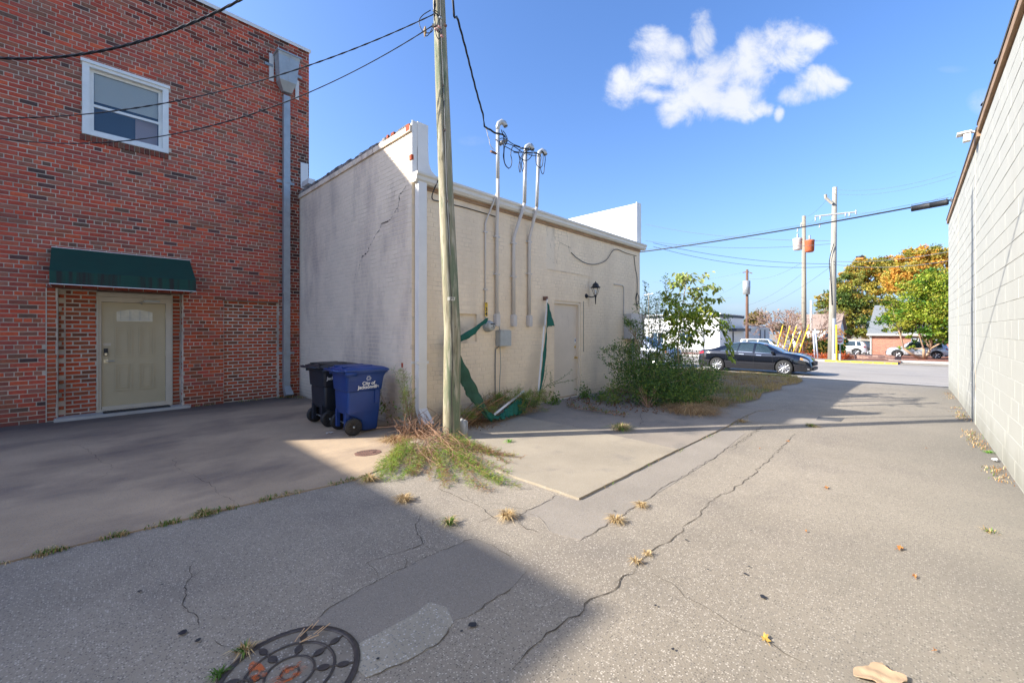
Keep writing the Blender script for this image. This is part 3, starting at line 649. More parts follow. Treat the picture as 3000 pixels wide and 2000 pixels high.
# downspout with conductor head
m = M(); box(m, 3.20, 3.335, BY-.13, BY-.02, .28, 6.95)
m.add([(3.20,BY-.13,.28),(3.335,BY-.13,.28),(3.335,BY-.02,.28),(3.20,BY-.02,.28),(3.19,BY-.33,.10),(3.35,BY-.33,.10),(3.34,BY-.16,.05),(3.19,BY-.16,.05)], [(0,1,5,4),(1,2,6,5),(2,3,7,6),(3,0,4,7)])
ds = part('downspout', m, GALV, bb)
m = M(); box(m, 3.185, 3.35, BY-.143, BY-.015, 2.40, 2.43); part('joint_band', m, GALV, ds)
for z in (4.95, 1.0):
    m = M(); box(m, 3.08, 3.20, BY-.022, BY-.012, z, z+.06); box(m, 3.335, 3.46, BY-.022, BY-.012, z, z+.06); box(m, 3.19, 3.345, BY-.14, BY-.131, z-.005, z+.065); part('strap', m, GALV, ds)
m = M(); vs = [(3.02,BY-.35,7.78),(3.48,BY-.35,7.78),(3.48,BY-.03,7.78),(3.02,BY-.03,7.78),(3.03,BY-.33,7.72),(3.47,BY-.33,7.72),(3.47,BY-.03,7.72),(3.03,BY-.03,7.72),(3.07,BY-.28,7.2),(3.42,BY-.28,7.2),(3.42,BY-.03,7.2),(3.07,BY-.03,7.2),(3.18,BY-.15,7.02),(3.36,BY-.15,7.02),(3.36,BY-.03,7.02),(3.18,BY-.03,7.02)]
m.add(vs, [(4*i+k, 4*i+(k+1)%4, 4*i+4+(k+1)%4, 4*i+4+k) for i in range(3) for k in range(4)] + [(12,13,14,15)])
ch = part('conductor_head', m, GALV, ds)
m = M(); box(m, 3.0, 3.5, BY-.37, BY-.03, 7.78, 7.815); part('rim', m, GALV, ch)
for q_ in ((2.93,3.02,BY-.025,BY-.012,7.2,7.82),(3.48,3.56,BY-.025,BY-.012,7.0,7.45)): part('backing_plate', box(M(), *q_), WHITE, ds)
for q_ in ((2.84,3.0,BY-.035,BY-.026,7.52,7.58),(3.5,3.62,BY-.035,BY-.026,7.52,7.58)): part('bracket', box(M(), *q_), GALV, ds)
m = M(); m.box((3.60, BY-.02, 4.93), (3.77, BY-.012, 5.55)); m.box((3.60, BY-.5, 4.93), (3.75, BY-.1, 5.05)); part('flashing', m, WHITE, bb)
# neighbour on the same frontage, west of the gap (outside the picture, its shade falls into it)
nb = thing('neighbour_building', 'plain brick building west of the gap beyond the courtyard', 'building', (-20, BY, 0))
m = M(); m.box((-34, BY, 0), (-9.8, BY + 12, 8.56)); part('wall', m, mat('plain_brick', (.22,.06,.045), .9, noise=(3,.2,5,None)), nb)
m = M(); m.box((-34.05, BY-.01, 8.561), (-9.79, BY + 12.05, 8.60)); part('coping', m, WHITE, nb)

# ------------------------------------------------------------------ painted building
pb = thing('painted_building', 'single storey beige painted brick building with white gutter, parapet and rear door', 'building', (7, 8, 0))
X0, X1, Y0 = 3.57, 11.15, 5.61
WHI = 3.90; PH = 4.80
RD = (7.17, 8.18, 0.02, 2.22)     # rear door recess
OW = (4.42, 4.92, 1.35, 1.86)     # filled window
PP = [(.85,.69,.485),(.84,.68,.475),(.855,.695,.49),(.835,.675,.475),(.85,.69,.487)]
PG = [(.80,.67,.52),(.79,.66,.51),(.805,.675,.525),(.785,.66,.51)]
m = M(); wallgrid(m, Y0 + .0035, X0 + .0035, X1, 0, WHI, [RD, OW], .24)
m.box((OW[0], Y0+.05, OW[2]), (OW[1], Y0+.24, OW[3])); m.box((RD[0], Y0+.14, 0), (RD[1], Y0+.246, RD[3]))
m.box((X0 + .0035, Y0 + .248, 0), (X0 + .20, BY - .02, PH)); m.box((X0 + .0035, Y0 + .006, WHI), (X0 + .20, Y0 + .247, PH))
m.box((X1 - .19, Y0 + .248, 0), (X1 - .004, 18, 4.9)); m.box((X0 + .21, Y0 + .26, WHI - .3), (X1 - .21, 18, WHI - .1))
part('wall', m, PJOINT, pb)
masonry(pb, (0, Y0, 0), (1,0,0), (0,-1,0), X0, X1, .0, WHI, PAINT, PP, holes=[RD, OW, (6.9,7.17,2.9,3.9)], nparts=150, jit=.0008, depth=.0022, j=.007, inset=.004, seed=41, colnoise=.02, H=.0735)
def notch(u, z): return None
masonry(pb, (X0, 0, 0), (0,1,0), (-1,0,0), Y0, BY - .02, .0, PH - .15, PAINTG, PG, nparts=150, jit=.0010, depth=.003, j=.008, inset=.004, seed=42, colnoise=.03, H=.0735)
masonry(pb, (X0 - .03, 0, 0), (0,1,0), (-1,0,0), Y0, BY - .02, PH - .145, PH - .04, PAINTG, PG, L=.2, H=.104, header_every=0, nparts=0, depth=.03, seed=43, stuff='corbel_brickwork', jit=.002)
# crumbling parapet top
m = M(); r1 = random.Random(3); y = Y0 + .1
BRK = M(); BRK.col = (.3, .06, .03)
while y < BY - .05:
    l = r1.uniform(.09, .2); h = r1.uniform(.0, .018) if y < 7.6 else r1.uniform(.03, .042)
    m.box((X0 - .02 + r1.uniform(0,.02), y, PH - .035), (X0 + .2, y + l - .006, PH + h))
    if y < 7.4 and r1.random() < .35: BRK.col = r1.choice([(.34,.07,.03),(.5,.46,.42),(.28,.06,.03)]); BRK.box((X0 - .028, y, PH - .03), (X0 + .05, y + l*.5, PH + .004 + h))
    y += l
part('parapet_cap', m, mat('tarred_cap', (.12,.11,.10), .9, noise=(5,.7,6,(.42,.37,.33),(1,1,1),.45,.6)), pb)
BRK.col = (.36,.07,.03); BRK.box((X0-.034, Y0+.02, PH-.12), (X0-.01, Y0+.12, PH-.02)); BRK.box((X0-.012, Y0-.008, 4.22), (X0+.03, Y0+.05, 4.30)); BRK.box((X0-.004, 5.86, .96), (X0+.02, 5.91, 1.03)); _e = part('exposed_brick', BRK, BRICK, pb); _e['kind'] = 'stuff'
m = M(); m.box((X0 + .10, Y0 - .012, 3.99), (X0 + .30, Y0 + .0055, PH + .05)); m.box((X0 + .005, Y0 - .004, 3.99), (X0 + .105, Y0 + .0055, PH + .04))
cv = [(0.30,4.45),(0.31,4.25),(0.36,4.14),(0.46,4.07),(0.62,4.035),(0.62,3.99),(0.10,3.99),(.10,4.45)]
m.extr([(X0 + a, z) for a, z in cv], (0, Y0 - .014, 0), (1,0,0), (0,0,1), (0,1,0), .25)
part('parapet_flashing', m, WHITE, pb)
m = M()
prof = [(Y0-.02,3.86),(Y0-.10,3.86),(Y0-.135,3.90),(Y0-.14,3.95),(Y0-.165,3.975),(Y0-.165,4.01),(Y0-.02,4.01)]
n = len(prof); xs = (X0 + .0, X1 + .12)
m.add([(xs[0], a, b) for a, b in prof] + [(xs[1], a, b) for a, b in prof], [tuple(range(n)), tuple(range(2*n-1, n-1, -1))] + [(i, (i+1) % n, n+(i+1) % n, n+i) for i in range(n)])
gt = part('gutter', m, mat('cream_gutter', (.66,.62,.54), .5, noise=(3,.05,4,None), noise2=(2,.3,5,(.45,.40,.32),(1,4,4),.55,.7)), pb)
m = M(); m.box((X0 + .3, Y0 - .018, 4.012), (X1, Y0 + .22, 4.06)); part('roof_edge', m, ROOFD, pb)
m = M(); m.box((X0 + .1, Y0 - .03, 3.80), (X1 - .02, Y0 - .006, 3.862)); part('soffit_board', m, BROWN, pb)
m = M(); box(m, 3.615, 3.765, Y0-.125, Y0-.02, .33, 3.87)
m.add([(3.615,Y0-.125,.33),(3.765,Y0-.125,.33),(3.765,Y0-.02,.33),(3.615,Y0-.02,.33),(3.61,Y0-.30,.12),(3.78,Y0-.30,.12),(3.78,Y0-.22,.03),(3.60,Y0-.20,.03)], [(0,1,5,4),(1,2,6,5),(2,3,7,6),(3,0,4,7)])
dsp = part('downspout', m, WHITE, pb)
for z in (1.03,):
    m = M(); box(m, 3.57, 3.80, Y0-.131, Y0-.126, z, z+.04); box(m, 3.56, 3.615, Y0-.02, Y0-.008, z, z+.04); part('strap', m, WHITE, dsp)
# far parapet of the painted building
m = M(); m.box((X1 - .2, Y0 + .005, 3.93), (X1 + .005, 18, 5.17)); m.box((X1 - .23, Y0 - .02, 3.93), (X1 + .03, Y0 + .004, 5.2)); part('far_parapet', m, WHITE, pb)
# rear door
m = M(); box(m, RD[0]+.02, RD[1]-.06, Y0+.075, Y0+.12, .05, 2.15); rd = part('door', m, DOORB, pb)
m = M(); box(m, RD[0], RD[0]+.02, Y0+.02, Y0+.14, .02, 2.2); box(m, RD[1]-.058, RD[1], Y0+.02, Y0+.14, .02, 2.2); box(m, RD[0]+.02, RD[1]-.058, Y0+.021, Y0+.14, 2.152, 2.22); part('door_frame', m, mat('beige_frame_paint', (.74,.62,.46), .6), pb)
for z in (.35, 1.05, 1.85): m = M(); m.tube([(RD[0]+.025, Y0+.065, z), (RD[0]+.025, Y0+.065, z+.14)], .012, 6); part('hinge', m, RUSTI, rd)
kx = RD[1]-.13
m = M(); m.lathe([(0,-.012),(.03,-.010),(.033,0)], (kx, Y0+.075, 1.17), 'Y', 16); part('deadbolt', m, BRASS, rd, True)
m = M(); m.lathe([(0,-.07),(.018,-.068),(.03,-.055),(.03,-.04),(.014,-.025),(.014,-.01),(.034,-.006),(.034,0)], (kx, Y0+.075, .92), 'Y', 16); part('knob', m, BRASS, rd, True)
m = M(); box(m, kx-.025, kx+.03, Y0+.0735, Y0+.075, 1.26, 1.37); stk = part('sticker', m, SIGNW, rd)
m = M(); box(m, kx-.012, kx+.017, Y0+.0725, Y0+.0735, 1.29, 1.34); m.lathe([(0,-.001),(.012,-.001)], (kx, Y0+.0735, 1.352), 'Y', 10); part('pictogram', m, mat('blue_print', (.02,.06,.2), .6), stk)
# stair-step cracks and old scars in the paint
def wcrack(pts, w, plane, seed):
    r = random.Random(seed); m = M(); p = [Vector(q) for q in pts]
    fine = []
    for a, b in zip(p[:-1], p[1:]):
        for i in range(5):
            q = a.lerp(b, i/5); q.z += r.uniform(-.012, .012); 
            if plane == 'X': q.y += r.uniform(-.012, .012)
            else: q.x += r.uniform(-.012, .012)
            fine.append(q)
    fine.append(p[-1])
    vs = []
    for q in fine:
        ww = w*r.uniform(.2, 1)
        if plane == 'X': vs += [(X0-.005, q.y-ww/2, q.z+ww/2), (X0-.005, q.y+ww/2, q.z-ww/2)]
        else: vs += [(q.x-ww/2, Y0-.0052, q.z+ww/2), (q.x+ww/2, Y0-.0052, q.z-ww/2)]
    m.add(vs, [(2*i, 2*i+1, 2*i+3, 2*i+2) for i in range(len(fine)-1)])
    return m
def cp(cx, cy): return (850 + cx/2.613)*.784, (300 + cy/2.613)*.784
for k, L in enumerate([[(890,640),(860,690),(838,710),(832,800),(808,830),(775,890),(740,920),(697,930),(695,965),(655,1020),(630,1070),(605,1105),(600,1140),(555,1180),(540,1220),(525,1290)], [(505,1310),(485,1400)], [(605,395),(560,440)], [(455,470),(415,510)]]):
    part('wall_crack', wcrack([PX(*cp(*q), X0) for q in L],   .026 if k == 0 else .012, 'X', k), CRACK, pb)
def cq(cx, cy): return (1200 + cx/3.136)*.784, (300 + cy/3.136)*.784
for k, L in enumerate([[(1240,1090),(1260,1200),(1300,1340),(1360,1500)], [(1440,1150),(1450,1270),(1470,1380)], [(1355,1160),(1375,1300),(1345,1480)], [(1380,1290),(1480,1340)], [(1250,1390),(1330,1480)], [(150,780),(140,900),(150,1000),(155,1075)]]):
    part('wall_crack', wcrack([PY(*cq(*q), Y0) for q in L], .008, 'Y', 30+k), CRACK, pb)
m = M(); r1 = random.Random(9)
q0 = PY(*((1600 + 15/3.92)*.784, (750 + 150/3.92)*.784), Y0); q1 = PY(*((1600 + 490/3.92)*.784, (750 + 232/3.92)*.784), Y0)
x = q0.x
while x < q1.x: l = r1.uniform(.05,.12); m.box((x, Y0-.012, q0.z-.012+r1.uniform(0,.012)), (x+l, Y0-.0052, q0.z+.012)); x += l*.9
m.box((q1.x, Y0-.010, q1.z-.75), (q1.x+.02, Y0-.0052, q1.z)); part('paint_ridge', m, PJOINT, pb)
# ------------------------------------------------------------------ services on the rear wall
YW = Y0
def strap(m, x, z, w=.05, d=.05): m.box((x-w, YW-d, z-.012), (x+w, YW-.002, z+.012))
conds = []
def conduit(pts, r, mastpts=None, mr=.03, straps=(), head=None):
    m = M(); m.tube(pts, r, 10); c = part('conduit', m, STEELP, pb, True)
    for z in straps:
        s_ = M(); strap(s_, pts[0][0], z, r+.028, r*2+.006); part('conduit_strap', s_, STEELP, c)
    if mastpts:
        m = M(); m.tube(mastpts, mr, 12); part('mast', m, MAST, c, True)
    return c
yc = YW - .045
cA = conduit([(5.106,YW-.02,1.62),(5.106,YW-.02,3.5),(5.13,YW-.04,3.6),(5.21,YW-.17,3.95),(5.225,YW-.20,4.05)], .016, straps=(2.3,3.35))
c1 = conduit([(5.375,yc,1.84),(5.375,yc,3.45),(5.36,yc-.02,3.6),(5.245,YW-.21,3.95),(5.235,YW-.215,4.3)], .032, [(5.235,YW-.215,4.3),(5.235,YW-.215,5.2)], .034, straps=(2.6,3.3))
c2 = conduit([(5.83,yc,1.84),(5.83,yc,3.34),(5.84,yc-.03,3.45),(5.935,YW-.20,3.92),(5.955,YW-.215,4.02)], .034, [(5.955,YW-.215,4.02),(5.98,YW-.22,5.02)], .038, straps=(2.6,3.25))
c3 = conduit([(6.29,yc,1.84),(6.29,yc,3.44),(6.292,yc-.03,3.52),(6.31,YW-.20,3.94),(6.32,YW-.215,4.02)], .032, [(6.32,YW-.215,4.02),(6.375,YW-.22,5.04)], .034, straps=(2.7,3.35))
for x in (5.375, 5.83, 6.29):
    m = M(); poly = [(-.04,-.11),(.04,-.11),(.05,-.09),(.05,.09),(.035,.12),(-.035,.12),(-.05,.09),(-.05,-.09)]
    m.extr(poly, (x, YW-.003, 1.74), (1,0,0), (0,0,1), (0,-1,0), .085); m.extr([(a*.8,b*.85) for a,b in poly], (x, YW-.088, 1.74), (1,0,0), (0,0,1), (0,-1,0), .006); part('conduit_body', m, STEELP, pb)
heads = []
for (x, y, z, cc_) in ((5.235, YW-.215, 5.22, c1), (5.98, YW-.22, 5.03, c2), (6.375, YW-.22, 5.05, c3)):
    m = M(); vs = []; ax = Vector((.75,-.55,0)).normalized()
    pts = [Vector((x,y,z-.03)), Vector((x,y,z+.03)), Vector((x,y,z+.09))+ax*.02, Vector((x,y,z+.125))+ax*.07, Vector((x,y,z+.10))+ax*.12, Vector((x,y,z+.05))+ax*.145]
    m.tube(pts, [.034,.038,.045,.05,.048,.042], 12); hd = part('weatherhead', m, MAST, cc_, True)
    m = M(); q = pts[-1]; dd = (pts[-1]-pts[-2]).normalized(); m.tube([q, q+dd*.012], [.04,.036], 12); part('insert', m, BLACK, hd)
    heads.append(q + dd*.01)
def curve(p0, p1, sag, n=24):
    p0, p1 = Vector(p0), Vector(p1); return [p0.lerp(p1, i/n) - Vector((0,0,4*sag*(i/n)*(1-i/n))) for i in range(n+1)]
def spl(ps, n=8):
    ps = [Vector(p) for p in ps]; out = []
    for i in range(len(ps)-1):
        p0, p1, p2, p3 = ps[max(i-1,0)], ps[i], ps[i+1], ps[min(i+2,len(ps)-1)]
        for k in range(n):
            t = k/n; out.append(.5*((2*p1)+(p2-p0)*t+(2*p0-5*p1+4*p2-p3)*t*t+(3*p1-p0-3*p2+p3)*t**3))
    out.append(ps[-1]); return out
def twist(path, r, off, strands=3, pitch=1.2, mats=None):
    m = M(); L = 0; path = [Vector(p) for p in path]
    cum = [0]
    for a, b in zip(path[:-1], path[1:]): cum.append(cum[-1] + (b-a).length)
    for s in range(strands):
        pp = []
        for i, p in enumerate(path):
            t = (path[min(i+1,len(path)-1)] - path[max(i-1,0)]).normalized(); a = t.cross(Vector((0,0,1))); a = a.normalized() if a.length > .1 else Vector((1,0,0)); b = a.cross(t)
            w = 2*math.pi*(cum[i]/pitch + s/strands); pp.append(p + (a*math.cos(w)+b*math.sin(w))*off)
        m.tube(pp, r, 6)
    return m
# wiring loops between the three heads
lp = tag(thing('service_wiring', 'black looped service wires hanging between the three metal mast heads above the white gutter', 'wiring', heads[0]))
def QH(x, y, k=0):    # on the plane of the masts
    return PY((1400 + x/8.709)*.784, (340 + y/8.711)*.784, YW - .26 - k)
ls = [[(600,350),(640,470),(700,540),(760,620),(900,720),(1100,810),(1380,860),(1440,930),(1480,960)],
      [(640,380),(700,460),(750,580),(740,680),(690,760),(670,900),(670,1100),(700,1230),(780,1330),(840,1290),(865,1180),(860,1080),(840,1000),(850,880),(880,800),(930,770)],
      [(700,700),(860,740),(1000,830),(1150,930),(1300,930),(1480,960),(1560,990),(1420,1015),(1290,980)],
      [(1370,700),(1400,780),(1385,900),(1370,1020),(1280,1120),(1180,1130),(1080,1060),(1040,950),(1080,850),(1180,820),(1300,850)],
      [(1380,870),(1300,860),(1200,870),(1150,960),(1080,1120),(1045,1280),(1075,1440),(1090,1300),(1070,1130),(1040,980)],
      [(1300,880),(1200,930),(1150,1050),(1110,1250),(1150,1420),(1175,1250),(1140,1100),(1170,980),(1260,930)],
      [(1610,880),(1660,960),(1660,1130),(1640,1270),(1580,1320),(1510,1260),(1480,1140),(1470,980)],
      [(1640,890),(1700,980),(1720,1100),(1700,1280),(1680,1450),(1640,1470),(1600,1350),(1590,1200),(1610,1050),(1570,970)],
      [(700,780),(850,860),(960,920),(1100,930),(1300,935)],
      [(600,380),(650,500),(660,700),(660,900),(650,1050),(700,1250),(790,1345)],
      [(690,740),(740,640),(680,580),(600,570),(560,590)]]
for j, L in enumerate(ls):
    m = M(); m.tube(spl([QH(a, b, .02*(j % 4)) for a, b in L], 5), .0075, 6); part('wire_loop', m, WIRE, lp, True)
for (x, y, dx, dy) in ((1000,770,70,25),(1200,830,90,10),(980,925,60,10),(1290,940,60,5),(1500,950,40,15),(1340,860,60,8)):
    m = M(); m.tube([QH(x-dx,y-dy,.03), QH(x+dx,y+dy,.03)], .016, 8); part('splice', m, WIRE, lp, True)
m = M(); m.tube(spl([QH(150,200,.02),QH(225,370,.02),QH(250,490,.02),QH(290,600,.02),QH(300,700,.02),QH(350,800,.02),QH(420,860,.02)], 4), .006, 6); part('bare_neutral', m, STEELP, lp)
m = M(); m.lathe([(0,-.05),(.03,-.05),(.045,-.03),(.03,0),(.045,.03),(.03,.05),(0,.05)], QH(600,690,.0), 'Y', 14); m.lathe([(0,-.04),(.03,-.035),(.03,.035),(0,.04)], QH(670,640,.02), 'Y', 12); m.tube([QH(440,600,-.05), QH(700,700,.02)], .012, 6); part('insulator', m, mat('grey_insulator', (.16,.15,.14), .4), lp, True)
m = M(); m.tube([QH(330,900,0), QH(470,960,-.02)], .022, 8); part('bracket', m, RUSTI, lp)
# meter, box, number plates
mt = PY(1124, 750, YW)
m = M(); m.lathe([(.0,-.075),(.10,-.075),(.105,-.06),(.105,0)], (5.16, YW-.003, 1.63), 'Y', 24); msock = part('meter_socket', m, GALV, pb, True)
m = M(); m.lathe([(.0,-.155),(.05,-.155),(.078,-.14),(.085,-.12),(.088,-.076)], (5.16, YW-.003, 1.63), 'Y', 24); part('meter_glass', m, mat('meter_dome', (.55,.55,.50), .15, trans=.2), msock, True)
m = M(); box(m, 5.11, 5.21, YW-.161, YW-.158, 1.655, 1.68); box(m, 5.12, 5.20, YW-.161, YW-.158, 1.60, 1.61); m.lathe([(.0,-.162),(.012,-.162),(.012,-.158)], (5.18, YW-.003, 1.632), 'Y', 10); part('meter_dial', m, BLACK, msock)
m = M(); m.extr([(-.15,-.15),(.15,-.15),(.15,.13),(.12,.15),(-.12,.15),(-.15,.13)], (5.53, YW-.003, 1.41), (1,0,0), (0,0,1), (0,-1,0), .12); jb = part('junction_box', m, GALV, pb)
m = M(); box(m, 5.385, 5.675, YW-.131, YW-.124, 1.265, 1.545); part('box_cover', m, GALV, jb)
for (xx, pts) in ((0, [(5.36,YW-.02,0.06),(5.36,YW-.02,1.1),(5.40,YW-.03,1.22),(5.45,YW-.04,1.26)]), (1, [(5.50,YW-.012,.05),(5.48,YW-.012,.5),(5.51,YW-.012,.9),(5.49,YW-.012,1.25)]), (2, [(5.47,YW-.02,1.55),(5.46,YW-.02,1.9)])):
    m = M(); m.tube(spl(pts, 4), .009 if xx == 0 else .006, 6); part('wall_cable', m, WIREG if xx == 0 else GALV, pb, True)
for i, ch_ in enumerate('634'):
    z = 2.02 - i*.085
    m = M(); box(m, 5.075, 5.14, YW-.045, YW-.041, z-.04, z+.04); npl = part('number_plate', m, YPL, pb)
    link('numeral', xform(text_mesh(ch_, .10, BLACK, 'numeral', .001, bold=.004), (5.1075, YW-.047, z), (1,0,0), (0,0,1)), npl, True).location = (0,0,0)
# drip cables on the wall
m = M(); m.tube(spl([PY((1200+270/3.136)*.784,(300+700/3.136)*.784,YW-.16), PY((1200+205/3.136)*.784,(300+875/3.136)*.784,YW-.05), PY((1200+300/3.136)*.784,(300+915/3.136)*.784,YW-.012), PY((1200+520/3.136)*.784,(300+970/3.136)*.784,YW-.012), PY((1200+700/3.136)*.784,(300+1022/3.136)*.784,YW-.012), PY((1200+790/3.136)*.784,(300+1050/3.136)*.784,YW-.012)], 6), .0085, 6); part('wall_cable', m, WIRE, pb, True)
m = M(); m.tube(spl([PY(1312,580,YW-.012), PY(1325,592,YW-.03), PY(1345,604,YW-.03), PY(1368,607,YW-.03), PY(1392,598,YW-.03), PY(1412,573,YW-.03), PY(1440,582,YW-.012), PY(1462,588,YW-.012)], 6), .008, 6); part('wall_cable', m, WIRE, pb, True)
z_ = [PY((1600+a/3.92)*.784, (750+b/3.92)*.784, YW-.015) for a, b in ((1010,0),(1025,140),(1045,250),(1045,420),(1035,500),(1050,620))]
m = M(); m.tube(spl(z_, 4), .009, 6); part('wall_cable', m, WIRE, pb, True)
z_ = [PY((1600+a/3.92)*.784, (750+b/3.92)*.784, YW-.02) for a, b in ((1045,420),(1070,490),(1050,560),(1030,480),(1045,420))]
m = M(); m.tube(spl(z_, 4), .009, 6); part('wall_cable', m, WIRE, pb, True)
z_ = [PY((1600+a/3.92)*.784, (750+b/3.92)*.784, YW-.02) for a, b in ((778,325),(850,332),(888,355),(892,480),(890,680))]
m = M(); m.tube(spl(z_, 3), .013, 8); part('conduit', m, STEELP, pb, True)
# grey/beige electrical cabinet
m = M(); box(m, 10.22, 10.95, YW-.22, YW-.003, 1.33, 2.0); cab = part('electric_cabinet', m, STEELP, pb)
m = M(); box(m, 10.20, 10.97, YW-.235, YW-.222, 1.32, 2.01); part('cabinet_door', m, STEELP, cab)
m = M(); m.tube([(10.5,YW-.08,1.33),(10.5,YW-.08,.4)], .03, 8); m.tube([(10.6,YW-.08,1.33),(10.6,YW-.08,.4)], .03, 8); part('conduit', m, GALV, cab, True)
m = M(); m.tube([(8.28,YW-.01,1.05),(8.28,YW-.01,2.25)], .006, 6); part('wall_cable', m, WIREG, pb)
# lantern
lx, lz = 8.50, 2.40; ly = YW - .20
m = M(); m.lathe([(0,-.02),(.05,-.02),(.055,0)], (lx-.10, YW-.003, lz-.02), 'Y', 16); m.tube(spl([(lx-.10,YW-.02,lz-.02),(lx-.05,YW-.12,lz-.05),(lx,ly,lz-.02)], 5), .014, 8); m.lathe([(0,-.22),(.008,-.22),(.018,-.06),(.03,-.03),(.03,.0),(0,.01)], (lx,ly,lz), 'Z', 10)
lan = part('wall_lantern', m, BLACK, pb, True)
m = M(); m.lathe([(.115,.17),(.12,.18),(.075,.215),(.07,.25),(.045,.28),(.012,.30),(.01,.325),(0,.33)], (lx,ly,lz), 'Z', 6); part('lantern_roof', m, BLACK, lan)
m = M()
for k in range(6):
    w = 2*math.pi*k/6; m.tube([(lx+.04*math.cos(w),ly+.04*math.sin(w),lz), (lx+.095*math.cos(w),ly+.095*math.sin(w),lz+.18)], .005, 5)
part('lantern_cage', m, BLACK, lan)
m = M(); m.lathe([(.012,.02),(.02,.05),(.022,.09),(.01,.12),(0,.125)], (lx,ly,lz), 'Z', 10); part('bulb', m, mat('frosted_bulb', (.7,.7,.66), .3), lan, True)

# ------------------------------------------------------------------ near utility pole
PB = Vector((3.66, 4.72, 0)); LAT = Vector((R.x, R.y, 0))
def ppt(z):
    off = np.interp(z, [0, 1.5, 3.7, 6.3, 9.3], [0, .012, -.085, -.18, -.30]); return PB + LAT*off + Vector((0,0,z))
up = thing('utility_pole', 'leaning greenish round timber utility pole in front of the white downspout', 'utility pole', PB)
zs = [i*.155 for i in range(61)]; r1 = random.Random(2)
NPOL = mat('pole_checks', (.05,.045,.035), .95)
m = M(); vs = []; n = 26
for i, z in enumerate(zs):
    c = ppt(max(z-.02,-.05)); rr = .128 - .0075*z*.9
    for k in range(n):
        w = 2*math.pi*k/n; d = rr*(1 + .025*math.sin(k*2.3 + z*.7) + .012*math.sin(k*5+z*3)) - (.010 if k in (17, 23) else 0)
        vs.append((c.x + d*math.cos(w), c.y + d*math.sin(w), c.z))
m.add(vs, [(i*n+k, i*n+(k+1) % n, (i+1)*n+(k+1) % n, (i+1)*n+k) for i in range(len(zs)-1) for k in range(n)] + [tuple(range((len(zs)-1)*n, len(zs)*n))])
part('shaft', m, POLEW, up, True)
cdir = -F
def surf(z, lat, r=.128): 
    rr = r - .0068*z; return ppt(z) + LAT*lat + cdir*math.sqrt(max(rr*rr - lat*lat, 0))
m = M(); vs = []
for i in range(70):
    z = .05 + i*.125; a = surf(z, .018 + .006*math.sin(i*.9)) - F*.001; w = .003 + .004*abs(math.sin(i*1.7)); vs += [a - LAT*w, a + LAT*w]
m.add(vs, [(2*i, 2*i+1, 2*i+3, 2*i+2) for i in range(69)])
for j in range(46):
    z = r1.uniform(.1, 6.6); la = r1.uniform(-.085,.085); L_ = r1.uniform(.03,.28); a = surf(z, la) - F*.002; b = surf(z+L_, la+r1.uniform(-.004,.004)) - F*.002; w = r1.uniform(.001,.004); mid = (a+b)/2
    m.add([a, mid - LAT*w, b, mid + LAT*w], [(0,1,2,3)])
part('drying_check', m, NPOL, up)
m = M(); m.tube([surf(z, .03 + .004*math.sin(z*3)) - F*.006 for z in [2.6+.2*i for i in range(32)]], .004, 5); part('ground_wire', m, WIREG, up)
for z in (3.35, 4.35, 4.98, 5.7): m = M(); a = surf(z, .03) - F*.01; m.tube([a-LAT*.02, a+Vector((0,0,.03)), a+LAT*.02], .003, 5); part('staple', m, RUSTI, up)
a = surf(2.0, .03) - F*.003
m = M(); vs = []
for i in range(7):
    la = -.03 + i*.018; q = surf(2.02, la) - F*.004; vs += [q, q + Vector((0,0,-.05))]
m.add(vs, [(2*i, 2*i+1, 2*i+3, 2*i+2) for i in range(6)]); tg = part('pole_tag', m, mat('tag_cream', (.62,.58,.46), .6), up)
for i, chh in enumerate('JFI'):
    q = surf(1.995, .0 + .02*i + .012) - F*.008; link('lettering', xform(text_mesh(chh, .05, BLACK, 'lettering', .0005, bold=.001), q, LAT, (0,0,1)), tg)
def P_(z, lat=0, out=.14): return ppt(z) + LAT*lat - F*out
ATT = P_(6.05, -.05)
# wire tangle near the attachment
def QP(x, y, k=0): return PD((1150 + x/3.136)*.784, (y/3.136)*.784, 5.72 - k)
tl = thing('pole_wiring', 'tangle of black cables and pink insulators clamped near the top of the near pole', 'wiring', QP(380,150))
for j, L in enumerate([[(350,95),(280,140),(245,190),(255,250),(290,300),(350,300),(375,260),(365,220)], [(370,100),(400,130),(440,170),(450,230),(430,300),(400,270),(390,200),(385,140)], [(380,110),(430,150),(455,200),(450,280),(445,340),(420,360),(395,300),(385,220)], [(375,220),(350,290),(320,330),(300,330)], [(400,130),(420,180),(410,240),(430,300)], [(375,90),(410,110),(440,150),(450,170)], [(385,120),(380,170),(400,230),(380,250)]]):
    m = M(); m.tube(spl([QP(a, b, .02*j) for a, b in L], 5), .006, 6); part('wire_loop', m, WIRE, tl, True)
PINK = mat('pink_insulator', (.5,.25,.22), .5)
for (x, y) in ((430,250),(455,335),(400,270),(440,165)):
    m = M(); q = QP(x, y, .14); m.lathe([(0,-.02),(.012,-.018),(.018,0),(.012,.018),(0,.02)], q, 'X', 10); part('insulator', m, PINK if y > 200 else GALV, tl, True)
m = M(); q = QP(485, 236, .02); m.lathe([(0,-.02),(.018,-.018),(.018,.018),(0,.02)], q, 'X', 8); m.tube([QP(370,250,.1), QP(420,235,.1)], .012, 6); m.box(tuple(QP(405,272,.12)-Vector((.03,.0,.01))), tuple(QP(405,272,.12)+Vector((.03,.01,.01)))); part('bolt', m, RUSTI, tl)
m = M(); m.tube([QP(300,245,.0), QP(298,275,0), QP(300,300,0), QP(294,345,0)], [.008,.022,.02,.004], 8); part('hanging_tag', m, mat('tan_tag', (.42,.27,.12), .7), tl)
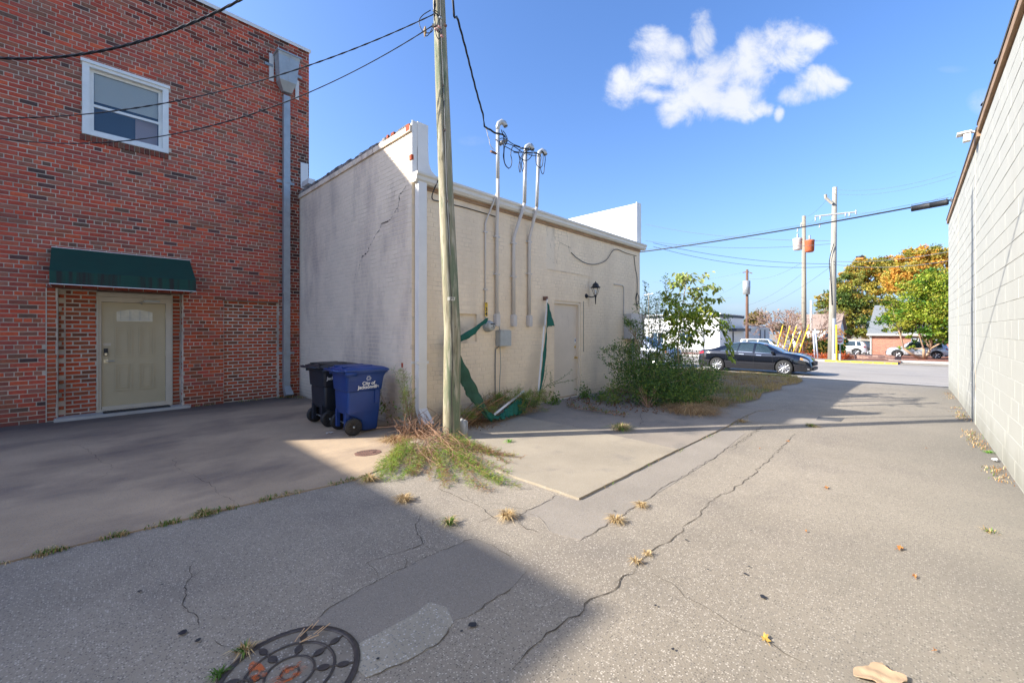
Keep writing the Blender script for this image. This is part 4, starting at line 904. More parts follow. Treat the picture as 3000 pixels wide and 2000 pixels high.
# cables
def wire(name, label, path, r, mat=WIRE, group='overhead cables', n=6):
    m = M(); m.tube(path, r, n); o = part(name, m, mat, None, True); return tag(o, label, 'cable', group)
def wtag(m, label, mt_=WIRE): return tag(part('overhead_cable', m, mt_, None, True), label, 'cable', 'overhead cables')
wtag(twist(curve((3.62,4.75,8.62), (-1.8,10.30,5.65), 1.32, 60), .010, .012, 3, .5), 'thick twisted black cable crossing the brick wall above the white window')
wtag(twist(curve(QP(385,130,.05), (-2.1,10.41,4.62), .62, 50), .006, .005, 2, .35), 'upper of two thin cables from the pole crossing the white window')
wtag(twist(curve(QP(378,232,.05), (-2.0,10.41,4.66), .98, 50), .006, .005, 2, .35), 'lower of two thin cables from the pole crossing the white window')
wtag(twist(curve(QP(385,140,.0), (-.9,-1.5,6.9), .35, 40), .010, .010, 3, .4), 'short thick black cable running up from the pole clamp out of the picture')
dp = spl([(3.62,4.7,8.5), QP(555,0,-.0), QP(600,180,-.25), QP(680,480,-.6), QP(760,800,-1.0), QP(830,1050,-1.3)], 6) + spl([QP(845,1165,-1.45), QP(900,1195,-1.6), QH(460,440,.0), QH(620,470,.0), QH(700,540,0)], 5)
wtag(twist(dp, .008, .010, 3, .5), 'black service drop descending from the near pole to the left mast head')
# far wires
def fw(a, b, sag, r, label, mt_=WIREG): wtag_ = M(); wtag_.tube(curve(a, b, sag, 30), r, 5); return tag(part('overhead_cable', wtag_, mt_, None), label, 'cable', 'overhead cables')
sp0, sp1 = Vector((20, -.0, 5.83)), Vector((20, -.95, 5.88))
m = M(); m.tube(curve((20, 26, 6.6), (20, .0, 5.83), .55, 40) + [sp1] + curve(sp1, (20, -22, 6.6), .4, 12)[1:], .028, 8)
wtag(m, 'thickest black cable with clips spanning the street mouth, carrying the splice case')
m = M(); m.tube([p + Vector((0,0,.09+.01*math.sin(i))) for i, p in enumerate(curve((20, 26, 6.6), (20, .0, 5.83), .55, 40))], .006, 5); wtag(m, 'thin support strand lashed just above the thickest black cable', WIREG)
sc = thing('splice_case', 'black cylindrical splice case hanging on the thick cable beside the cream wall', 'splice case', sp0)
a, b = Vector((20,-.02,5.78)), Vector((20,-.93,5.83))
m = M(); m.tube([a, a.lerp(b,.02), a.lerp(b,.03), a.lerp(b,.49), a.lerp(b,.5), a.lerp(b,.51), a.lerp(b,.93), a.lerp(b,.95), b], [.08,.105,.10,.10,.106,.10,.10,.106,.08], 14); part('case', m, BLACK, sc, True)
m = M()
for t in (-.1,-.2,-.3): m.box((19.97, b.y+t+.13, b.z-.02), (20.03, b.y+t+.16, b.z+.13))
m.tube([a+Vector((0,0,.14)), b+Vector((0,0,.14))], .012, 5); part('clip', m, WIREG, sc)
for i in range(7):
    pass

# ------------------------------------------------------------------ wheeled bins
def rrect(x0, x1, hw, r, n=4):
    pts = []
    for (cx, cy, a0) in ((x1-r, hw-r, 0), (x0+r, hw-r, 90), (x0+r, -hw+r, 180), (x1-r, -hw+r, 270)):
        for k in range(n+1):
            a = math.radians(a0 + 90*k/n); pts.append((cx + r*math.cos(a), cy + r*math.sin(a)))
    return pts
def make_bin(name, label, loc, rz, bodym, lidm, recycle):
    t = thing(name, label, 'wheelie bin', loc, rz)
    rings = [(.03,-.02,.265,.20,.05),(.06,-.05,.285,.22,.06),(.20,-.10,.295,.235,.06),(.30,-.33,.305,.25,.06),(.34,-.345,.31,.255,.06),(.60,-.352,.32,.267,.05),(.635,-.345,.33,.260,.05),(.645,-.372,.335,.283,.05),(.84,-.385,.375,.295,.05),(.90,-.39,.43,.30,.05),(.905,-.41,.45,.315,.05),(.935,-.41,.45,.315,.05)]
    m = M(); vs = []; nn_ = 20
    for (z, x0, x1, hw, r) in rings: vs += [(a, b, z) for a, b in rrect(x0, x1, hw, r)]
    m.add(vs, [(i*nn_+k, i*nn_+(k+1) % nn_, (i+1)*nn_+(k+1) % nn_, (i+1)*nn_+k) for i in range(len(rings)-1) for k in range(nn_)] + [tuple(range(nn_-1,-1,-1))])
    me = m.mesh('body', bodym, True); bd = link('body', me, t, True)
    md = bd.modifiers.new('bevel', 'BEVEL'); md.width = .006; md.segments = 2; md.limit_method = 'ANGLE'; md.angle_limit = math.radians(28)
    m = M()
    for q_ in (((-.34,-.303,.80), (-.20,-.262,.905)), ((.18,-.285,.44), (.26,-.262,.64)), ((-.34,.262,.80), (-.20,.303,.905))): part('rib', M().box(*q_), bodym, t, False, True)
    m = M(); m.box((-.36,-.20,.08), (-.30,-.13,.34)); m.box((-.36,.13,.08), (-.30,.20,.34)); m.box((-.20,-.22,.12), (-.10,.22,.30)); m.box((-.34,-.21,.30),(-.12,.21,.34)); part('axle_housing', m, bodym, t, False, True)
    # arms and handle bar
    m = M(); m.tube([(-.42,-.29,.93),(-.50,-.285,.955),(-.535,-.27,.95)], .016, 8); m.tube([(-.42,.29,.93),(-.50,.285,.955),(-.535,.27,.95)], .016, 8); m.tube([(-.535,-.29,.95),(-.535,.29,.95)], .017, 10); m.box((-.42,-.325,.87), (-.20,-.305,.93)); m.box((-.42,.305,.87), (-.20,.325,.93)); part('handle', m, bodym, t, True, True)
    # lid
    m = M(); vs = []
    lr = [(.935,-.43,.475,.325,.05),(.965,-.43,.478,.328,.05),(.975,-.40,.45,.31,.05),(.99,-.30,.40,.25,.05),(.995,-.05,.30,.16,.05)]
    for (z, x0, x1, hw, r) in lr: vs += [(a, b, z + .018*(1-(a/.45)**2) - .025*max(a,0)) for a, b in rrect(x0, x1, hw, r)]
    m.add(vs, [(i*nn_+k, i*nn_+(k+1) % nn_, (i+1)*nn_+(k+1) % nn_, (i+1)*nn_+k) for i in range(len(lr)-1) for k in range(nn_)] + [tuple(range(4*nn_, 5*nn_))])
    ld = part('lid', m, lidm, t, True, True)
    m = M()
    for y in (-.16, .16): m.box((-.40, y-.03, .985), (.18, y+.03, 1.012))
    m.box((-.46,-.28,.945), (-.42,-.2,.975)); m.box((-.46,.2,.945), (-.42,.28,.975)); m.tube([(-.44,-.3,.955),(-.44,.3,.955)], .013, 8); lr_ = part('lid_rib', m, lidm, ld, False, True); md = lr_.modifiers.new('bevel','BEVEL'); md.width=.008; md.segments=2
    for s in (-1, 1):
        m = M(); y = s*.275; m.lathe([(.05,-.022),(.112,-.03),(.126,-.022),(.128,0),(.126,.022),(.112,.03),(.05,.022)], (-.245, y, .128), 'Y', 28); wh = part('wheel', m, BLACK, t, True, True)
        m = M()
        for k in range(8):
            w = 2*math.pi*k/8; m.tube([(-.245+.03*math.cos(w), y+s*.024, .128+.03*math.sin(w)), (-.245+.10*math.cos(w), y+s*.026, .128+.10*math.sin(w))], .007, 5)
        m.lathe([(.05,0),(.0,0)], (-.245, y+s*.012, .128), 'Y', 20)
        part('spoke', m, mat('wheel_spoke', (.03,.027,.026), .6), wh, False, True)
        m = M(); m.lathe([(0, s*.042),(.014, s*.040),(.016, s*.024)], (-.245, y, .128), 'Y', 12); part('hub_cap', m, GALV, wh, True, True)
    m = M(); m.tube([(-.245,-.27,.128),(-.245,.27,.128)], .012, 8); part('axle', m, GALV, t, False, True)
    yo = -.302
    def side(z): return -float(np.interp(z, [.645,.84,.90], [.283,.295,.30])) - .004
    txt = [('City of', .727, .070), ('Jacksonville', .672, .070)] if recycle else [('Jacksonville', .75, .07)]
    for (s_, z, sz) in txt:
        me = text_mesh(s_, sz, LETTER, 'lettering', .0012, bold=.0018)
        o = link('lettering', xform(me, (.03 if recycle else -.085, side(z+.025) - .007, z+.025), (1,0,0), (0, -.08, 1)), t, True)
    if recycle:
        m = M()
        cx, cz = .03, .825; Rr = .046
        for k in range(3):      # three folded arrows chasing round a triangle
            a0 = math.radians(90 + 120*k); a1 = a0 - math.radians(120)
            A_ = Vector((math.cos(a0), math.sin(a0)))*Rr; B_ = Vector((math.cos(a1), math.sin(a1)))*Rr
            d_ = (B_ - A_).normalized(); p_ = Vector((-d_.y, d_.x)); w = .0075
            s0 = A_.lerp(B_, .16); s1 = A_.lerp(B_, .62); tip = A_.lerp(B_, .86)
            out2 = [s0 + p_*w, s1 + p_*w, s1 + p_*w*2.1, tip, s1 - p_*w*2.1, s1 - p_*w, s0 - p_*w]
            inn = [s0.lerp(s1,.08) + p_*w*.5, s1 + p_*w*.5, s1 + p_*w*1.2, s1.lerp(tip,.75), s1 - p_*w*1.2, s1 - p_*w*.5, s0.lerp(s1,.08) - p_*w*.5]
            n_ = len(out2)
            V_ = [(cx+q.x, side(cz+q.y)-.004, cz+q.y) for q in out2 + inn]
            m.add(V_, [(i, (i+1) % n_, n_+(i+1) % n_, n_+i) for i in range(n_)])
        part('recycling_symbol', m, LETTER, t, False, True)
    SX = .77
    def sq(o_):
        nm = o_.name.split('.')[0]
        if nm == 'wheel': o_.location.x += .05; return
        if nm in ('lettering', 'recycling_symbol'): return
        if o_.data: o_.data.transform(Matrix.Diagonal((SX, 1, 1, 1)))
        for c_ in o_.children: sq(c_)
    for o_ in list(t.children): sq(o_)
    return t
make_bin('wheelie_bin', 'bright blue recycling bin with white recycling symbol and City of Jacksonville lettering', (2.96, 6.14, .012), math.radians(-3), BLUEP, BLUEP, True)
make_bin('wheelie_bin', 'dark navy refuse bin with charcoal lid standing behind the blue recycling bin', (2.93, 6.98, .012), math.radians(2), DARKP, LIDP, False)

# ------------------------------------------------------------------ milk jug by the pole
q = G(1061, 1001); jg = thing('milk_jug', 'translucent white plastic gallon jug on the concrete right of the pole foot', 'jug', (q.x, q.y, .022), .5)
JUG = mat('cloudy_plastic', (.6,.6,.58), .4, trans=.35)
m = M(); vs = []; rr_ = [(.0,.060,.02),(.01,.072,.025),(.13,.073,.03),(.17,.066,.035),(.20,.045,.03)]
for z, h, r in rr_: vs += [(a, b, z) for a, b in rrect(-h, h, h, r)]
m.add(vs, [(i*20+k, i*20+(k+1) % 20, (i+1)*20+(k+1) % 20, (i+1)*20+k) for i in range(4) for k in range(20)] + [tuple(range(19,-1,-1))]); part('bottle', m, JUG, jg, True, True)
m = M(); m.lathe([(.045,.198),(.022,.22),(.02,.235),(.0,.236)], n=14); part('neck', m, JUG, jg, True, True)
m = M(); m.tube(spl([(.0,-.02,.215),(.0,-.075,.20),(.0,-.08,.14),(.0,-.06,.12)], 4), .010, 8); part('handle', m, JUG, jg, True, True)

# ------------------------------------------------------------------ fallen awning
fa = thing('fallen_awning', 'torn green canvas awning with bent white frame hanging off the wall and lying below', 'awning', (5.6, 5.3, 0))
def AP(x, y, Y): return PY((1300 + x/3.137)*.784, (800 + y/3.136)*.784, Y)
def strip(up_, lo_, mt_, name, n=10, wob=.02, seed=0):
    r = random.Random(seed); A1, B1 = spl(up_, n), spl(lo_, n); m = M(); vs = []; rows = 4; k = min(len(A1), len(B1))
    for i in range(k):
        for j in range(rows+1):
            p = A1[i].lerp(B1[i], j/rows); p = p + Vector((r.uniform(-1,1)*wob*.15, -abs(math.sin(i*.55 + j*1.1))*wob, (r.uniform(-1,1)*wob*.4 if j == rows else 0))); vs.append(p)
    m.add(vs, [(i*(rows+1)+j, i*(rows+1)+j+1, (i+1)*(rows+1)+j+1, (i+1)*(rows+1)+j) for i in range(k-1) for j in range(rows)])
    o = part(name, m, mt_, fa, True); md = o.modifiers.new('thickness', 'SOLIDIFY'); md.thickness = .003; return o
strip([AP(20,620,5.42), AP(140,575,5.42), AP(300,480,5.45), AP(385,415,5.47), AP(405,415,5.48)], [AP(20,720,5.42), AP(150,632,5.42), AP(270,570,5.45), AP(330,500,5.47), AP(395,450,5.48)], CANVASL, 'canvas', 8, .02, 1)
strip([AP(80,600,5.30), AP(140,745,5.28), AP(240,935,5.22), AP(330,1120,5.15), AP(390,1240,5.08), AP(430,1300,5.02)], [AP(60,900,5.30), AP(145,1000,5.28), AP(210,1130,5.22), AP(300,1225,5.13), AP(370,1320,5.06), AP(415,1352,5.0)], mat('faded_green_canvas', (.035,.10,.055), .8, noise=(4,.35,6,None)), 'canvas', 8, .035, 2)
strip([AP(330,1215,5.12), AP(470,1305,5.02), AP(560,1240,5.04), AP(650,1160,5.12), AP(720,1120,5.22)], [AP(415,1352,5.0), AP(540,1325,4.95), AP(620,1305,5.0), AP(700,1280,5.08), AP(770,1225,5.2)], CANVASL, 'canvas', 12, .06, 3)
strip([AP(725,1150,5.24), AP(780,1160,5.27), AP(830,1170,5.3), AP(862,1165,5.32)], [AP(770,1200,5.2), AP(800,1225,5.22), AP(820,1235,5.25), AP(838,1238,5.27)], CANVASL, 'canvas', 6, .02, 4)
strip([AP(950,270,5.46), AP(945,480,5.44), AP(915,700,5.40), AP(890,950,5.34), AP(868,1150,5.28)], [AP(965,290,5.42), AP(948,500,5.40), AP(942,700,5.37), AP(915,950,5.32), AP(872,1165,5.27)], CANVASL, 'canvas', 8, .012, 5)
strip([AP(962,280,5.44), AP(975,340,5.43), AP(995,410,5.43), AP(1016,480,5.42)], [AP(945,500,5.42), AP(950,498,5.42), AP(965,488,5.42), AP(1014,484,5.42)], CANVASL, 'canvas', 6, .015, 6)
for L, rr2 in (([AP(952,240,5.47), AP(945,330,5.47), AP(930,480,5.45)], .019), ([AP(922,490,5.45), AP(905,700,5.41), AP(880,950,5.35), AP(868,1110,5.30)], .020), ([AP(462,1302,5.0), AP(600,1190,5.06), AP(735,1085,5.22)], .024), ([AP(725,1148,5.24), AP(860,1170,5.33)], .022)):
    m = M(); m.tube(L, rr2, 4); part('frame_bar', m, WHITE, fa)
m = M(); q = AP(953, 240, 5.5); m.box((q.x-.02, q.y, q.z-.02), (q.x+.02, YW-.008, q.z+.06)); part('bracket', m, RUSTI, fa)

# ------------------------------------------------------------------ cream block building on the right
YR = -.78; XR = 16.9; HR = 4.55
rb = thing('block_building', 'long cream painted concrete block building edging the right side of the alley', 'building', (6, YR, 0))
m = M(); m.box((-6, YR - .3, -.2), (XR, YR - .0035, HR)); m.box((XR-.3, YR - 14, -.2), (XR, YR - .302, HR)); m.box((-6, YR - 14, -.2), (-5.7, YR - .302, HR)); part('wall', m, CMUJ, rb)
masonry(rb, (0, YR, 0), (1,0,0), (0,1,0), -6, XR, -.2, HR, CMU, [(.52,.50,.43)]*3, L=.403, H=.203, j=.006, inset=.003, depth=.0035, header_every=0, nparts=280, name='concrete_block', stuff='blockwork', seed=77, jit=.0012, colnoise=.01)
m = M(); m.box((-6, YR - 13.9, HR - .2), (XR - .35, YR - .35, HR - .05)); part('roof', m, ROOFD, rb)
m = M(); m.box((9.6, YR - .1, HR + .0), (XR + .03, YR + .035, HR + .10)); m.box((-6, YR - .1, HR + .06), (9.58, YR + .03, HR + .16)); m.box((-6, YR - .1, HR), (9.58, YR - .01, HR + .06)); part('fascia_board', m, BROWN, rb)
m = M(); m.box((-6, YR - .3, HR + .162), (9.58, YR + .04, HR + .20)); m.box((9.6, YR - .3, HR + .10), (XR + .04, YR + .045, HR + .145))
for x in (7.6, 8.9): m.lathe([(.0,.05),(.10,.03),(.12,.0)], (x, YR - .06, HR + .22), 'Z', 10)
part('roof_edging', m, ROOFD, rb)
for x in (10.2, 13.6):
    m = M(); m.box((x, YR + .0005, -.03), (x + .02, YR + .003, HR)); part('control_joint', m, PJOINT, rb)
m = M(); m.tube([(9.75,YR+.02,HR+.12),(9.75,YR+.16,HR+.16)], .02, 8); fl = part('floodlight', m, WHITE, rb)
m = M(); m.box((9.66, YR+.08, HR+.12), (9.84, YR+.24, HR+.145)); m.box((9.68, YR+.09, HR+.0), (9.80, YR+.17, HR+.115)); part('lamp_head', m, WHITE, fl)

# ------------------------------------------------------------------ foliage tools
def leaves(name, C, size, mt_, parent, pal, seed=0, ratio=.5, up=0.0, dirs=None, fold=False, cvar=.2, kind=None, pidx=None):
    r = np.random.RandomState(seed); C = np.asarray(C, dtype=np.float64); n = len(C)
    t = r.normal(size=(n, 3)) if dirs is None else np.asarray(dirs) + r.normal(size=(n,3))*.25
    t[:, 2] += up; t /= np.linalg.norm(t, axis=1)[:, None] + 1e-9
    a = r.normal(size=(n, 3)); s = np.cross(t, a); s /= np.linalg.norm(s, axis=1)[:, None] + 1e-9
    sz = (size * r.uniform(.6, 1.3, n))[:, None] if not hasattr(size, '__len__') else np.asarray(size)[:, None]
    V = np.stack([C, C + t*sz*.45 + s*sz*ratio*.5, C + t*sz, C + t*sz*.45 - s*sz*ratio*.5], 1).reshape(-1, 3)
    Q = np.arange(4*n).reshape(n, 4); pal = np.array(pal)
    idx = r.randint(0, len(pal), n) if pidx is None else pidx
    c = pal[idx] * (1 + r.uniform(-cvar, cvar, (n, 1))); c = np.repeat(c, 4, axis=0)
    o = link(name, qmesh(name, V, Q, mt_, c), parent)
    if kind: o['kind'] = kind
    return o
def tuft(name, label, cat, c, n, h, spread, pal, group=None, seed=0, lean=.6, flat_=.3, w=.006, parent=None):
    r = np.random.RandomState(seed); c = np.array(c)
    V = []; Cc = []; pal = np.array(pal)
    for i in range(n):
        a = r.uniform(0, 6.283); d = np.array([math.cos(a), math.sin(a), 0]); b = c + d*r.uniform(0, spread)*r.uniform(.3,1); L = h*r.uniform(.5, 1.2); ln = r.uniform(.1, lean*2)
        z0 = zg(b[0]); b[2] = max(b[2], z0)
        m1 = b + d*L*ln*.4 + np.array([0,0,L*(.6 - flat_*.4)]); e = b + d*L*ln + np.array([0,0,L*max(.05,(1-flat_)*(1.1-ln*.6))])
        s = np.array([-d[1], d[0], 0])*w*r.uniform(.6,1.4); V += [b-s, b+s, m1+s*.7, m1-s*.7, m1-s*.7, m1+s*.7, e+s*.1, e-s*.1]
        col = pal[r.randint(len(pal))]*(1+r.uniform(-.25,.25)); Cc += [col]*8
    V = np.array(V); Q = np.arange(len(V)).reshape(-1, 4)
    o = link(name, qmesh(name, V, Q, DRY, np.array(Cc)), parent)
    if parent is None: tag(o, label, cat, group)
    return o
STRAW = [(.55,.40,.20),(.46,.33,.16),(.62,.47,.26),(.38,.25,.12)]
GRN = [(.10,.20,.03),(.16,.26,.05),(.07,.15,.03)]
MIXG = STRAW + GRN
T = lambda x, y, z=.0: G(x, y, z)
k3 = .27336
for i, (x, y, n, h, s, pal, lab) in enumerate([
    (1003.5+590*k3, 925.1+965*k3, 260, .13, .05, STRAW, 'large pale straw tuft at the crack corner below the concrete slab'),
    (1003.5+1720*k3, 925.1+868*k3, 140, .09, .05, STRAW, 'straw tuft upper right on the crack beside the smooth asphalt strip'),
    (1003.5+1500*k3, 925.1+992*k3, 170, .10, .06, STRAW, 'straw tuft lower left on the crack beside the smooth asphalt strip'),
    (1003.5+105*k3, 925.1+1018*k3, 110, .12, .05, MIXG, 'green and straw tuft beside the edge of the building shade'),
    (784+.25*575, 862.4+.25*1150, 220, .12, .08, STRAW, 'straw tuft just below the bright green weed near the brush pile'),
    (784+.25*250, 862.4+.25*960, 260, .14, .10, STRAW + MIXG, 'straw clump at the left foot of the brush pile by the concrete corner'),
    (784+.25*1540, 862.4+.25*610, 60, .10, .05, [(.14,.34,.03),(.2,.42,.06)], 'small vivid green sprig at the right foot of the near pole'),
    (1254.4+645*.26667, 846.7+520*.26667, 420, .20, .22, MIXG, 'green and brown grass clump on the concrete apron across the pole shadow'),
    (1254.4+2290*.26667, 846.7+495*.26667, 150, .09, .14, MIXG, 'flat brownish weed at the crack beyond the apron near the pole shadow'),
    (1254.4+1690*.26667, 846.7+455*.26667, 150, .10, .13, STRAW, 'dry tuft at the broken corner of the concrete apron'),
    (.42494*1100, 901.6+.42494*655, 200, .08, .09, MIXG, 'green grass tuft on the joint between courtyard concrete and asphalt'),
    (1461, 1291, 60, .07, .03, STRAW, 'small straw tuft on the long alley crack'),
    (1487, 1273, 50, .06, .03, STRAW, 'tiny straw tuft just above another on the long alley crack'),
    (392+.3333*515, 1176+.3333*955, 90, .07, .05, MIXG, 'mixed grass tuft on the left rim of the manhole cover'),
    (392+.3333*335, 1176+.3333*1120, 70, .05, .04, GRN, 'low green weed at the lower left rim of the manhole cover'),
    (2270, 1039, 60, .07, .06, [(.12,.30,.04),(.2,.4,.06)], 'bright green weed at the foot of the cream block wall'),
    (1176+.5*2195, 940.8+.5*560, 50, .05, .08, GRN+STRAW, 'flat green weed on a crack near the right edge of the alley'),
    (671+.3*0, 902, 280, .20, .14, STRAW, 'dry grass clump between the downspout foot and the dark bin')]):
    p = T(x, y); z = .022 if (3.15 < p.x < 8.5 and p.y > 2.16) else (.012 if p.y > 4.3 and p.x < 3.1 else 0.004)
    p = G(x, y, z); tuft('weed_tuft', lab, 'weed', p, int(n*.8), h*.72, s*.85, pal, 'weed tufts in the pavement cracks', 100+i, .8, .35, .0035)
# weeds along joints : uncountable
def joint_weeds(name, pts, n, h, pal, seed, spread=.03, w=.003):
    r = np.random.RandomState(seed); m_ = []; 
    V = []; Cc = []; pts = [np.array(p) for p in pts]; pal = np.array(pal)
    for i in range(n):
        k = r.randint(len(pts)-1); t = r.uniform(); b = pts[k]*(1-t)+pts[k+1]*t + np.array([*(r.normal(size=2)*spread), 0]); a = r.uniform(0,6.283); d = np.array([math.cos(a), math.sin(a), 0]); L = h*r.uniform(.4,1.3); s = np.array([-d[1], d[0], 0])*w
        if math.sin(k*7.3 + t*9 + seed) < -.1: continue
        e = b + d*L*.7 + np.array([0,0,L*.7]); mm = b + d*L*.2 + np.array([0,0,L*.5]); V += [b-s, b+s, mm+s, mm-s, mm-s, mm+s, e, e]; Cc += [pal[r.randint(len(pal))]*(1+r.uniform(-.2,.2))]*8
    V = np.array(V); o = link(name, qmesh(name, V, np.arange(len(V)).reshape(-1,4), DRY, np.array(Cc))); o['kind'] = 'stuff'; return tag(o, 'low weeds and dead grass growing along the pavement joints', 'weeds')
joint_weeds('joint_weeds', [G(0,1298),G(200,1248),G(350,1212),G(465,1184),G(640,1141),G(820,1100)], 1500, .045, MIXG, 3, .02)
joint_weeds('wall_foot_weeds', [(16.5,YR+.08,-.06),(12,YR+.10,0),(9,YR+.12,0),(6.5,YR+.09,0)], 1300, .045, STRAW + [(.35,.16,.05),(.2,.14,.08),(.12,.2,.04)], 4, .05)
joint_weeds('brick_foot_weeds', [(1.4,BY-.05,.01),(2.5,BY-.05,.01),(3.3,BY-.1,.01),(3.5,BY-.5,.01)], 500, .07, STRAW + GRN, 5, .04)
joint_weeds('apron_edge_weeds', [(3.5,2.17,.0),(5.0,2.17,.0),(5.6,2.13,0),(7.2,2.1,.0),(8.3,2.1,0)], 260, .035, MIXG, 8, .02)
# fallen leaves
for i, (x, y, s, lab) in enumerate([(1898.5,1120,.085,'orange oak leaf lying on the sunny alley left of the cream wall'),(2068,1259,.085,'curled orange brown leaf on the lower right of the alley'),(1757,1466,.08,'yellowish leaf fragment on the crack at the bottom of the alley'),(1851,1221,.03,'tiny orange leaf speck in the middle of the alley'),(2128,1029,.05,'small orange leaf near the shaded end of the cream wall'),(1811,1013,.07,'yellow orange leaf just below the pole shadow'),(1745,1030,.03,'tiny orange leaf left of the alley below the pole shadow'),(2148,1494,.03,'small rust coloured leaf near the bottom right'),(2100,1323,.05,'thin brown twig like leaf in the right half of the alley')]):
    p = G(x, y, .006); r1 = random.Random(i+40); n = 11; o_ = M(); a0 = r1.uniform(0,6.28)
    vs = [(0,0,.004)]
    for k in range(n):
        w = 2*math.pi*k/n; rad = s*.5*(1 if k % 2 else .55)*(1.25 if k in (0,1,n-1) else .8); vs.append((rad*math.cos(w+a0), rad*math.sin(w+a0)*.6, .002 + .016*r1.random()))
    o_.add(vs, [(0, k+1, (k+1) % n + 1) for k in range(n)]); o_.tube([(0,0,.004),(s*.8*math.cos(a0),s*.5*math.sin(a0),.004)], .0012, 4)
    o = link('fallen_leaf', o_.mesh('fallen_leaf', mat('leaf_orange', (.50,.20,.04), .7) if i != 2 else mat('leaf_yellow', (.45,.27,.05), .7))); o.location = p
    tag(o, lab, 'leaf', 'fallen leaves on the alley')
# paper bag scrap
p = G(2022, 1556, .004); r1 = random.Random(8); m = M(); vs = []; nx, ny = 10, 7
for i in range(nx):
    for j in range(ny): vs.append((-.085+.17*i/(nx-1)+r1.uniform(-.008,.008)+(.03*math.sin(j*1.1) if i in (0,nx-1) else 0), -.055+.11*j/(ny-1)+r1.uniform(-.008,.008), .006 + .007*abs(math.sin(i*.7+j*.5)) + r1.uniform(0,.009)))
m.add(vs, [(i*ny+j, (i+1)*ny+j, (i+1)*ny+j+1, i*ny+j+1) for i in range(nx-1) for j in range(ny-1)])
o = link('paper_bag', m.mesh('paper_bag', mat('kraft_paper', (.42,.29,.175), .85))); o.location = p; o.rotation_euler = (0,0,-.6); md = o.modifiers.new('s','SUBSURF'); md.levels = 1; md.render_levels = 1; md = o.modifiers.new('t','SOLIDIFY'); md.thickness = .003
tag(o, 'crumpled tan paper bag at the bottom right edge of the alley', 'paper bag')
for (x, y, lab) in ((2284,1058,'small white plastic scrap at the foot of the cream wall'),(757,996,'pale crumpled paper beside the wheels of the blue bin')):
    p = G(x, y, .01); m = M(); vs = []
    for i in range(6):
        for j in range(3): vs.append((-.05+.02*i, -.02+.02*j+.01*math.sin(i), .006+.02*abs(math.sin(i*2.1+j))))
    m.add(vs, [(i*3+j, (i+1)*3+j, (i+1)*3+j+1, i*3+j+1) for i in range(5) for j in range(2)]); o = link('litter', m.mesh('litter', SIGNW if x > 2000 else CURB)); o.location = p; tag(o, lab, 'litter')
# sticks on the manhole
m = M(); q = G(700, 1455, .02)
r1 = random.Random(4)
for i in range(7): a = q + Vector((r1.uniform(-.06,.06), r1.uniform(-.05,.03), 0)); w = r1.uniform(-.6,.8); L_ = r1.uniform(.04,.09); m.tube([a, a + Vector((L_*math.cos(w), L_*math.sin(w), .008))], .0022, 5)
o = part('twigs', m, mat('pale_twig', (.55,.36,.2), .8)); tag(o, 'few pale broken twigs lying on the upper rim of the manhole cover', 'twigs')
# ------------------------------------------------------------------ feathery cut brush
FEA = [(.22,.34,.04),(.30,.42,.06),(.16,.28,.035),(.37,.42,.08),(.40,.34,.10),(.15,.32,.045)]
FEAD = [(.36,.20,.09),(.30,.16,.08),(.42,.30,.14)]
def feather(root, stems, seed, pal, parent, nb=90, bl=.085, sw=.0035, prefix='', dead=.25, droop=.1):
    """stems: list of (start, mid, end) -> one twig mesh and one mesh of hair-fine leaves"""
    r = np.random.RandomState(seed); tm = M(); V = []; C = []
    palg = np.array(pal); pald = np.array(FEAD)
    for (a, b, c, rad) in stems:
        pts = spl([a, b, c], 7); tm.tube(pts, [rad*(1 - .8*i/(len(pts)-1)) for i in range(len(pts))], 5)
        n = len(pts); dd = r.uniform() < dead
        for k in range(nb):
            t = r.uniform(.18, 1)**.8; i = min(int(t*(n-1)), n-2); f = t*(n-1)-i; p = np.array(pts[i].lerp(pts[i+1], f)); tan = np.array((pts[i+1]-pts[i]).normalized())
            d = r.normal(size=3); d -= tan*d.dot(tan); d /= np.linalg.norm(d); L = bl*(1.25-t*.55)*r.uniform(.5,1.3)
            d = tan*.75 + d*.8; d[2] -= droop; d /= np.linalg.norm(d)
            # a small side spray: several hairs
            col = (pald if (dd or t < .3) and r.uniform() < .75 else palg)
            q = p + d*L; cc_ = col[r.randint(len(col))]
            s = np.cross(d, r.normal(size=3)); s = s/np.linalg.norm(s)
            V += [p - s*.0016, p + s*.0016, q, q]; C += [cc_*.8]*4
            for h in range(5):
                u = r.uniform(.2, 1); o = p + d*L*u; dh = d*.7 + r.normal(size=3)*.55; dh /= np.linalg.norm(dh); lh = L*.42*r.uniform(.5,1.2); s = np.cross(dh, r.normal(size=3)); s = s/np.linalg.norm(s)*sw*.5
                e = o + dh*lh; e[2] = max(e[2], .014); V += [o - s, o + s, e + s*.3, e - s*.3]; C += [cc_*(1+r.uniform(-.25,.25))]*4
    part('twigs', tm, TWIG, parent, True)
    V = np.array(V); V[:,2] = np.maximum(V[:,2], .012)
    link('foliage', qmesh('foliage', V, np.arange(len(V)).reshape(-1,4), LEAF, np.array(C)), parent)
def B(cx, cy, z=.03): return G(784 + .25*cx, 862.4 + .25*cy, 0) + Vector((0,0,z))
bp = thing('brush_pile', 'pile of cut feathery green branches heaped round the foot of the near pole', 'brush pile', (3.3, 4.3, 0))
r1 = random.Random(12); st = []
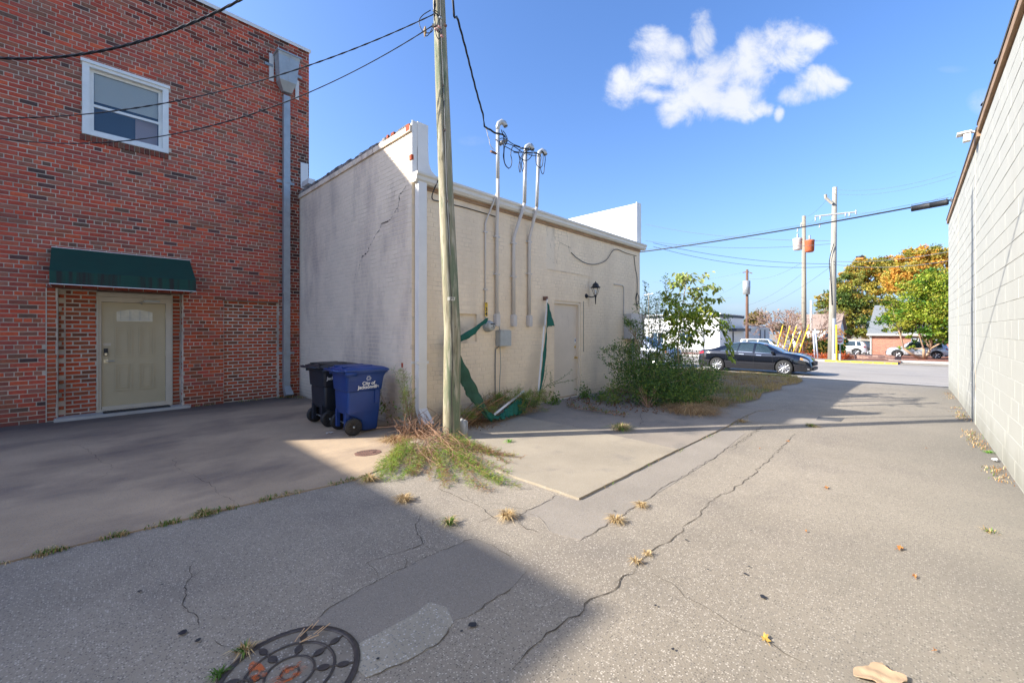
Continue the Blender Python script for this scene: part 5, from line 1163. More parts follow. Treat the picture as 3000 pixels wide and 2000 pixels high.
ends = [(1640,800),(1600,760),(1560,830),(1500,900),(1580,1050),(1520,1010),(1450,1040),(1300,1060),(1200,1000),(1350,950),(1400,760),(1350,700),(1250,690),(1050,1000),(940,1010),(900,960),(760,960),(650,930),(560,940),(420,970),(350,960),(300,900),(330,800),(420,780),(520,760),(600,900),(700,860),(480,880),(1100,850),(1250,880),(1000,880),(1500,790)]
for i, e in enumerate(ends):
    root = (840 + r1.uniform(-110,120), 590 + r1.uniform(-50,90)) if e[0] > 800 else (720 + r1.uniform(-140,120), 640 + r1.uniform(-60,90))
    for j in range(2 if i % 2 else 1):
        ee = (e[0] + r1.uniform(-45,45), e[1] + r1.uniform(-35,35))
        a = B(*root, r1.uniform(.06,.18)); c = B(*ee, r1.uniform(.015,.04)); b = B((root[0]+ee[0])/2 + r1.uniform(-40,40), (root[1]+ee[1])/2 + r1.uniform(-40,30), r1.uniform(.04,.12))
        st.append((a, b, c, r1.uniform(.002,.004)))
feather(None, st, 5, FEA, bp, nb=95, bl=.10, dead=.36)
# bare woody stems in the middle of the pile
m = M()
for i in range(30):
    a = B(830 + r1.uniform(-150,160), 560 + r1.uniform(-60,80), r1.uniform(.05,.30)); b_ = B(980 + r1.uniform(-360,250), 720 + r1.uniform(-90,120), r1.uniform(.06,.2)); c = B(1120 + r1.uniform(-700,200), 800 + r1.uniform(-120,120), r1.uniform(.03,.1)); m.tube(spl([a, b_.lerp(a, r1.uniform(0,.4)), c], 5), [.0036*(1-.05*k) for k in range(11)], 5)
for i in range(40):
    a = B(640 + r1.uniform(-130,330), 560 + r1.uniform(-80,60), r1.uniform(.02,.10)); b_ = a + Vector((r1.uniform(-.3,.3), r1.uniform(-.3,.3), r1.uniform(.0,.35))); m.tube([a, a.lerp(b_,.5)+Vector((0,0,r1.uniform(0,.08))), b_], [.005,.004,.0015], 4)
part('stems', m, TWIG, bp, True)
joint = tuft('dead_leaves', '', '', B(700, 560, .0), 900, .10, .35, FEAD + STRAW, None, 90, .9, .5, .005, bp)
joint = tuft('dead_leaves', '', '', B(500, 600, .0), 500, .13, .25, FEAD + STRAW, None, 91, .9, .5, .004, bp)
# twigs by the corner
tw = thing('dead_branches', 'bare tangled dead twigs at the corner below the white downspout outlet', 'branches', (3.4, 5.4, 0)); m = M()
for i in range(26):
    a = Vector((r1.uniform(3.25,3.75), r1.uniform(4.95,5.45), .01)); L_ = r1.uniform(.15,.6); w = r1.uniform(1.5,4.5); b_ = a + Vector((L_*math.cos(w), L_*math.sin(w)*.6, r1.uniform(.02,.35)))
    mid = a.lerp(b_,.5) + Vector((r1.uniform(-.05,.05), r1.uniform(-.05,.05), r1.uniform(.02,.1))); m.tube([a, mid, b_], [.006,.004,.0015], 5)
    for k in range(2): c = mid + Vector((r1.uniform(-.12,.12), r1.uniform(-.12,.12), r1.uniform(.02,.14))); m.tube([mid, c], [.003,.001], 4)
part('twigs', m, TWIG, tw, True)
# upright weed at the corner
uw = thing('corner_weed', 'tall feathery yellow green weed standing against the corner left of the white downspout', 'weed', (3.48, 5.45, 0)); st = []
for i in range(9):
    a = Vector((3.45+r1.uniform(-.08,.1), 5.42+r1.uniform(-.05,.08), .02)); c = Vector((3.36+r1.uniform(-.16,.16), 5.35+r1.uniform(-.1,.25), r1.uniform(.6,1.02))); st.append((a, a.lerp(c,.5)+Vector((r1.uniform(-.08,.08),r1.uniform(-.05,.05),0)), c, .005))
feather(None, st, 9, FEA[:4] + [(.3,.36,.08)], uw, nb=60, bl=.09, droop=.25, dead=.1)
lw = thing('leafy_weed', 'thin stemmed broad leaved weed against the painted wall right of the blue bin', 'weed', (3.38, 5.75, 0)); C_ = []; m = M()
for i in range(6):
    a = Vector((3.40, 5.6+.09*i, .01)); c = a + Vector((-.12-r1.uniform(0,.1), r1.uniform(-.15,.25), r1.uniform(.25,.7))); pp = spl([a, a.lerp(c,.5)+Vector((.03,0,.04)), c], 4); m.tube(pp, .003, 4)
    for k in range(16): C_.append(pp[r1.randint(2, len(pp)-1)] + Vector((r1.gauss(0,.02), r1.gauss(0,.02), r1.gauss(0,.02))))
part('stem', m, TWIG, lw, True); leaves('leaf', C_, .055, LEAF, lw, [(.10,.17,.03),(.14,.24,.05),(.16,.13,.04)], 3, .45)
# heap under the fallen awning
hp = thing('brush_heap', 'heap of feathery green and brown brush against the wall beneath the fallen green awning', 'brush pile', (5.0, 5.1, 0)); st = []
for i in range(44):
    t = r1.uniform(0,1); bx = 4.15 + 2.0*t; a = Vector((bx - .3 + r1.uniform(-.25,.25), 5.30 + r1.uniform(-.3,.2), .05)); c = Vector((bx + r1.uniform(-.1,.6), 5.25 + r1.uniform(-.35,.25), r1.uniform(.08,.52)*(1-.35*abs(2*t-1)))); st.append((a, a.lerp(c,.5)+Vector((0,0,r1.uniform(.05,.2))), c, .0045))
feather(None, st, 15, FEA + [(.20,.13,.06),(.1,.16,.04)], hp, nb=80, bl=.11, dead=.3)
m = M()
for i in range(9):
    a = Vector((3.95+r1.uniform(-.1,.3), 4.95+r1.uniform(-.1,.15), .04)); c = Vector((5.1+r1.uniform(-.5,.3), 5.2+r1.uniform(-.15,.2), r1.uniform(.15,.45))); m.tube(spl([a, a.lerp(c,.5)+Vector((0,0,.05)), c], 5), .0065, 5)
part('stems', m, mat('orange_twig', (.36,.19,.08), .8), hp, True)
tuft('dead_leaves', '', '', (4.5, 5.15, .02), 900, .10, .55, FEAD + [(.2,.12,.05)], None, 92, .9, .5, .004, hp)
# bare sprouting stem near the door
bs = thing('bare_sapling', 'bare thin branching sapling leaning across the foot of the beige rear door', 'sapling', (6.65, 5.35, 0)); m = M(); C_ = []
for L_ in ([(870,1130),(930,1050),(990,1010),(1060,980),(1120,940),(1180,885)], [(960,1035),(1080,1000),(1150,990),(1225,968)], [(900,1080),(935,950),(945,850)], [(985,1010),(985,940),(978,900)], [(870,1130),(860,1090),(845,1060)]):
    pp = spl([AP(a, b, 5.2) for a, b in L_], 4); m.tube(pp, [.007*(1-.8*i/len(pp)) for i in range(len(pp))], 5); C_ += [p + Vector((r1.gauss(0,.015), r1.gauss(0,.015), r1.gauss(0,.015))) for p in pp for _ in range(3)]
part('stem', m, mat('green_stem', (.14,.16,.06), .8), bs, True); leaves('leaf', C_, .03, LEAF, bs, GRN, 4, .35)
for i, (x, y, n, s, hgt, lab) in enumerate([(1019,1170,150,.12,.28,'leafy green weed growing left of the foot of the beige rear door'), (1290,1110,220,.16,.26,'dark green leafy weed right of the foot of the beige rear door'), (1560,1160,420,.24,.42,'yellow green leafy weed at the wall left of the big shrub'), (1450,1130,200,.2,.22,'low ivy like weed along the wall beneath the lantern')]):
    q = G((1300+x/3.137)*.784, (800+(y+35)/3.136)*.784, .015); C_ = [q + Vector((r1.gauss(0,s*.6), r1.gauss(0,s*.45), abs(r1.gauss(.02,hgt*.5)))) for _ in range(n)]
    C_ = [c for c in C_ if c.y < YW - .02]
    w = leaves('leafy_weed', C_, .06, LEAF, None, [(.08,.16,.03),(.12,.22,.04),(.16,.26,.05)] if i < 2 or i == 3 else [(.18,.24,.05),(.12,.2,.04),(.24,.26,.07)], 60+i, .5, up=.3); tag(w, lab.replace('the wall left of the big shrub', 'the wall left of the shrub'), 'weed', 'leafy weeds at the wall foot')
vn = thing('creeping_vine', 'reddish creeping vine with tiny leaves trailing over the grey apron', 'vine', (7.2, 4.6, 0)); m = M(); C_ = []
for L_ in ([(1290,1185),(1340,1230),(1400,1270),(1500,1290),(1600,1305),(1670,1315)], [(1130,1215),(1200,1245),(1300,1260),(1400,1275)], [(1180,1200),(1210,1240)]):
    pp = spl([G((1300+a/3.137)*.784, (800+b/3.136)*.784, .03) for a, b in L_], 6); pp = [p + Vector((0,0,.03*abs(math.sin(i)))) for i, p in enumerate(pp)]; m.tube(pp, .006, 5); C_ += [p + Vector((r1.gauss(0,.04), r1.gauss(0,.04), r1.uniform(0,.05))) for p in pp for _ in range(7)]
part('stem', m, TWIG, vn, True); leaves('leaf', C_, .035, LEAF, vn, [(.12,.2,.04),(.3,.12,.05),(.2,.12,.05)], 5, .5)

# ------------------------------------------------------------------ big shrub with sapling
SH = [(.075,.15,.035),(.11,.20,.04),(.17,.26,.045),(.05,.11,.03),(.25,.33,.05),(.085,.17,.05)]
sh = thing('shrub', 'large dense dark green shrub overgrowing the right end of the painted wall', 'shrub', (8.8, 3.9, 0))
def SP(cx, cy, dist): return PD((1800 + cx/3.136)*.784, (750 + cy/3.136)*.784, dist)
m = M(); C_ = []; CL = []; r1 = random.Random(31)
roots = [Vector((8.75,3.85,0)), Vector((8.4,4.1,0)), Vector((9.1,3.7,0)), Vector((8.9,4.3,0)), Vector((9.5,3.45,0))]
# clump centres read off the outline: (cx, cy, distance, radius, leaves)
cl = [(90,850,9.6,.30,500),(160,930,9.5,.32,600),(60,1000,9.3,.30,520),(150,1080,9.3,.38,900),(250,1000,9.2,.40,1000),(120,1200,9.0,.34,800),(60,1120,9.4,.28,450),(250,1130,8.9,.42,1300),(360,1060,9.0,.42,1200),(350,1180,8.7,.42,1400),(450,1130,8.8,.42,1300),(300,1290,8.5,.34,900),(440,1270,8.5,.38,1100),(560,1200,8.6,.40,1200),(560,1320,8.35,.36,1000),(660,1130,8.9,.42,1100),(680,1250,8.5,.38,1100),(640,1350,8.3,.30,800),(780,1120,8.9,.40,900),(780,1230,8.6,.34,800),(850,1130,9.0,.34,600),(900,1110,9.1,.24,300),(480,960,9.3,.36,700),(380,900,9.3,.34,600),(300,850,9.4,.30,500),(580,1050,9.0,.38,900),(560,920,9.5,.30,380),(680,980,9.3,.30,420),(640,850,9.6,.28,260),(200,830,9.6,.24,300),(500,830,9.5,.26,260),(420,760,9.5,.28,320),(350,650,9.6,.28,300),(260,740,9.6,.22,220),(330,540,9.6,.22,200),(430,520,9.5,.26,260),(240,480,9.8,.2,130),(430,640,9.5,.26,240),(300,400,9.8,.16,60),(420,400,9.6,.20,150),(820,1060,9.1,.3,300),(190,640,9.5,.14,130),(140,620,9.4,.14,120),(220,700,9.5,.16,120),(30,860,9.6,.14,90),(560,740,9.6,.24,180),(700,740,9.7,.22,160),(820,700,9.7,.2,120)]
for (cx, cy, d, rad, n) in cl:
    c = SP(cx, cy, d)
    if c.y > YW - .25: c.y = YW - .25 - r1.uniform(0,.2)
    c.z = max(c.z, .2); CL.append(c)
    k = int(n*.9)
    for _ in range(k):
        v = Vector((r1.gauss(0,1), r1.gauss(0,1), r1.gauss(0,.8))); v = v.normalized()*rad*(r1.random()**.45)*1.05; p = c + v
        if p.z > .02 and p.y < YW - .02: C_.append(p)
    rt = min(roots, key=lambda q: (q - Vector((c.x, c.y, 0))).length); mid = rt.lerp(c, .5) + Vector((r1.uniform(-.12,.12), r1.uniform(-.12,.12), .1)); m.tube(spl([rt, mid, c], 4), [.013*(1-.09*i) for i in range(9)], 5)
    for _ in range(5): e = c + Vector((r1.gauss(0,rad*.7), r1.gauss(0,rad*.7), r1.gauss(0,rad*.5))); m.tube([mid.lerp(c,.6), e], [.005,.002], 4)
part('branch', m, mat('tan_stem', (.30,.22,.12), .8), sh, True)
def tufted(C, k): return C
leaves('foliage', C_, .048, LEAF, sh, SH, 21, .42, up=.15)
# loose arching sprays on the outline
C_ = []; D_ = []; m = M()
for L_ in ([(100,1000),(20,960),(-60,900),(-110,850)], [(150,900),(60,830),(-20,840),(-70,860)], [(200,1050),(60,1050),(-60,1000),(-140,900)], [(300,650),(200,600),(130,600),(110,620)], [(330,480),(290,330),(285,250)], [(480,400),(470,250),(465,180)], [(900,560),(1000,560),(1060,550)], [(950,700),(1010,640),(1060,600)], [(200,700),(130,640),(100,560)], [(850,1130),(950,1080),(1040,1050)], [(760,1100),(880,1050),(960,1060)]):
    d = 9.4 if L_[0][0] > 400 else 9.5; pp = spl([SP(a, b, d) for a, b in L_], 7)
    for p in pp: p.y = min(p.y, YW-.08)
    m.tube(pp, [.006*(1-.7*i/len(pp)) for i in range(len(pp))], 4)
    for p in pp:
        for _ in range(7): C_.append(p + Vector((r1.gauss(0,.03), r1.gauss(0,.03), r1.gauss(0,.03))))
part('spray_stem', m, mat('tan_stem', (.30,.22,.12), .8), sh, True); leaves('spray_leaves', C_, .05, LEAF, sh, SH[1:], 22, .4, up=.1)
# sapling with large drooping leaves
sa = thing('sapling', 'young tree with large yellow green drooping leaves rising out of the shrub', 'tree', (9.0, 3.55, 0))
m = M(); tr = spl([Vector((8.95,3.55,0)), SP(590,1000,9.15), SP(585,800,9.2), SP(620,500,9.25), SP(650,300,9.3), SP(680,170,9.3)], 5); m.tube(tr, [.022*(1-.72*i/len(tr)) for i in range(len(tr))], 7); C_ = []; D_ = []; Pi = []
for k, L_ in enumerate([[(650,300),(560,270),(500,220)], [(640,350),(540,350),(450,320)], [(660,260),(620,190),(580,165)], [(680,170),(700,190),(660,160)], [(670,230),(760,220),(860,150)], [(660,300),(760,300),(860,270),(950,300)], [(650,380),(760,380),(870,390),(970,395)], [(640,450),(750,430),(860,440)], [(640,500),(760,480),(860,480),(940,540)], [(620,520),(540,510),(470,500)], [(620,560),(560,600),(480,560)], [(630,600),(740,570),(850,590),(930,640)], [(610,640),(700,680),(800,700),(880,690)], [(610,700),(540,680),(460,700)], [(605,760),(700,760),(780,790)], [(600,800),(520,800),(450,840)], [(600,420),(540,420),(500,380)], [(660,340),(720,330),(800,330)], [(640,540),(700,520),(790,520)], [(640,240),(600,260),(560,240)], [(660,200),(640,190),(620,200)], [(930,600),(1000,600),(1060,640)], [(950,620),(1000,690),(1020,760),(1060,850),(1090,930)]]):
    dd = 9.3 + (k % 5)*.11 - .2; pp = spl([SP(a, b, dd if i else 9.25) for i, (a, b) in enumerate(L_)], 6); m.tube(pp, [.009*(1-.75*i/len(pp)) for i in range(len(pp))], 5)
    nl = 2 if k < 21 else 1
    for i, p in enumerate(pp[3:]):
        tn = (pp[min(i+4, len(pp)-1)] - pp[i+2]).normalized()
        for s in (-1, 1)[:nl] if k < 21 else (1,):
            for _ in range(1 if r1.random() < .4 else 2): 
                sd = tn.cross(Vector((0,0,1))).normalized()*s; C_.append(p + Vector((r1.gauss(0,.03),r1.gauss(0,.05),r1.gauss(0,.03)))); D_.append(tn*.35 + sd*.8 + Vector((0,0,-.55 + r1.uniform(-.3,.3)))); Pi.append(0 if L_[0][1] < 300 and k < 5 else (1 if L_[0][1] < 460 else 2))
part('trunk', m, mat('pale_bark', (.33,.25,.14), .8), sa, True)
PALS = [[(.50,.55,.20),(.58,.62,.26),(.42,.48,.14)], [(.36,.43,.10),(.46,.46,.16),(.20,.28,.06)], [(.16,.27,.04),(.26,.35,.05),(.38,.42,.06),(.14,.19,.04)]]  # palest set on the top branches: sunlight painted into the leaf colour by height
pal = [c for p in PALS for c in (p + p)[:4]]; idx = np.array([p*4 + r1.randint(0,3) for p in Pi])
# big leaves get a folded two-facet blade
def bigleaves(name, C, Dr, size, parent, pal, idx, seed):
    r = np.random.RandomState(seed); V = []; Cc = []
    for c, d, k in zip(C, Dr, idx):
        c = np.array(c); d = np.array(d) + r.normal(size=3)*.22; d /= np.linalg.norm(d); s = np.cross(d, [0,0,1.0]) + r.normal(size=3)*.35; s -= d*s.dot(d); s /= np.linalg.norm(s); nml = np.cross(s, d); L = size*r.uniform(.6,1.25); w = L*r.uniform(.22,.30)
        col = np.array(pal[k])*(1+r.uniform(-.2,.2)); ring = [(0,0),(.25,.85),(.55,1),(.82,.55),(1,0)]
        cen = [c + d*L*t - np.array([0,0,L*.22*t*t]) for t, _ in ring]
        for sg in (-1, 1):
            for i in range(4):
                a, b = ring[i], ring[i+1]; V += [cen[i], cen[i+1], cen[i+1] + s*sg*w*b[1] + nml*w*.25*b[1], cen[i] + s*sg*w*a[1] + nml*w*.25*a[1]]; Cc += [col*(1.0 if sg > 0 else .92)]*4
    V = np.array(V); return link(name, qmesh(name, V, np.arange(len(V)).reshape(-1,4), LEAF, np.array(Cc)), parent)
bigleaves('leaf', C_, D_, .115, sa, pal, idx, 3)
C_ = []; 
for (cx, cy, n) in ((560,450,60),(600,520,80),(680,540,90),(740,520,70),(800,560,60),(520,560,70),(640,600,70),(760,620,50),(560,640,60),(860,520,40),(480,420,40),(620,400,30),(560,700,60),(700,680,50),(640,760,60),(980,600,14),(1020,650,16),(1040,690,8),(1010,720,6),(1050,800,6),(1070,890,6),(1090,940,6)):
    for _ in range(int(n*.95)): C_.append(SP(cx + r1.gauss(0,32 if n > 20 else 14), cy + r1.gauss(0,30 if n > 20 else 14), 9.1 + r1.gauss(0,.18)))
bigleaves('vine_leaf', C_, [Vector((r1.gauss(0,.7), r1.gauss(0,.7), -.6)) for _ in C_], .085, sa, [(.20,.30,.035),(.32,.40,.045),(.13,.21,.03),(.42,.42,.06)], [r1.randint(0,3) for _ in C_], 6)
# bare reddish stems and dry mat in front
bm_ = thing('dead_bush', 'small fan of bare pink brown stems at the front foot of the shrub', 'bush', (7.95, 3.75, 0)); m = M(); base = SP(310,1405,8.25); base.z = 0
for i in range(16):
    e = SP(310 + r1.uniform(-110,120), r1.uniform(1180,1340), 8.35 + r1.uniform(-.1,.2)); mid = base.lerp(e,.5) + Vector((r1.uniform(-.05,.05),0,.03)); m.tube(spl([base, mid, e], 3), [.007,.006,.006,.005,.004,.003,.002], 5); m.tube([mid, mid.lerp(e,.6) + Vector((r1.uniform(-.12,.12),r1.uniform(-.1,.1),.1))], [.004,.0015], 4)
part('stem', m, mat('pinkish_stem', (.38,.22,.14), .8), bm_, True)
DG = [(.42,.27,.13),(.50,.34,.18),(.34,.20,.09),(.56,.42,.23)]
q = SP(790,1480,7.9); tuft('dry_grass_clump', 'wide mat of brown dry grass on the apron in front of the shrub', 'dry grass', (8.05,3.02,.02), 3200, .20, .62, DG, None, 71, .9, .35, .0035)
tuft('dry_grass_clump', 'fringe of brown dry grass at the right foot of the shrub', 'dry grass', (9.2,3.0,.0), 1500, .22, .55, DG + [(.16,.2,.06)], None, 72, .9, .35, .0035)
lit_ = leaves('leaf_litter', [Vector((r1.uniform(7.2,9.4), r1.uniform(3.3,5.4), .025+r1.random()*.02)) for _ in range(900)], .05, DRY, None, [(.16,.08,.04),(.25,.13,.06),(.12,.07,.04)], 8, .5); tag(lit_, 'brown leaf litter on the concrete under the shrub', 'leaf litter', None, 'stuff')
# lawn verge: soil and blades
verge = M(); edge = [(9.1,3.1),(9.75,2.55),(10.6,2.45),(11.6,2.62),(12.7,2.42),(13.6,2.6),(14.6,2.38),(15.8,2.42),(16.8,2.75),(17.8,2.9),(18.74,3.2),(18.74,30),(11.16,30),(11.16,5.6),(9.3,5.6)]
from mathutils.geometry import delaunay_2d_cdt
def inpoly(x, y, P):
    c = False; j = len(P)-1
    for i in range(len(P)):
        if (P[i][1] > y) != (P[j][1] > y) and x < (P[j][0]-P[i][0])*(y-P[i][1])/(P[j][1]-P[i][1]) + P[i][0]: c = not c
        j = i
    return c
gx = np.arange(9.0, 18.9, .35); gy = np.arange(2.2, 14, .35); r2 = np.random.RandomState(5)
pts2 = [Vector((p[0], p[1])) for p in edge]; eds = [(i, (i+1) % len(edge)) for i in range(len(edge))]
for x in gx:
    for y in gy:
        if inpoly(x, y, edge): pts2.append(Vector((x + r2.uniform(-.08,.08), y + r2.uniform(-.08,.08))))
vv, _, ff, _, _, _ = delaunay_2d_cdt(pts2, eds, [], 1, 1e-4)
m = M(); m.add([(v.x, v.y, zg(v.x) + .010 + (.018*math.sin(v.x*3.1)*math.sin(v.y*2.7) + .02 if inpoly(v.x-.1, v.y-.25, edge) and inpoly(v.x+.15, v.y, edge) and v.y > 2.9 else 0)) for v in vv], [tuple(f) for f in ff]); struct('verge_soil', m, SOIL, smooth=True)
r2 = np.random.RandomState(6); N_ = 46000; X_ = r2.uniform(9.1, 18.7, N_*2); Y_ = r2.uniform(2.3, 9.0, N_*2); ok = [i for i in range(len(X_)) if inpoly(X_[i], Y_[i], edge) and (Y_[i] < 5.6 or X_[i] > 11.2)][:N_]
X_, Y_ = X_[ok], Y_[ok]; n = len(X_); Z_ = np.interp(X_, KX, KZ) + .012
a = r2.uniform(0, 6.283, n); d = np.stack([np.cos(a), np.sin(a), 0*a], 1); Lh = r2.uniform(.03, .11, n)*(1 + .7*(np.sin(X_*2.1)*np.sin(Y_*2.9+1) > .3)); B_ = np.stack([X_, Y_, Z_], 1); s = np.stack([-d[:,1], d[:,0], 0*a], 1)*.0032
mm = B_ + d*(Lh*.25)[:,None] + np.array([0,0,1])*(Lh*.6)[:,None]; e = B_ + d*(Lh*.8)[:,None] + np.array([0,0,1])*(Lh*.75)[:,None]
V = np.stack([B_-s, B_+s, mm+s*.8, mm-s*.8, mm-s*.8, mm+s*.8, e+s*.1, e-s*.1], 1).reshape(-1,3)
gp = np.array([(.40,.29,.10),(.46,.33,.12),(.27,.27,.065),(.54,.40,.18),(.22,.27,.055),(.40,.24,.10)]); gm = (np.sin(X_*.9+1.3)*np.sin(Y_*1.4)+np.sin(X_*3.3)*.4) ; ii = np.where(gm > .35, r2.choice([2,4,4,2,1], n), r2.choice([0,1,3,5,0], n)); c = np.repeat(gp[ii]*(1+r2.uniform(-.25,.25,(n,1))), 8, axis=0)
o = link('grass', qmesh('grass', V, np.arange(len(V)).reshape(-1,4), DRY, c)); tag(o, 'brown and green autumn grass verge between the shrub and the street', 'grass', None, 'stuff')
o = leaves('scattered_leaves', [Vector((x, y, zg(x)+.06)) for x, y in [(r1.uniform(10.2,18.5), r1.uniform(2.7,7)) for _ in range(260)]], .06, DRY, None, [(.30,.12,.07),(.35,.17,.08),(.22,.10,.06)], 9, .6); tag(o, 'scattered fallen leaves on the grass verge', 'leaf litter', None, 'stuff')

# ------------------------------------------------------------------ cars
CHROME = mat('chrome', (.6,.6,.6), .12, 1.0); TYRE = mat('tyre', (.018,.018,.018), .8); RIM = mat('alloy_rim', (.55,.55,.56), .28, .85)
CGL = mat('car_glass', (.02,.035,.038), .04, spec=.9, coat=.5); HLAMP = mat('headlamp', (.35,.36,.37), .08, .3, spec=1); RLAMP = mat('tail_lamp', (.45,.012,.015), .15, coat=.6); AMB = mat('amber_lamp', (.7,.22,.03), .2); UND = mat('underbody', (.01,.01,.01), .9); PLAST = mat('car_plastic', (.03,.03,.032), .6); WELL = UND
def paintm(n, c, met=.2, r=.28): return mat(n, c, r, met, coat=1.0, spec=.5)
def car(name, label, loc, rz, paint, L, Wd, top, belt, wheels, wr, wg, roofw=.60, sill=.20, cat='car', group=None, spokes=10, side=((.0,1.),), grille=True, black_arch=False, roofrail=False, lampz=None, ends=(.72,.80), hood=.0, winbands=None, ws=None, rs=None, hl=None, tl_=None):
    """x forward (nose at +L/2). top, belt: lists (s, z), s from tail 0 to nose 1. winbands: side glass ranges, ws/rs: windscreen / rear screen ranges"""
    t = thing(name, label, cat, loc, rz, group)
    sx = [p[0] for p in top]; sz = [p[1] for p in top]; bx_ = [p[0] for p in belt]; bz = [p[1] for p in belt]
    def smooth(xs, ys, s):    # cubic-ish
        if s <= xs[0]: return ys[0]
        if s >= xs[-1]: return ys[-1]
        i = max(j for j in range(len(xs)) if xs[j] <= s); i = min(i, len(xs)-2); h = xs[i+1]-xs[i]; u = (s-xs[i])/h
        def sl(k):
            if k == 0: return (ys[1]-ys[0])/(xs[1]-xs[0])
            if k == len(xs)-1: return (ys[-1]-ys[-2])/(xs[-1]-xs[-2])
            a, b = (ys[k]-ys[k-1])/(xs[k]-xs[k-1]), (ys[k+1]-ys[k])/(xs[k+1]-xs[k]); return 0 if a*b <= 0 else 2*a*b/(a+b)
        m0, m1 = sl(i)*h, sl(i+1)*h; return (2*u**3-3*u*u+1)*ys[i]+(u**3-2*u*u+u)*m0+(-2*u**3+3*u*u)*ys[i+1]+(u**3-u*u)*m1
    def low(s):
        z = sill + .06*(max(0,(.06-s)/.06)**2) + .03*(max(0,(s-.95)/.05)**2)
        for w in wheels:
            dx = abs(s-w)*L; ar = wr*1.14
            if dx < ar: z = max(z, wr + math.sqrt(ar*ar-dx*dx))
        return z
    def hw(s): return Wd/2*(1 - (1-ends[0])*max(0,(.16-s)/.16)**2.2 - (1-ends[1])*max(0,(s-.82)/.18)**2.2)
    def P(s, r, sg=1, off=0):    # r: 0..1 side, 1..2 greenhouse, 2..3 top to centre
        zl, zb, zt = low(s), smooth(bx_, bz, s), max(smooth(sx, sz, s), smooth(bx_, bz, s)+.012); w = hw(s); gh = zt - zb; k = min(1, gh/.40)
        rw = w*(.90 - (.90-roofw/ .5*.5)*k) if True else 0
        endr = 1 - .04*max(0,(.05-s)/.05) - .04*max(0,(s-.95)/.05)
        if r <= 1:
            z = zl + (zb-zl)*r; hgt = (z - sill)/(zb - sill + 1e-6); y = w*(.935 + .065*math.sin(math.pi*min(1,max(0,.16+hgt*.72)))) - .03*max(0,hgt-.86)/.14; x = s
        elif r <= 2:
            u = r-1; z = zb + (zt-.035*k-zb)*u; y0 = w*(.935 + .065*math.sin(math.pi*.88)) - .03; y = y0 + (rw-y0)*(u**1.15)
        else:
            u = r-2; y = rw*(1-u); z = zt - .035*k*(1-u)**2.5 - (1-k)*.05*(1-u)**2 + .0
        bulge = .0
        if s > .9: x_ = (s-.5)*L - bulge
        else: x_ = (s-.5)*L
        # round nose and tail in plan and profile
        xe = 0
        if s > .93: xe = -.10*(y/(Wd/2))**2*((s-.93)/.07)
        if s < .06: xe = .09*(y/(Wd/2))**2*((.06-s)/.06)
        if s > .97 or s < .03:
            q = (s-.97)/.03 if s > .97 else -(.03-s)/.03; zz = (z-sill)/(zt-sill+1e-6); xe -= q*.10*abs(zz-.32)**1.6
        return Vector((x_ + xe, y*sg, z)) 
    ns = 110; ss = sorted({i/ns for i in range(ns+1)} | {w+d for w in wheels for d in (-wr*1.14/L, wr*1.14/L)} | {.985,.993,.975}); rr_ = [0,.08,.2,.35,.5,.65,.78,.88,.95,1,1.06,1.25,1.45,1.65,1.85,1.95,2,2.08,2.25,2.5,2.75,3]
    m = M(); vs = []; nr_ = len(rr_)
    for sg in (1, -1):
        for s in ss:
            for r in rr_: vs.append(P(s, r, sg))
    fs = []; n1 = len(ss)*nr_
    for h in (0, 1):
        for i in range(len(ss)-1):
            for j in range(nr_-1):
                a = h*n1+i*nr_+j; f = (a, a+nr_, a+nr_+1, a+1); fs.append(f if h else f[::-1])
    for i in (0, len(ss)-1):
        for j in range(nr_-1): a = i*nr_+j; fs.append((a, a+1, n1+a+1, n1+a))
    m.add(vs, fs); me = m.mesh('body', paint, True)
    import bmesh; bm = bmesh.new(); bm.from_mesh(me); bmesh.ops.remove_doubles(bm, verts=bm.verts, dist=.0005); bmesh.ops.recalc_face_normals(bm, faces=bm.faces); bm.to_mesh(me); bm.free()
    link('body', me, t, True)
    def patch(nm, s0, s1, r0, r1_, mt_, off=.006, sides=(1,-1), na=10, nb_=5, parent=None, shape=None):
        for sg in sides:
            m = M(); vs = []
            for i in range(na+1):
                for j in range(nb_+1):
                    u, v = i/na, j/nb_
                    if shape: a, b, c_, d_ = shape; s = (a+(b-a)*v)*(1-u) + (c_+(d_-c_)*v)*u
                    else: s = s0+(s1-s0)*u
                    r = r0+(r1_-r0)*v; p = P(s, r, sg); e1 = P(min(s+.004,1), r, sg)-P(max(s-.004,0), r, sg); e2 = P(s, min(r+.02,3), sg)-P(s, max(r-.02,0), sg); nn2 = e1.cross(e2); nn2 = nn2.normalized() if nn2.length > 1e-9 else Vector((0,sg,0))
                    if nn2.y*sg < 0 and r <= 2: nn2 = -nn2
                    if r > 2 and nn2.z < 0: nn2 = -nn2
                    vs.append(p + nn2*off)
            m.add(vs, [(i*(nb_+1)+j, (i+1)*(nb_+1)+j, (i+1)*(nb_+1)+j+1, i*(nb_+1)+j+1) for i in range(na) for j in range(nb_)]); part(nm, m, mt_, t if parent is None else parent, True, True)
    for (a, b) in winbands:
        sh_ = a if len(a) == 2 else a
        patch('side_window', 0, 0, 1.07, 1.93, CGL, .005, shape=(a[0], a[1], b[0], b[1]), na=14)
        patch('window_trim', 0, 0, 1.02, 1.07, CHROME if not black_arch else PLAST, .009, shape=(a[0], a[0], b[0], b[0]), na=14, nb_=1)
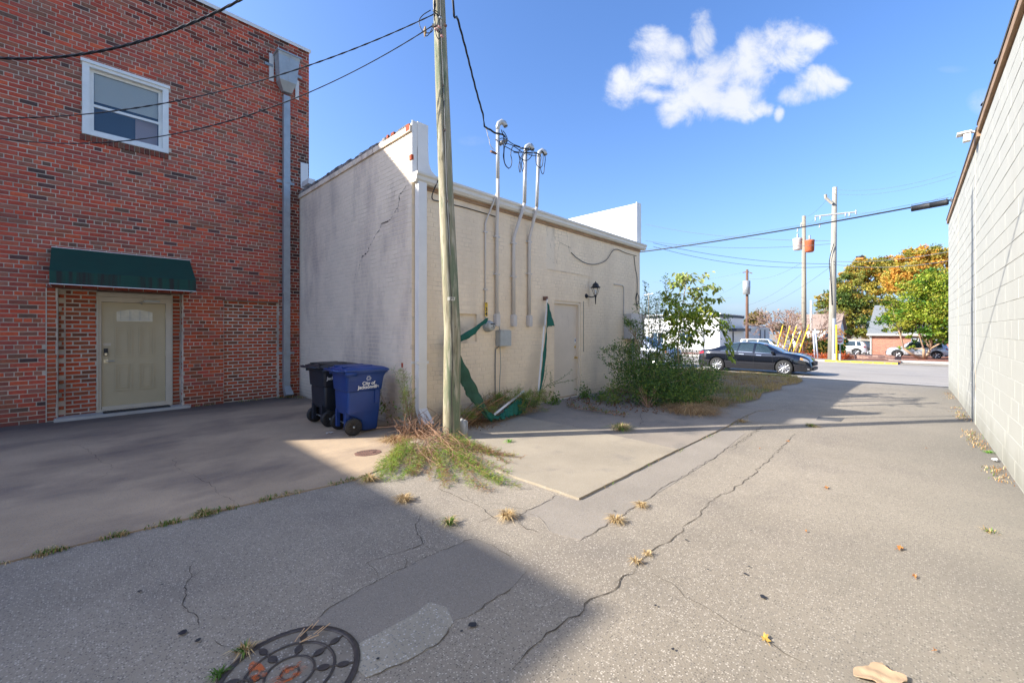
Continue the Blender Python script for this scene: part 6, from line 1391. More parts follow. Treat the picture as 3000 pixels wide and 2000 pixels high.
    # screens across the car
    for nm, rng in (('windscreen', ws), ('rear_window', rs)):
        m = M(); vs = []; na, nb_ = 8, 12
        for i in range(na+1):
            s = rng[0] + (rng[1]-rng[0])*i/na
            for j in range(nb_+1):
                q = -1 + 2*j/nb_; r = 3 - abs(q)*.93; p = P(s, r, 1 if q >= 0 else -1); e1 = P(s+.005, r)-P(s-.005, r); nn2 = Vector((-e1.z, 0, e1.x)).normalized(); vs.append(p + nn2*.008)
        m.add(vs, [(i*(nb_+1)+j, (i+1)*(nb_+1)+j, (i+1)*(nb_+1)+j+1, i*(nb_+1)+j+1) for i in range(na) for j in range(nb_)]); part(nm, m, CGL, t, True, True)
    # lights
    if hl: patch('headlight', 0, 0, hl[2], hl[3], HLAMP, .008, shape=(hl[0], hl[0]+.0, hl[1], hl[1]), na=8); patch('turn_signal', hl[0]+.002, hl[0]+(hl[1]-hl[0])*.28, hl[2]+.03, hl[3]-.03, AMB, .012)
    if tl_: patch('tail_light', tl_[0], tl_[1], tl_[2], tl_[3], RLAMP, .008)
    # door seams, sill, handles
    for (a, b) in winbands:
        pass
    seams = sorted({round(.5*(winbands[i][1][0] + winbands[i+1][0][0]), 3) for i in range(len(winbands)-1)} | {winbands[-1][1][0] - .02, wheels[0] + wr*1.22/L})
    for s in seams: patch('door_seam', s-.0009, s+.0009, .06, .99, UND, .002, na=1, nb_=10)
    for (a, b) in winbands[-2:]: s = a[0] + .012; patch('door_handle', s, s+.045, .86, .90, CHROME if not black_arch else paint, .02, na=3, nb_=2)
    patch('sill_trim', wheels[0]+wr*1.3/L, wheels[1]-wr*1.3/L, .02, .12 if not black_arch else .16, PLAST if black_arch else paint, .012, na=8, nb_=2)
    if black_arch:
        for w in wheels:
            for sg in (1,-1):
                m = M(); vs = []
                for k in range(17):
                    a = math.pi*k/16; 
                    for q in (1.12, 1.32): vs.append(((w-.5)*L + wr*q*math.cos(a), sg*(hw(w)*.985+.014), wr + wr*q*math.sin(a)))
                m.add(vs, [(2*k, 2*k+1, 2*k+3, 2*k+2) for k in range(16)]); part('arch_trim', m, PLAST, t, True, True)
    # mirror
    s = winbands[-1][1][0] - .015
    for sg in (1, -1):
        p = P(s, 1.12, sg); m = M(); m.box((p.x-.07, min(p.y+sg*.03, p.y+sg*.20), p.z-.01), (p.x+.06, max(p.y+sg*.03, p.y+sg*.20), p.z+.11)); m.box((p.x-.03, min(p.y-sg*.02, p.y+sg*.04), p.z-.02), (p.x+.03, max(p.y-sg*.02, p.y+sg*.04), p.z+.03)); o = part('wing_mirror', m, paint, t, False, True); md = o.modifiers.new('bevel','BEVEL'); md.width=.03; md.segments=3
    # front: grille, number plate, fog lamps ; rear plate
    xf = P(1,1.0,1).x
    m = M(); fx = L/2-.005; m.box((fx-.06,-.42,.44), (fx+.012,.42,.62)); 
    for k in range(5): m.box((fx+.012,-.40,.455+k*.033), (fx+.02,.40,.462+k*.033))
    part('grille', m, PLAST, t, False, True)
    m = M(); m.box((fx-.08,-.55,.24), (fx+.0,.55,.36)); part('lower_grille', m, PLAST, t, False, True)
    m = M(); m.box((-L/2-.012,-.26,.62), (-L/2+.06,.26,.74)); part('rear_plate', m, SIGNW, t, False, True)
    patch('fog_lamp', .965, .985, .16, .26, HLAMP, .014, na=3, nb_=2)
    # belly and wheels
    m = M(); m.box((-L/2+.25, -Wd/2+.24, sill-.03), (L/2-.25, Wd/2-.24, sill+.35)); m.box((-L/2+.14+wheels[0]*0, -Wd/2+.06, sill+.0), (-L/2+.3, Wd/2-.06, sill+.1))
    for w in wheels: m.box(((w-.5)*L-wr*1.1, -Wd/2+.24, sill), ((w-.5)*L+wr*1.1, Wd/2-.24, sill+wr*1.5))
    part('underbody', m, UND, t, False, True)
    for w in wheels:
        for sg in (1, -1):
            x, y = (w-.5)*L, sg*(Wd/2*.985 - .10); m = M(); m.lathe([(wr*.66,-.10),(wr*.9,-.108),(wr*.985,-.08),(wr,-.03),(wr,.03),(wr*.985,.08),(wr*.9,.108),(wr*.66,.10)], (x, y, wr), 'Y', 36); wh = part('wheel', m, TYRE, t, True, True)
            m = M(); yo = y + sg*.098; m.lathe([(wr*.70, yo-y-sg*.012),(wr*.665, yo-y+sg*.004),(wr*.63, yo-y-sg*.02),(wr*.60,yo-y-sg*.06)], (x, y, wr), 'Y', 36)
            m.lathe([(0, sg*.092),(wr*.13, sg*.090),(wr*.17, sg*.07)], (x, y, wr), 'Y', 16)
            for k in range(spokes):
                a = 2*math.pi*k/spokes; b = a + .0
                c0, c1 = .10, .655; w0, w1 = .035, (.055 if spokes >= 9 else .10)
                pts = []
                for (rad, wd, yy) in ((c0*wr, w0, sg*.088), (c1*wr, w1, sg*.085)):
                    for q in (-1, 1):
                        px = x + rad*math.cos(a) - q*wd*wr*1.2*math.sin(a); pz = wr + rad*math.sin(a) + q*wd*wr*1.2*math.cos(a); pts.append((px, y+yy, pz))
                m.add(pts + [(p[0], p[1]-sg*.02, p[2]) for p in pts], [(0,1,3,2),(4,6,7,5),(0,2,6,4),(1,5,7,3)])
            part('rim', m, RIM, wh, True, True); m = M(); m.lathe([(0, sg*.045),(wr*.62, sg*.045)], (x, y, wr), 'Y', 24); part('brake_disc', m, PLAST, wh, False, True)
    return t
SED_T = [(0,.93),(.02,.99),(.08,1.035),(.14,1.08),(.24,1.25),(.33,1.39),(.43,1.445),(.53,1.44),(.60,1.38),(.70,1.18),(.765,1.01),(.85,.955),(.93,.86),(.975,.74),(1,.62)]
SED_B = [(0,.91),(.08,.985),(.2,.985),(.45,.955),(.65,.925),(.765,.93),(.86,.87),(.95,.76),(1,.60)]
sed = dict(L=4.84, Wd=1.84, top=SED_T, belt=SED_B, wheels=(.205,.785), wr=.335, wg=0, roofw=.62, winbands=[((.235,.345),(.385,.40)),((.395,.41),(.525,.53)),((.545,.55),(.715,.635))], ws=(.615,.755), rs=(.155,.32), hl=(.905,.982,.80,.97), tl_=(.004,.075,.84,.97), spokes=10)
SUV_T = [(0,.98),(.012,1.12),(.035,1.30),(.07,1.52),(.12,1.62),(.3,1.67),(.5,1.66),(.60,1.60),(.70,1.32),(.755,1.11),(.86,1.04),(.94,.96),(.98,.82),(1,.68)]
SUV_B = [(0,.96),(.06,1.08),(.3,1.06),(.6,1.0),(.755,1.02),(.88,.96),(.96,.84),(1,.66)]
suv = dict(L=4.5, Wd=1.86, top=SUV_T, belt=SUV_B, wheels=(.195,.80), wr=.36, wg=0, roofw=.70, sill=.26, winbands=[((.105,.12),(.185,.20)),((.215,.225),(.40,.405)),((.42,.425),(.69,.605))], ws=(.615,.745), rs=(.03,.10), hl=(.91,.975,.78,.96), tl_=(.008,.06,.78,.97), spokes=5, black_arch=True, cat='SUV')
JP_T = [(0,1.0),(.01,1.35),(.03,1.60),(.07,1.67),(.3,1.70),(.52,1.69),(.60,1.64),(.68,1.38),(.735,1.15),(.86,1.10),(.94,1.06),(.98,.95),(1,.85)]
JP_B = [(0,.98),(.06,1.08),(.4,1.07),(.735,1.07),(.88,1.03),(.96,.94),(1,.80)]
jp = dict(suv, top=JP_T, belt=JP_B, L=4.25, winbands=[((.07,.08),(.16,.165)),((.185,.19),(.385,.39)),((.405,.41),(.675,.60))], ws=(.605,.725), rs=(.012,.045), hl=(.93,.985,.75,.95), spokes=7)
def putcar(fn, lab, x, y, rz, paint, kw, dz=0, name='parked_car', grp='parked cars'):
    return car(name, lab, (x, y, zg(x)+dz), rz, paint, label_='') if False else car(name, lab, (x, y, zg(x)+dz), rz, paint, group=grp, **kw)
putcar(0, 'shiny black sedan parked along the near side of the street beyond the grass', 22.55, 5.42, math.radians(-90), paintm('black_car_paint', (.003,.004,.008), .0, .12), sed)
putcar(0, 'white boxy four wheel drive with roof rails behind the black sedan', 46.5, 10.3, math.radians(-90), paintm('white_car_paint', (.75,.75,.73), .0), jp)
putcar(0, 'silver crossover parked in front of the brick house behind the bright green tree', 57.2, -.45, math.radians(90), paintm('silver_car_paint', (.52,.54,.57), .5), suv)
putcar(0, 'silver blue crossover mostly hidden behind the shrub and left of the black sedan', 22.7, 11.4, math.radians(-90), paintm('blue_silver_paint', (.36,.40,.48), .5), suv)
putcar(0, 'white hatchback with red tail light parked between hedge and brick house', 62.5, 5.8, math.radians(90), paintm('pearl_car_paint', (.70,.70,.70), .1), suv)
putcar(0, 'black estate car half hidden behind the white hatchback', 66.5, 5.0, math.radians(90), paintm('dark_car_paint', (.02,.022,.03), .1), suv)
putcar(0, 'black car tucked behind the silver crossover at the edge of the cream wall', 60.5, -4.6, math.radians(90), paintm('black_car_paint_two', (.008,.008,.01), .1), suv)
# ------------------------------------------------------------------ background
def pole(name, label, base, topz, r0, r1_, mt_, lean=0, grp='utility poles along the street'):
    t = thing(name, label, 'utility pole', base, 0, grp); b = Vector(base); m = M(); top = Vector((b.x + LAT.x*lean, b.y + LAT.y*lean, topz)); m.tube([b, b.lerp(top,.5), top], [r0,(r0+r1_)/2,r1_], 12); part('shaft', m, mt_, t, True); return t, top
def BP(x, X, z=None): d = ray(x, 759); t = X/d.x; return Vector((X, d.y*t, zg(X) if z is None else z))
def BQ(x, y, X): d = ray(x, y); t = X/d.x; return Vector((X, d.y*t, EYE + d.z*t))
b1 = BP(1910, 40.0); b1.z += .1; p1, t1 = pole('utility_pole', 'tallest grey timber pole with crossarm standing by the yellow kerb', b1, BQ(1917,429,40.0).z, .26, .15, POLEG, .25)
ca0, ca1 = BQ(1871,497,40.0), BQ(1966,487,40.0); m = M(); m.tube([ca0, ca1], .06, 4); part('crossarm', m, mat('arm_grey', (.36,.36,.36), .7), p1)
m = M(); q = BQ(1915,468,40); m.tube([BQ(1912,468,39.9), BQ(1897,455,39.8), BQ(1896,447,39.8)], .11, 6); part('bracket', m, POLEG, p1)
for x, y in ((1873,503),(1884,500),(1951,492),(1966,487),(1942,492)):
    m = M(); m.lathe([(0,-.2),(.04,-.18),(.06,-.1),(.04,0),(.06,.1),(.03,.15),(0,.2)], BQ(x, y, 40), 'Z', 8); part('insulator', m, GALV, p1, True)
m = M(); m.tube([BP(1915.5,39.75)+Vector((0,0,.1)), BQ(1916.5,731,39.75)], .12, 4); part('guard_channel', m, mat('channel_grey', (.40,.42,.46), .6), p1)
m = M(); m.tube(spl([BQ(1915,560,39.8), BQ(1905,600,39.8), BQ(1908,640,39.8), BQ(1911,700,39.8)], 4), .03, 5); part('riser_cable', m, WIRE, p1, True)
bb_ = BP(1921.5, 39.4); m = M(); m.box((bb_.x-.15, bb_.y-.25, bb_.z+.1), (bb_.x+.15, bb_.y+.2, bb_.z+.62)); part('meter_pedestal', m, GALV, p1)
b2 = BP(1846.5, 47); p2, t2 = pole('utility_pole', 'timber pole carrying two transformers left of the tallest pole', b2, BQ(1847,496,47).z, .22, .15, mat('brown_grey_pole', (.27,.235,.18), .9, noise=(2,.3,6,None,(4,4,.3))), .0)
for (x, y, mt_, lb) in ((1832,560,mat('rusty_white_tank', (.55,.50,.46), .6, noise=(1.5,.9,5,(.45,.14,.06),(1,1,1),.5,.62)), 'rust streaked pale transformer'), (1859.5,564,mat('rust_tank', (.42,.10,.035), .8, noise=(2,.3,5,None)), 'rust orange transformer')):
    q = BQ(x, y, 47); m = M(); m.lathe([(0,-.62),(.28,-.60),(.36,-.5),(.38,.35),(.41,.42),(.38,.5),(0,.56)], q, 'Z', 18); tk = part('transformer', m, mt_, p2, True); tk['label'] = lb
    m = M(); m.lathe([(0,.55),(.06,.55),(.09,.65),(.06,.75),(.09,.85),(.05,.95),(0,1.0)], q, 'Z', 8); part('bushing', m, GALV, tk, True)
    m = M(); m.tube([q + Vector((0,0,.2)), Vector((b2.x, b2.y, q.z+.2))], .06, 5); part('bracket', m, GALV, p2)
for x, y in ((1841,515),(1833,527),(1884,517)): m = M(); m.tube([BQ(x,y-4,47), BQ(x-2,y+6,47)], .06, 6); part('fuse', m, GALV, p2)
b3 = BP(1716, 57); p3, t3 = pole('utility_pole', 'dark brown pole with a cable cabinet behind the white boxy car', b3, BQ(1717,619,57).z, .20, .14, POLEB)
m = M(); q = BQ(1714.5,660,56.8); m.lathe([(0,-.9),(.38,-.85),(.42,0),(.42,.8),(0,.9)], q, 'Z', 14); part('cable_drum', m, GALV, p3, True)
m = M(); m.tube([BQ(1706,626,57), BQ(1717,624,57), BQ(1728,628,57)], .05, 5); part('bracket', m, POLEB, p3)
b4 = BP(1863, 70); p4, t4 = pole('utility_pole', 'pale thin distant pole just right of the transformer pole', b4, BQ(1858,690,70).z, .16, .12, mat('pale_pole', (.45,.38,.33), .9))
b5 = BP(1894, 85); p5, t5 = pole('utility_pole', 'small distant pole between the tallest pole and the bare pink tree', b5, BQ(1892,722,85).z, .18, .14, POLEB)
b6 = BP(1481+9, 60); p6, t6 = pole('utility_pole', 'thin distant pole with short white crossarm at the right edge of the painted building', b6, BQ(1489,672,60).z, .10, .08, POLEG)
m = M(); m.tube([BQ(1479,678,60), BQ(1500,674,60)], .06, 4); part('crossarm', m, SIGNW, p6)
# guy guards
for i, (a, b, X) in enumerate([((1798,747),(1779,799),42.6),((1814.7,748),(1794.7,805.6),42.3),((1829.7,749),(1806.3,808),42.1),((1840.6,759.8),(1817,809),41.9),((1857.7,745.6),(1831.4,812),41.7)]):
    top = BQ(*a, X); bot = BQ(*b, X); bot.z = zg(X)+.1; lab = ['leftmost of the five leaning yellow guy guards','second from the left of the five leaning yellow guy guards','middle one of the five leaning yellow guy guards','fourth from the left, shortest of the five leaning yellow guy guards','rightmost of the five leaning yellow guy guards beside the brown post'][i]
    m = M(); m.tube([bot, top], .038, 8); o = part('guy_guard', m, YPL, None, True); tag(o, lab, 'guy guard', 'leaning yellow guy guards')
a, b = BQ(1920.6,746,39.2), BP(1922,39.2); m = M(); m.tube([b, a], .06, 8); o = part('guy_guard', m, YPL, None, True); tag(o, 'upright yellow guy guard right of the tallest pole', 'guy guard')
m = M(); m.tube([a, BQ(1918,600,39.6)], .014, 4); o = part('guy_wire', m, WIREG); tag(o, 'near vertical guy wire above the upright yellow guard', 'guy wire', 'guy wires')
m = M(); m.tube([BP(1846,42), BQ(1841.4,749,42)], .07, 6); o = part('wooden_post', m, POLEB, None, True); tag(o, 'short brown leaning post beside the rightmost yellow guard', 'post')
for (a, b, lb) in (((1868,763),(1872,816),'left of two short pale leaning metal posts before the hedge'), ((1872,755),(1879,817),'right of two short pale leaning metal posts before the hedge')):
    m = M(); m.tube([BP(b[0],41.8), BQ(*a,41.8)], .06, 8); o = part('metal_post', m, mat('pale_metal', (.42,.45,.52), .5, .2), None, True); tag(o, lb, 'post', 'pale metal posts')
# sign
sg = thing('no_entry_sign', 'faded red and white DO NOT ENTER sign on a thin metal post', 'sign', BP(1929, 40.2)); 
m = M(); m.tube([BP(1930,40.25), BQ(1929,770,40.25)], .05, 6); part('post', m, GALV, sg)
q = BQ(1929, 780.5, 40.15); m = M(); m.extr([(-.27,-.33),(.27,-.33),(.27,.33),(-.27,.33)], q, LAT, (0,0,1), F, .02); pl = part('sign_plate', m, SIGNW, sg)
m = M(); m.extr([(.235*math.cos(6.283*k/32), .235*math.sin(6.283*k/32)) for k in range(32)], q - F*.006, LAT, (0,0,1), F, .004); part('red_disc', m, SIGNR, pl)
m = M(); m.extr([(-.185,-.04),(.185,-.04),(.185,.04),(-.185,.04)], q - F*.012, LAT, (0,0,1), F, .004); part('white_bar', m, SIGNW, pl)
link('lettering', xform(text_mesh('DO NOT', .085, SIGNW, 'lettering', .002), q - F*.013 + Vector((0,0,.12)), LAT, (0,0,1)), pl); link('lettering', xform(text_mesh('ENTER', .085, SIGNW, 'lettering', .002), q - F*.013 - Vector((0,0,.12)), LAT, (0,0,1)), pl)
for o_ in pl.children:
    o_.location = (0,0,0)
# wires
U = BQ
for (a, b, sag, r, lab) in [
    (U(1483,515,60), U(1905,553,47), .6, .035, 'upper faint wire running right to the transformer pole'),
    (U(1483,553,40), U(1908,560,40), .5, .03, 'wire from the painted roof end to the middle of the tallest pole'),
    (U(1500,558,30), U(1908,606,40), .4, .03, 'lower sagging wire ending at the dark coil on the tallest pole'),
    (U(1500,566,30), U(1910,612,40), .6, .03, 'lowest sagging wire ending at the coil on the tallest pole'),
    (U(1910,600,40), U(2195,575,34), .25, .035, 'wire running right from the tallest pole above the orange tree'),
    (U(1910,606,40), U(2195,596,34), .35, .03, 'second wire running right from the tallest pole into the trees'),
    (U(1720,622,57), U(1500,648,60), .5, .02, 'thin wire leaving the dark brown pole to the left'),
    (U(1718,640,57), U(1846,600,47), .6, .02, 'thin wire from the dark brown pole to the transformer pole'),
    (U(1720,700,57), U(1846,625,47), .4, .02, 'slack wire rising from the coil near the bare tree to the transformer pole'),
    (U(1728,712,57), U(1908,612,40), .5, .02, 'long slanting wire from beside the bare tree to the tallest pole'),
    (U(1680,683,57), U(1500,700,60), .3, .02, 'low faint wire left of the dark brown pole'),
    (U(1917,435,40), U(2195,395,30), .4, .012, 'faint upper line from the top of the tallest pole to the right'),
    (U(1915,445,40), U(2195,405,30), .4, .012, 'second faint upper line from the tallest pole to the right'),
    (U(1873,500,40), U(1847,505,47), .3, .015, 'short jumper between crossarm and transformer pole'),
    (U(1847,500,47), U(1905,450,40), .3, .015, 'jumper rising from the transformer pole to the tallest pole'),
    (U(1716,640,57), U(1620,685,66), .4, .018, 'wire dropping from the dark brown pole toward the white building'),
    (U(1966,487,40), U(2195,440,30), .4, .012, 'faint line from the right end of the crossarm')]:
    fw(a, b, sag, r*.55, lab)
m = M(); q = U(1975,592,38); m.tube([U(1966,593,38), U(1984,591,38)], .13, 8); o = part('cable_bracket', m, WIRE, None, True); tag(o, 'small dark splice with orange tag on the wire before the orange tree', 'splice')
m = M(); m.box((q.x-.3, q.y-.2, q.z-.14), (q.x-.24, q.y+.2, q.z-.04)); part('orange_tag', m, mat('orange_tag', (.8,.2,.02), .5), o)
# white building with black trim
WB = mat('white_painted_brick', (.72,.72,.70), .7, noise=(2,.05,5,None)); NAVY = mat('navy_trim', (.035,.045,.065), .6)
def part_box(name, a, b, mt_, par): m = M(); m.box(a, b); return part(name, m, mt_, par)
wb = thing('white_building', 'white painted brick shop building with dark blue parapet and canopy bands', 'building', (66, 25, zg(66)))
x0, y0 = 64.5, 20.0; zb = -1.4
part_box('wall', (x0, y0, zb), (76.5, 46, 3.55), WB, wb)
part_box('parapet', (x0-.1, y0-.1, 3.552), (76.6, 46.1, 3.95), NAVY, wb)
part_box('parapet_cap', (x0-.2, y0-.2, 3.952), (76.7, 46.2, 4.08), SIGNW, wb)
part_box('canopy', (x0+4.2, y0-1.1, 1.45), (76.5, y0-.002, 1.9), NAVY, wb); part_box('string_course', (x0-.12, y0-.12, 1.55), (x0-.002, 46, 1.72), mat('grey_band', (.3,.31,.33), .7), wb)
part_box('pier', (x0-.15, y0+2.2, zb), (x0-.004, y0+2.5, 1.5), mat('grey_band_b', (.3,.31,.33), .7), wb)
part_box('pier', (x0+6.0, y0-.12, zb), (x0+6.25, y0-.004, 1.4), NAVY, wb)
for yy in (24, 28.5, 33): w_ = part_box('window', (x0-.05, yy, -.4), (x0-.003, yy+1.8, 1.2), GLASS, wb); part_box('mullion', (x0-.08, yy+.85, -.4), (x0-.051, yy+.93, 1.2), SIGNW, w_)
lb_ = thing('low_building', 'low white flat roofed annex with brown edge beyond the white boxy car', 'building', (85, 21, zg(80)))
part_box('wall', (77, 20.4, zb), (96, 30, 2.0), WB, lb_); m = M(); m.extr([(20.3,2.0),(30.2,2.0),(30.2,3.3),(20.3,2.25)], (76.8,0,0), (0,1,0), (0,0,1), (1,0,0), 19.5); part('roof', m, NAVY, lb_); part_box('fascia', (76.7, 20.2, 1.9), (96.4, 20.29, 2.3), SIGNW, lb_)
for xx in (88.5, 92): part_box('door', (xx, 20.33, zb), (xx+.5, 20.397, 1.7), NAVY, lb_)
def gable_house(name, label, x0, x1, y0, y1, zb, ze, zr, wallm, roofm, ridge='Y', cat='house'):
    t = thing(name, label, cat, ((x0+x1)/2, (y0+y1)/2, zb)); part_box('wall', (x0, y0, zb), (x1, y1, ze), wallm, t); m = M(); o_ = .35
    if ridge == 'Y':
        xm = (x0+x1)/2; m.add([(x0-o_,y0-o_,ze-.1),(x0-o_,y1+o_,ze-.1),(xm,y1+o_,zr),(xm,y0-o_,zr),(x1+o_,y0-o_,ze-.1),(x1+o_,y1+o_,ze-.1)], [(0,1,2,3),(3,2,5,4)]); g = [(x0,ze),(x1,ze),(xm,zr-.12)]
        mg = M(); mg.extr(g, (0,y0,0), (1,0,0), (0,0,1), (0,1,0), .2); mg.extr(g, (0,y1-.2,0), (1,0,0), (0,0,1), (0,1,0), .2)
    else:
        ym = (y0+y1)/2; m.add([(x0-o_,y0-o_,ze-.1),(x1+o_,y0-o_,ze-.1),(x1+o_,ym,zr),(x0-o_,ym,zr),(x0-o_,y1+o_,ze-.1),(x1+o_,y1+o_,ze-.1)], [(0,1,2,3),(3,2,5,4)]); g = [(y0,ze),(y1,ze),(ym,zr-.12)]
        mg = M(); mg.extr(g, (x0,0,0), (0,1,0), (0,0,1), (1,0,0), .2); mg.extr(g, (x1-.2,0,0), (0,1,0), (0,0,1), (1,0,0), .2)
    ro = part('roof', m, roofm, t); md = ro.modifiers.new('t','SOLIDIFY'); md.thickness = .12; part('gable', mg, wallm, t); return t
SHG = mat('grey_shingles', (.17,.18,.185), .9, noise=(9,.18,5,None,(1,1,4)))
gh = gable_house('white_gable_house', 'distant white gabled house over the low annex', 92, 102, 31, 41, zb, 2.6, 5.0, WB, SHG, 'X'); part_box('window', (91.95, 34, .5), (91.99, 35.4, 2), GLASS, gh)
g2 = gable_house('white_house', 'distant white clapboard house with brown roof behind the hedge', 72, 80, 7.2, 12.5, zb, 1.9, 4.0, WB, mat('brown_roof', (.30,.22,.17), .9), 'Y')
for yy in (8, 9.6, 11.2): part_box('window', (71.95, yy, -.2), (71.99, yy+.8, 1.1), GLASS, g2)
# brick house
HB = zg(65.5)
HBR = mat('orange_brick_wall', (.36,.12,.06), .9)
_t = HBR.node_tree; _b = _t.nodes.new('ShaderNodeTexBrick'); _g = _t.nodes.new('ShaderNodeNewGeometry'); _s = _t.nodes.new('ShaderNodeSeparateXYZ'); _c = _t.nodes.new('ShaderNodeCombineXYZ')
_t.links.new(_g.outputs['Position'], _s.inputs[0]); _a = _t.nodes.new('ShaderNodeMath'); _a.operation = 'ADD'; _t.links.new(_s.outputs[0], _a.inputs[0]); _t.links.new(_s.outputs[1], _a.inputs[1]); _t.links.new(_a.outputs[0], _c.inputs[0]); _t.links.new(_s.outputs[2], _c.inputs[1]); _t.links.new(_c.outputs[0], _b.inputs['Vector'])
_b.inputs['Color1'].default_value = (.42,.14,.07,1); _b.inputs['Color2'].default_value = (.26,.08,.05,1); _b.inputs['Mortar'].default_value = (.45,.36,.28,1); _b.inputs['Scale'].default_value = 1; _b.inputs['Brick Width'].default_value = .21; _b.inputs['Row Height'].default_value = .075; _b.inputs['Mortar Size'].default_value = .008
_t.links.new(_b.outputs['Color'], _t.nodes['Principled BSDF'].inputs['Base Color'])
bh = thing('brick_house', 'red brick house with steep grey shingle roof and shuttered window', 'house', (70, -4, HB))
part_box('wall', (65.5, -14, HB), (75, 3.3, 1.1), HBR, bh)
m = M(); m.add([(65.1,-14.4,1.0),(65.1,3.75,1.0),(70.2,3.25,4.75),(70.2,-14.4,4.75),(75.4,-14.4,1.0),(75.4,3.75,1.0)], [(0,1,2,3),(3,2,5,4)]); ro = part('roof', m, SHG, bh); md = ro.modifiers.new('t','SOLIDIFY'); md.thickness = .12
m = M(); m.extr([(65.5,1.1),(75,1.1),(70.2,4.6)], (0,3.1,0), (1,0,0), (0,0,1), (0,1,0), .18); part('gable', m, SIGNW, bh)
part_box('fascia', (65.0, -14.4, .95), (65.09, 3.75, 1.2), CURB, bh); part_box('corner_board', (65.42, 3.31, HB), (65.75, 3.45, 1.1), CURB, bh)
for (ya, wd) in ((-1.7,1.1), (-6.2,1.1), (-10,1.1)):
    w_ = part_box('window', (65.42, ya, -.75), (65.497, ya+wd, .72), SIGNW, bh)
    for q in range(2):
        for k in range(3): part_box('pane', (65.38, ya+.08+q*.5, -.66+k*.45), (65.418, ya+.08+q*.5+.42, -.66+k*.45+.39), GLASS, w_)
    for yy in (ya-.52, ya+wd+.06): part_box('shutter', (65.42, yy, -.85), (65.495, yy+.46, .8), mat('grey_shutter', (.28,.31,.33), .7), bh)
# wood fence
fn = thing('wooden_fence', 'weathered grey board fence behind the parked white hatchback', 'fence', BP(1960, 72))
ya, yb = BP(2000,72).y, BP(1930,72).y; k = 0; y = ya
WF = mat('weathered_board', (.36,.30,.25), .9, noise=(3,.2,4,None)); mb = bpy.data.meshes.new('board'); mt1 = M(); mt1.box((-.02,0,0),(0,.14,1.85)); mb = mt1.mesh('board', WF)
while y < yb: o = link('board', mb, fn, True); o.location = Vector((72, y, zg(72))) - fn.location; y += .155
part_box('rail', (72.001, ya, -.9), (72.06, yb, -.8), WF, fn)
# hedge
hd = []; ya, yb = BP(1946,50).y, BP(1852,50).y; r1 = random.Random(17)
C_ = []
for _ in range(16000):
    f = r1.random(); x = r1.choice([48.3 + r1.gauss(0,.06), r1.uniform(48.3,50)]); y = r1.uniform(ya, yb); z = zg(49) + r1.uniform(.05,1.55) + .10*math.sin(y*2.1)
    if x > 48.6: z = zg(49) + 1.55 + .10*math.sin(y*2.1) + r1.gauss(0,.05)
    C_.append((x, y, z))
o = leaves('hedge', C_, .16, LEAF, None, [(.03,.10,.015),(.05,.15,.02),(.07,.19,.03),(.025,.075,.012)], 40, .6); tag(o, 'clipped bright green hedge behind the tallest pole', 'hedge')
# planting: small orange shrubs
for i, (x, X, s, lab) in enumerate([(1862,42.0,.55,'orange leaved low shrub nearest the rightmost yellow guard'),(1893,41.9,.45,'orange low shrub between pale posts and tallest pole'),(1922,41.7,.6,'bright red orange low shrub at the foot of the upright yellow guard'),(1942,41.6,.5,'orange low shrub right of the no entry sign'),(1836,42.1,.5,'orange low shrub just over the bonnet of the black sedan')]):
    b = BP(x, X); b.z += .15; C_ = [b + Vector((r1.gauss(0,s*.4), r1.gauss(0,s*.5), abs(r1.gauss(.05,s*.4)))) for _ in range(420)]
    o = leaves('orange_shrub', C_, .12, LEAF, None, [(.50,.10,.02),(.62,.16,.03),(.40,.08,.03)], 70+i, .5); tag(o, lab, 'shrub', 'small orange shrubs in the planting bed')
# planter wall with stones
pw = thing('planter_wall', 'low brown stone retaining wall behind the planting bed', 'wall', BP(1900, 44.9)); ya, yb = -8, 16; part_box('core', (44.85, .5, zg(45)-.1), (45.3, yb, zg(45)+.42), mat('stone_joint', (.16,.11,.09), .9), pw)
st_ = [M() for _ in range(3)]; mts = [mat('stone_a', (.26,.15,.11), .9).name, mat('stone_b', (.33,.22,.17), .9).name, mat('stone_c', (.20,.12,.10), .9).name]
mset = []
for i in range(3): q = M(); q.box((-.04,0,0),(0,.36,.115)); mset.append(q.mesh('stone', bpy.data.materials[mts[i]]))
for row in range(4):
    y = .55 + (.18 if row % 2 else 0)
    while y < 15.5: o = link('stone', mset[r1.randrange(3)], pw, True); o.location = Vector((44.849 + r1.uniform(-.015,.0), y, zg(45)-.06+row*.125)) - pw.location; y += .38
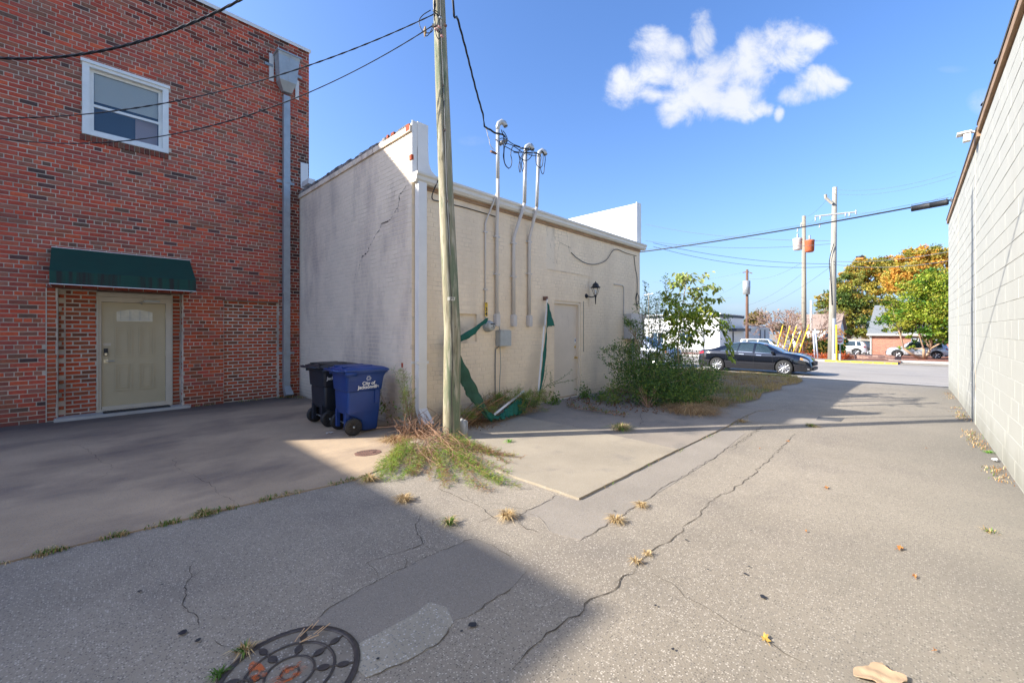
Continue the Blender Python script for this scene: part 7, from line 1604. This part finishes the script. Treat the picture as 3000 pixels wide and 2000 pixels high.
# ---- trees
def tree(name, label, base, trunk_h, tr, blobs, nleaf, size, pal, seed, trunkm=BARK, ratio=.6, group=None, limbs=True, multi=1, hollow=.35, cl=1.0, palf=None):
    """blobs: (centre, radius xyz). foliage gathers in clumps with gaps between"""
    r = np.random.RandomState(seed); t = thing(name, label, 'tree', base, 0, group); b = Vector(base); m = M(); tops = []
    for k in range(multi):
        o_ = Vector((r.uniform(-.12,.12)*multi, r.uniform(-.12,.12)*multi, 0)) if multi > 1 else Vector((0,0,0)); top = b + Vector((0,0,trunk_h)) + o_*4; m.tube([b + o_*.4, b.lerp(top,.5)+o_*.5, top], [tr*1.25, tr, tr*.75], 9); tops.append(top)
    C = []; Pi = []; vol = sum(bl[1][0]*bl[1][1]*bl[1][2] for bl in blobs)
    for (c, rad) in blobs:
        c = Vector(c); share = rad[0]*rad[1]*rad[2]/vol; ncl = max(6, int(70*cl*share*len(blobs)**.5)); per = int(nleaf*share/ncl); tp = min(tops, key=lambda q: (q-c).length)
        mid = tp.lerp(c,.5) + Vector((r.normal()*.2, r.normal()*.2, 0)); m.tube([tp, mid, c], [tr*.6, tr*.4, tr*.2], 6)
        for _ in range(ncl):
            v = r.normal(size=3); v /= np.linalg.norm(v); rr = (hollow + (1-hollow)*r.uniform()**.55); cc_ = np.array(c) + v*np.array(rad)*rr; cr = .30*min(rad)*r.uniform(.6,1.3)*(.8)
            m.tube([mid.lerp(c,.7), Vector(cc_)], [tr*.14, tr*.03], 4)
            q = r.normal(size=(per,3))*np.array([cr,cr,cr*.55]); C.append(cc_ + q); Pi.append(np.full(per, 0 if palf is None else palf(cc_, r)))
    part('trunk', m, trunkm, t, True); C = np.concatenate(C); Pi = np.concatenate(Pi)
    if palf is None: leaves('crown', C, size, LEAF, t, pal, seed, ratio, cvar=.3)
    else:
        flat_ = [c for p in pal for c in p]; k = len(pal[0]); leaves('crown', C, size, LEAF, t, flat_, seed, ratio, cvar=.3, pidx=(Pi*k + np.random.RandomState(seed).randint(0, k, len(Pi))).astype(int))
    return t
def blobsat(lst, X): 
    out = []
    for (x, y, rx, ry) in lst: c = BQ(x, y, X); Z = c.x*F.x + c.y*F.y; out.append((c, (Z*rx/950, Z*rx/950, Z*ry/950)))
    return out
k = .41446*.784; ox, oy = 2150*.784, 500*.784
def cb_(lst): return [(ox+a*k, oy+b*k, c*k, d*k) for a, b, c, d in lst]
PG1 = [[(.08,.13,.025),(.12,.18,.03),(.055,.095,.02)],[(.26,.27,.045),(.36,.31,.05),(.19,.22,.035)],[(.50,.35,.06),(.42,.26,.05),(.34,.28,.05)]]
f1 = lambda c, r: int(r.choice([0,0,0,1,1,2] if r.uniform() < .75 else [1,2]))
tree('tree', 'large dark green tree tinged yellow between the tallest pole and the brick house', BP(1950, 88), 5, .32, blobsat(cb_([(780,900,110,110),(860,1000,110,100),(720,1000,80,100),(900,1100,70,70),(650,900,70,50),(820,780,80,60),(650,1020,50,30),(760,1110,110,60),(940,940,60,60),(610,960,40,25)]), 88), 26000, .34, PG1, 51, palf=f1)
f2 = lambda c, r: int(r.choice([0,1,1,2,2,2]))
PG2 = [[(.18,.21,.04),(.14,.17,.03),(.24,.24,.04)],[(.50,.38,.06),(.42,.34,.05),(.34,.30,.05)],[(.66,.36,.06),(.68,.30,.05),(.58,.40,.07)]]
tree('tree', 'tall golden yellow tree crown behind the brick house', BP(1985, 98), 7, .35, blobsat(cb_([(950,680,110,60),(880,760,70,60),(1050,720,70,60),(1120,640,70,50),(1000,820,60,70),(1060,900,60,60),(900,640,50,40),(800,720,40,35)]), 98), 16000, .36, PG2, 52, palf=lambda c, r: int(r.choice([0,1,1,1,2])))
tree('tree', 'orange autumn tree rising highest beside the cream wall', BP(2130, 92), 8, .4, blobsat(cb_([(1250,700,130,80),(1180,790,110,80),(1350,600,110,70),(1430,640,90,80),(1480,570,60,60),(1300,790,80,80),(1250,600,70,50),(1500,700,60,60)]), 92), 24000, .34, PG2, 53, palf=lambda c, r: int(r.choice([1,2,2,2,1,0])))
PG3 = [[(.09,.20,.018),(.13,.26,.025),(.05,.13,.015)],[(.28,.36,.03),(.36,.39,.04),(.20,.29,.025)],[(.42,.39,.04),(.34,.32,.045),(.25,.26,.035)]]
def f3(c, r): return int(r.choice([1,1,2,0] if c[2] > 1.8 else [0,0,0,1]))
bt = BP(2123, 53.5)
tree('tree', 'bright yellow green street tree with spreading crown in front of the silver crossover', bt, 1.0, .11, blobsat([(2100,735,62,30),(2130,700,58,42),(2165,720,40,55),(2090,700,40,30),(2170,660,38,40),(2120,655,44,34),(2180,770,38,22),(2060,730,36,14),(2070,755,34,10),(2130,768,50,11),(2045,690,24,16),(2150,630,30,20),(2128,782,26,8),(2165,784,22,7),(2085,800,22,5)], 53.5), 34000, .19, PG3, 54, mat('tan_bark', (.40,.27,.17), .9), palf=f3, multi=3, hollow=.2, cl=1.4)
tree('tree', 'small distant round tree with yellow brown crown behind the low annex', BP(1740, 118), 3, .3, blobsat([(1737,730,17,14),(1745,737,12,8),(1725,738,9,5)], 118), 3500, .5, [(.24,.18,.05),(.16,.15,.04),(.30,.2,.06)], 55)
tree('tree', 'distant low olive tree between white building and brown pole', BP(1714, 125), 2, .3, blobsat([(1712,741,12,5),(1722,743,10,4)], 125), 1200, .5, [(.2,.17,.05),(.16,.15,.04)], 56)
for i, (x, y, X, rx, ry, lab) in enumerate([(1870,760,92,26,12,'distant grey brown trees behind the metal posts'),(1900,735,110,18,18,'distant dark tree left of the tallest pole'),(1560,752,130,60,10,'distant low tree line behind the shrub'),(1800,752,120,40,8,'distant low tree line behind the bare tree')]):
    tree('tree', lab, BP(x, X), 1.5, .25, blobsat([(x, y, rx, ry)], X), 4000, .5, [(.10,.11,.04),(.14,.12,.05),(.18,.14,.07)], 60+i)
# bare crepe myrtle with rusty leaves
cm = thing('bare_tree', 'wide multi stemmed tree with bare pinkish twigs and orange lower leaves', 'tree', BP(1826, 47.2)); b = BP(1826, 47.2); r = np.random.RandomState(3); m = M(); tips = []; 
def grow(p, d, L_, rad, lev):
    q = p + d*L_; mid = p.lerp(q,.5) + Vector(r.normal(size=3))*L_*.05; m.tube([p, mid, q], [rad, rad*.85, rad*.7], 5 if lev > 1 else 7)
    tips.append((q, lev))
    if lev >= 5: return
    for _ in range(3 if lev > 0 else 3):
        nd = (d + Vector(r.normal(size=3))*.42); nd.z += .10; nd.normalize(); grow(q, nd, L_*r.uniform(.62,.85), rad*.62, lev+1)
for k_ in range(4):
    a = 6.283*k_/4 + .4; d = Vector((math.cos(a)*.55, math.sin(a)*.75, 1)).normalized(); grow(b + Vector((math.cos(a)*.12, math.sin(a)*.12, 0)), d, 1.62, .13, 0)
part('branches', m, mat('pink_grey_bark', (.28,.19,.15), .9), cm, True)
C_ = [q + Vector(r.normal(size=3))*.12 for q, lv in tips for _ in range(3 if q.z < 1.6 else 1) if (lv >= 2)]
C_ = [c for c in C_ if c.z < 1.5 or r.uniform() < .10]
leaves('foliage', C_, .17, LEAF, cm, [(.55,.20,.04),(.42,.13,.04),(.35,.24,.05),(.5,.28,.07)], 14, .5)
C_ = [b + Vector((r.normal()*.9, r.normal()*2.0, abs(r.normal()*.45)+.5)) for _ in range(700)]
leaves('foliage', C_, .15, LEAF, cm, [(.45,.17,.04),(.30,.22,.04),(.55,.24,.06),(.18,.2,.04)], 15, .5)
C_ = [q for q, lv in tips if lv == 5 and r.uniform() < .25]
leaves('seed_heads', C_, .14, LEAF, cm, [(.14,.08,.06),(.2,.10,.07)], 16, .8)
# dark shrub between hedge and bare tree
C_ = [BP(1862,47.5) + Vector((r.normal()*.5, r.normal()*.7, abs(r.normal()*.8)+.1)) for _ in range(2600)]
o = leaves('shrub', C_, .16, LEAF, None, [(.20,.20,.03),(.14,.16,.03),(.30,.22,.04),(.08,.11,.02)], 44, .5); tag(o, 'olive and orange shrub between the bare tree and the clipped hedge', 'shrub')
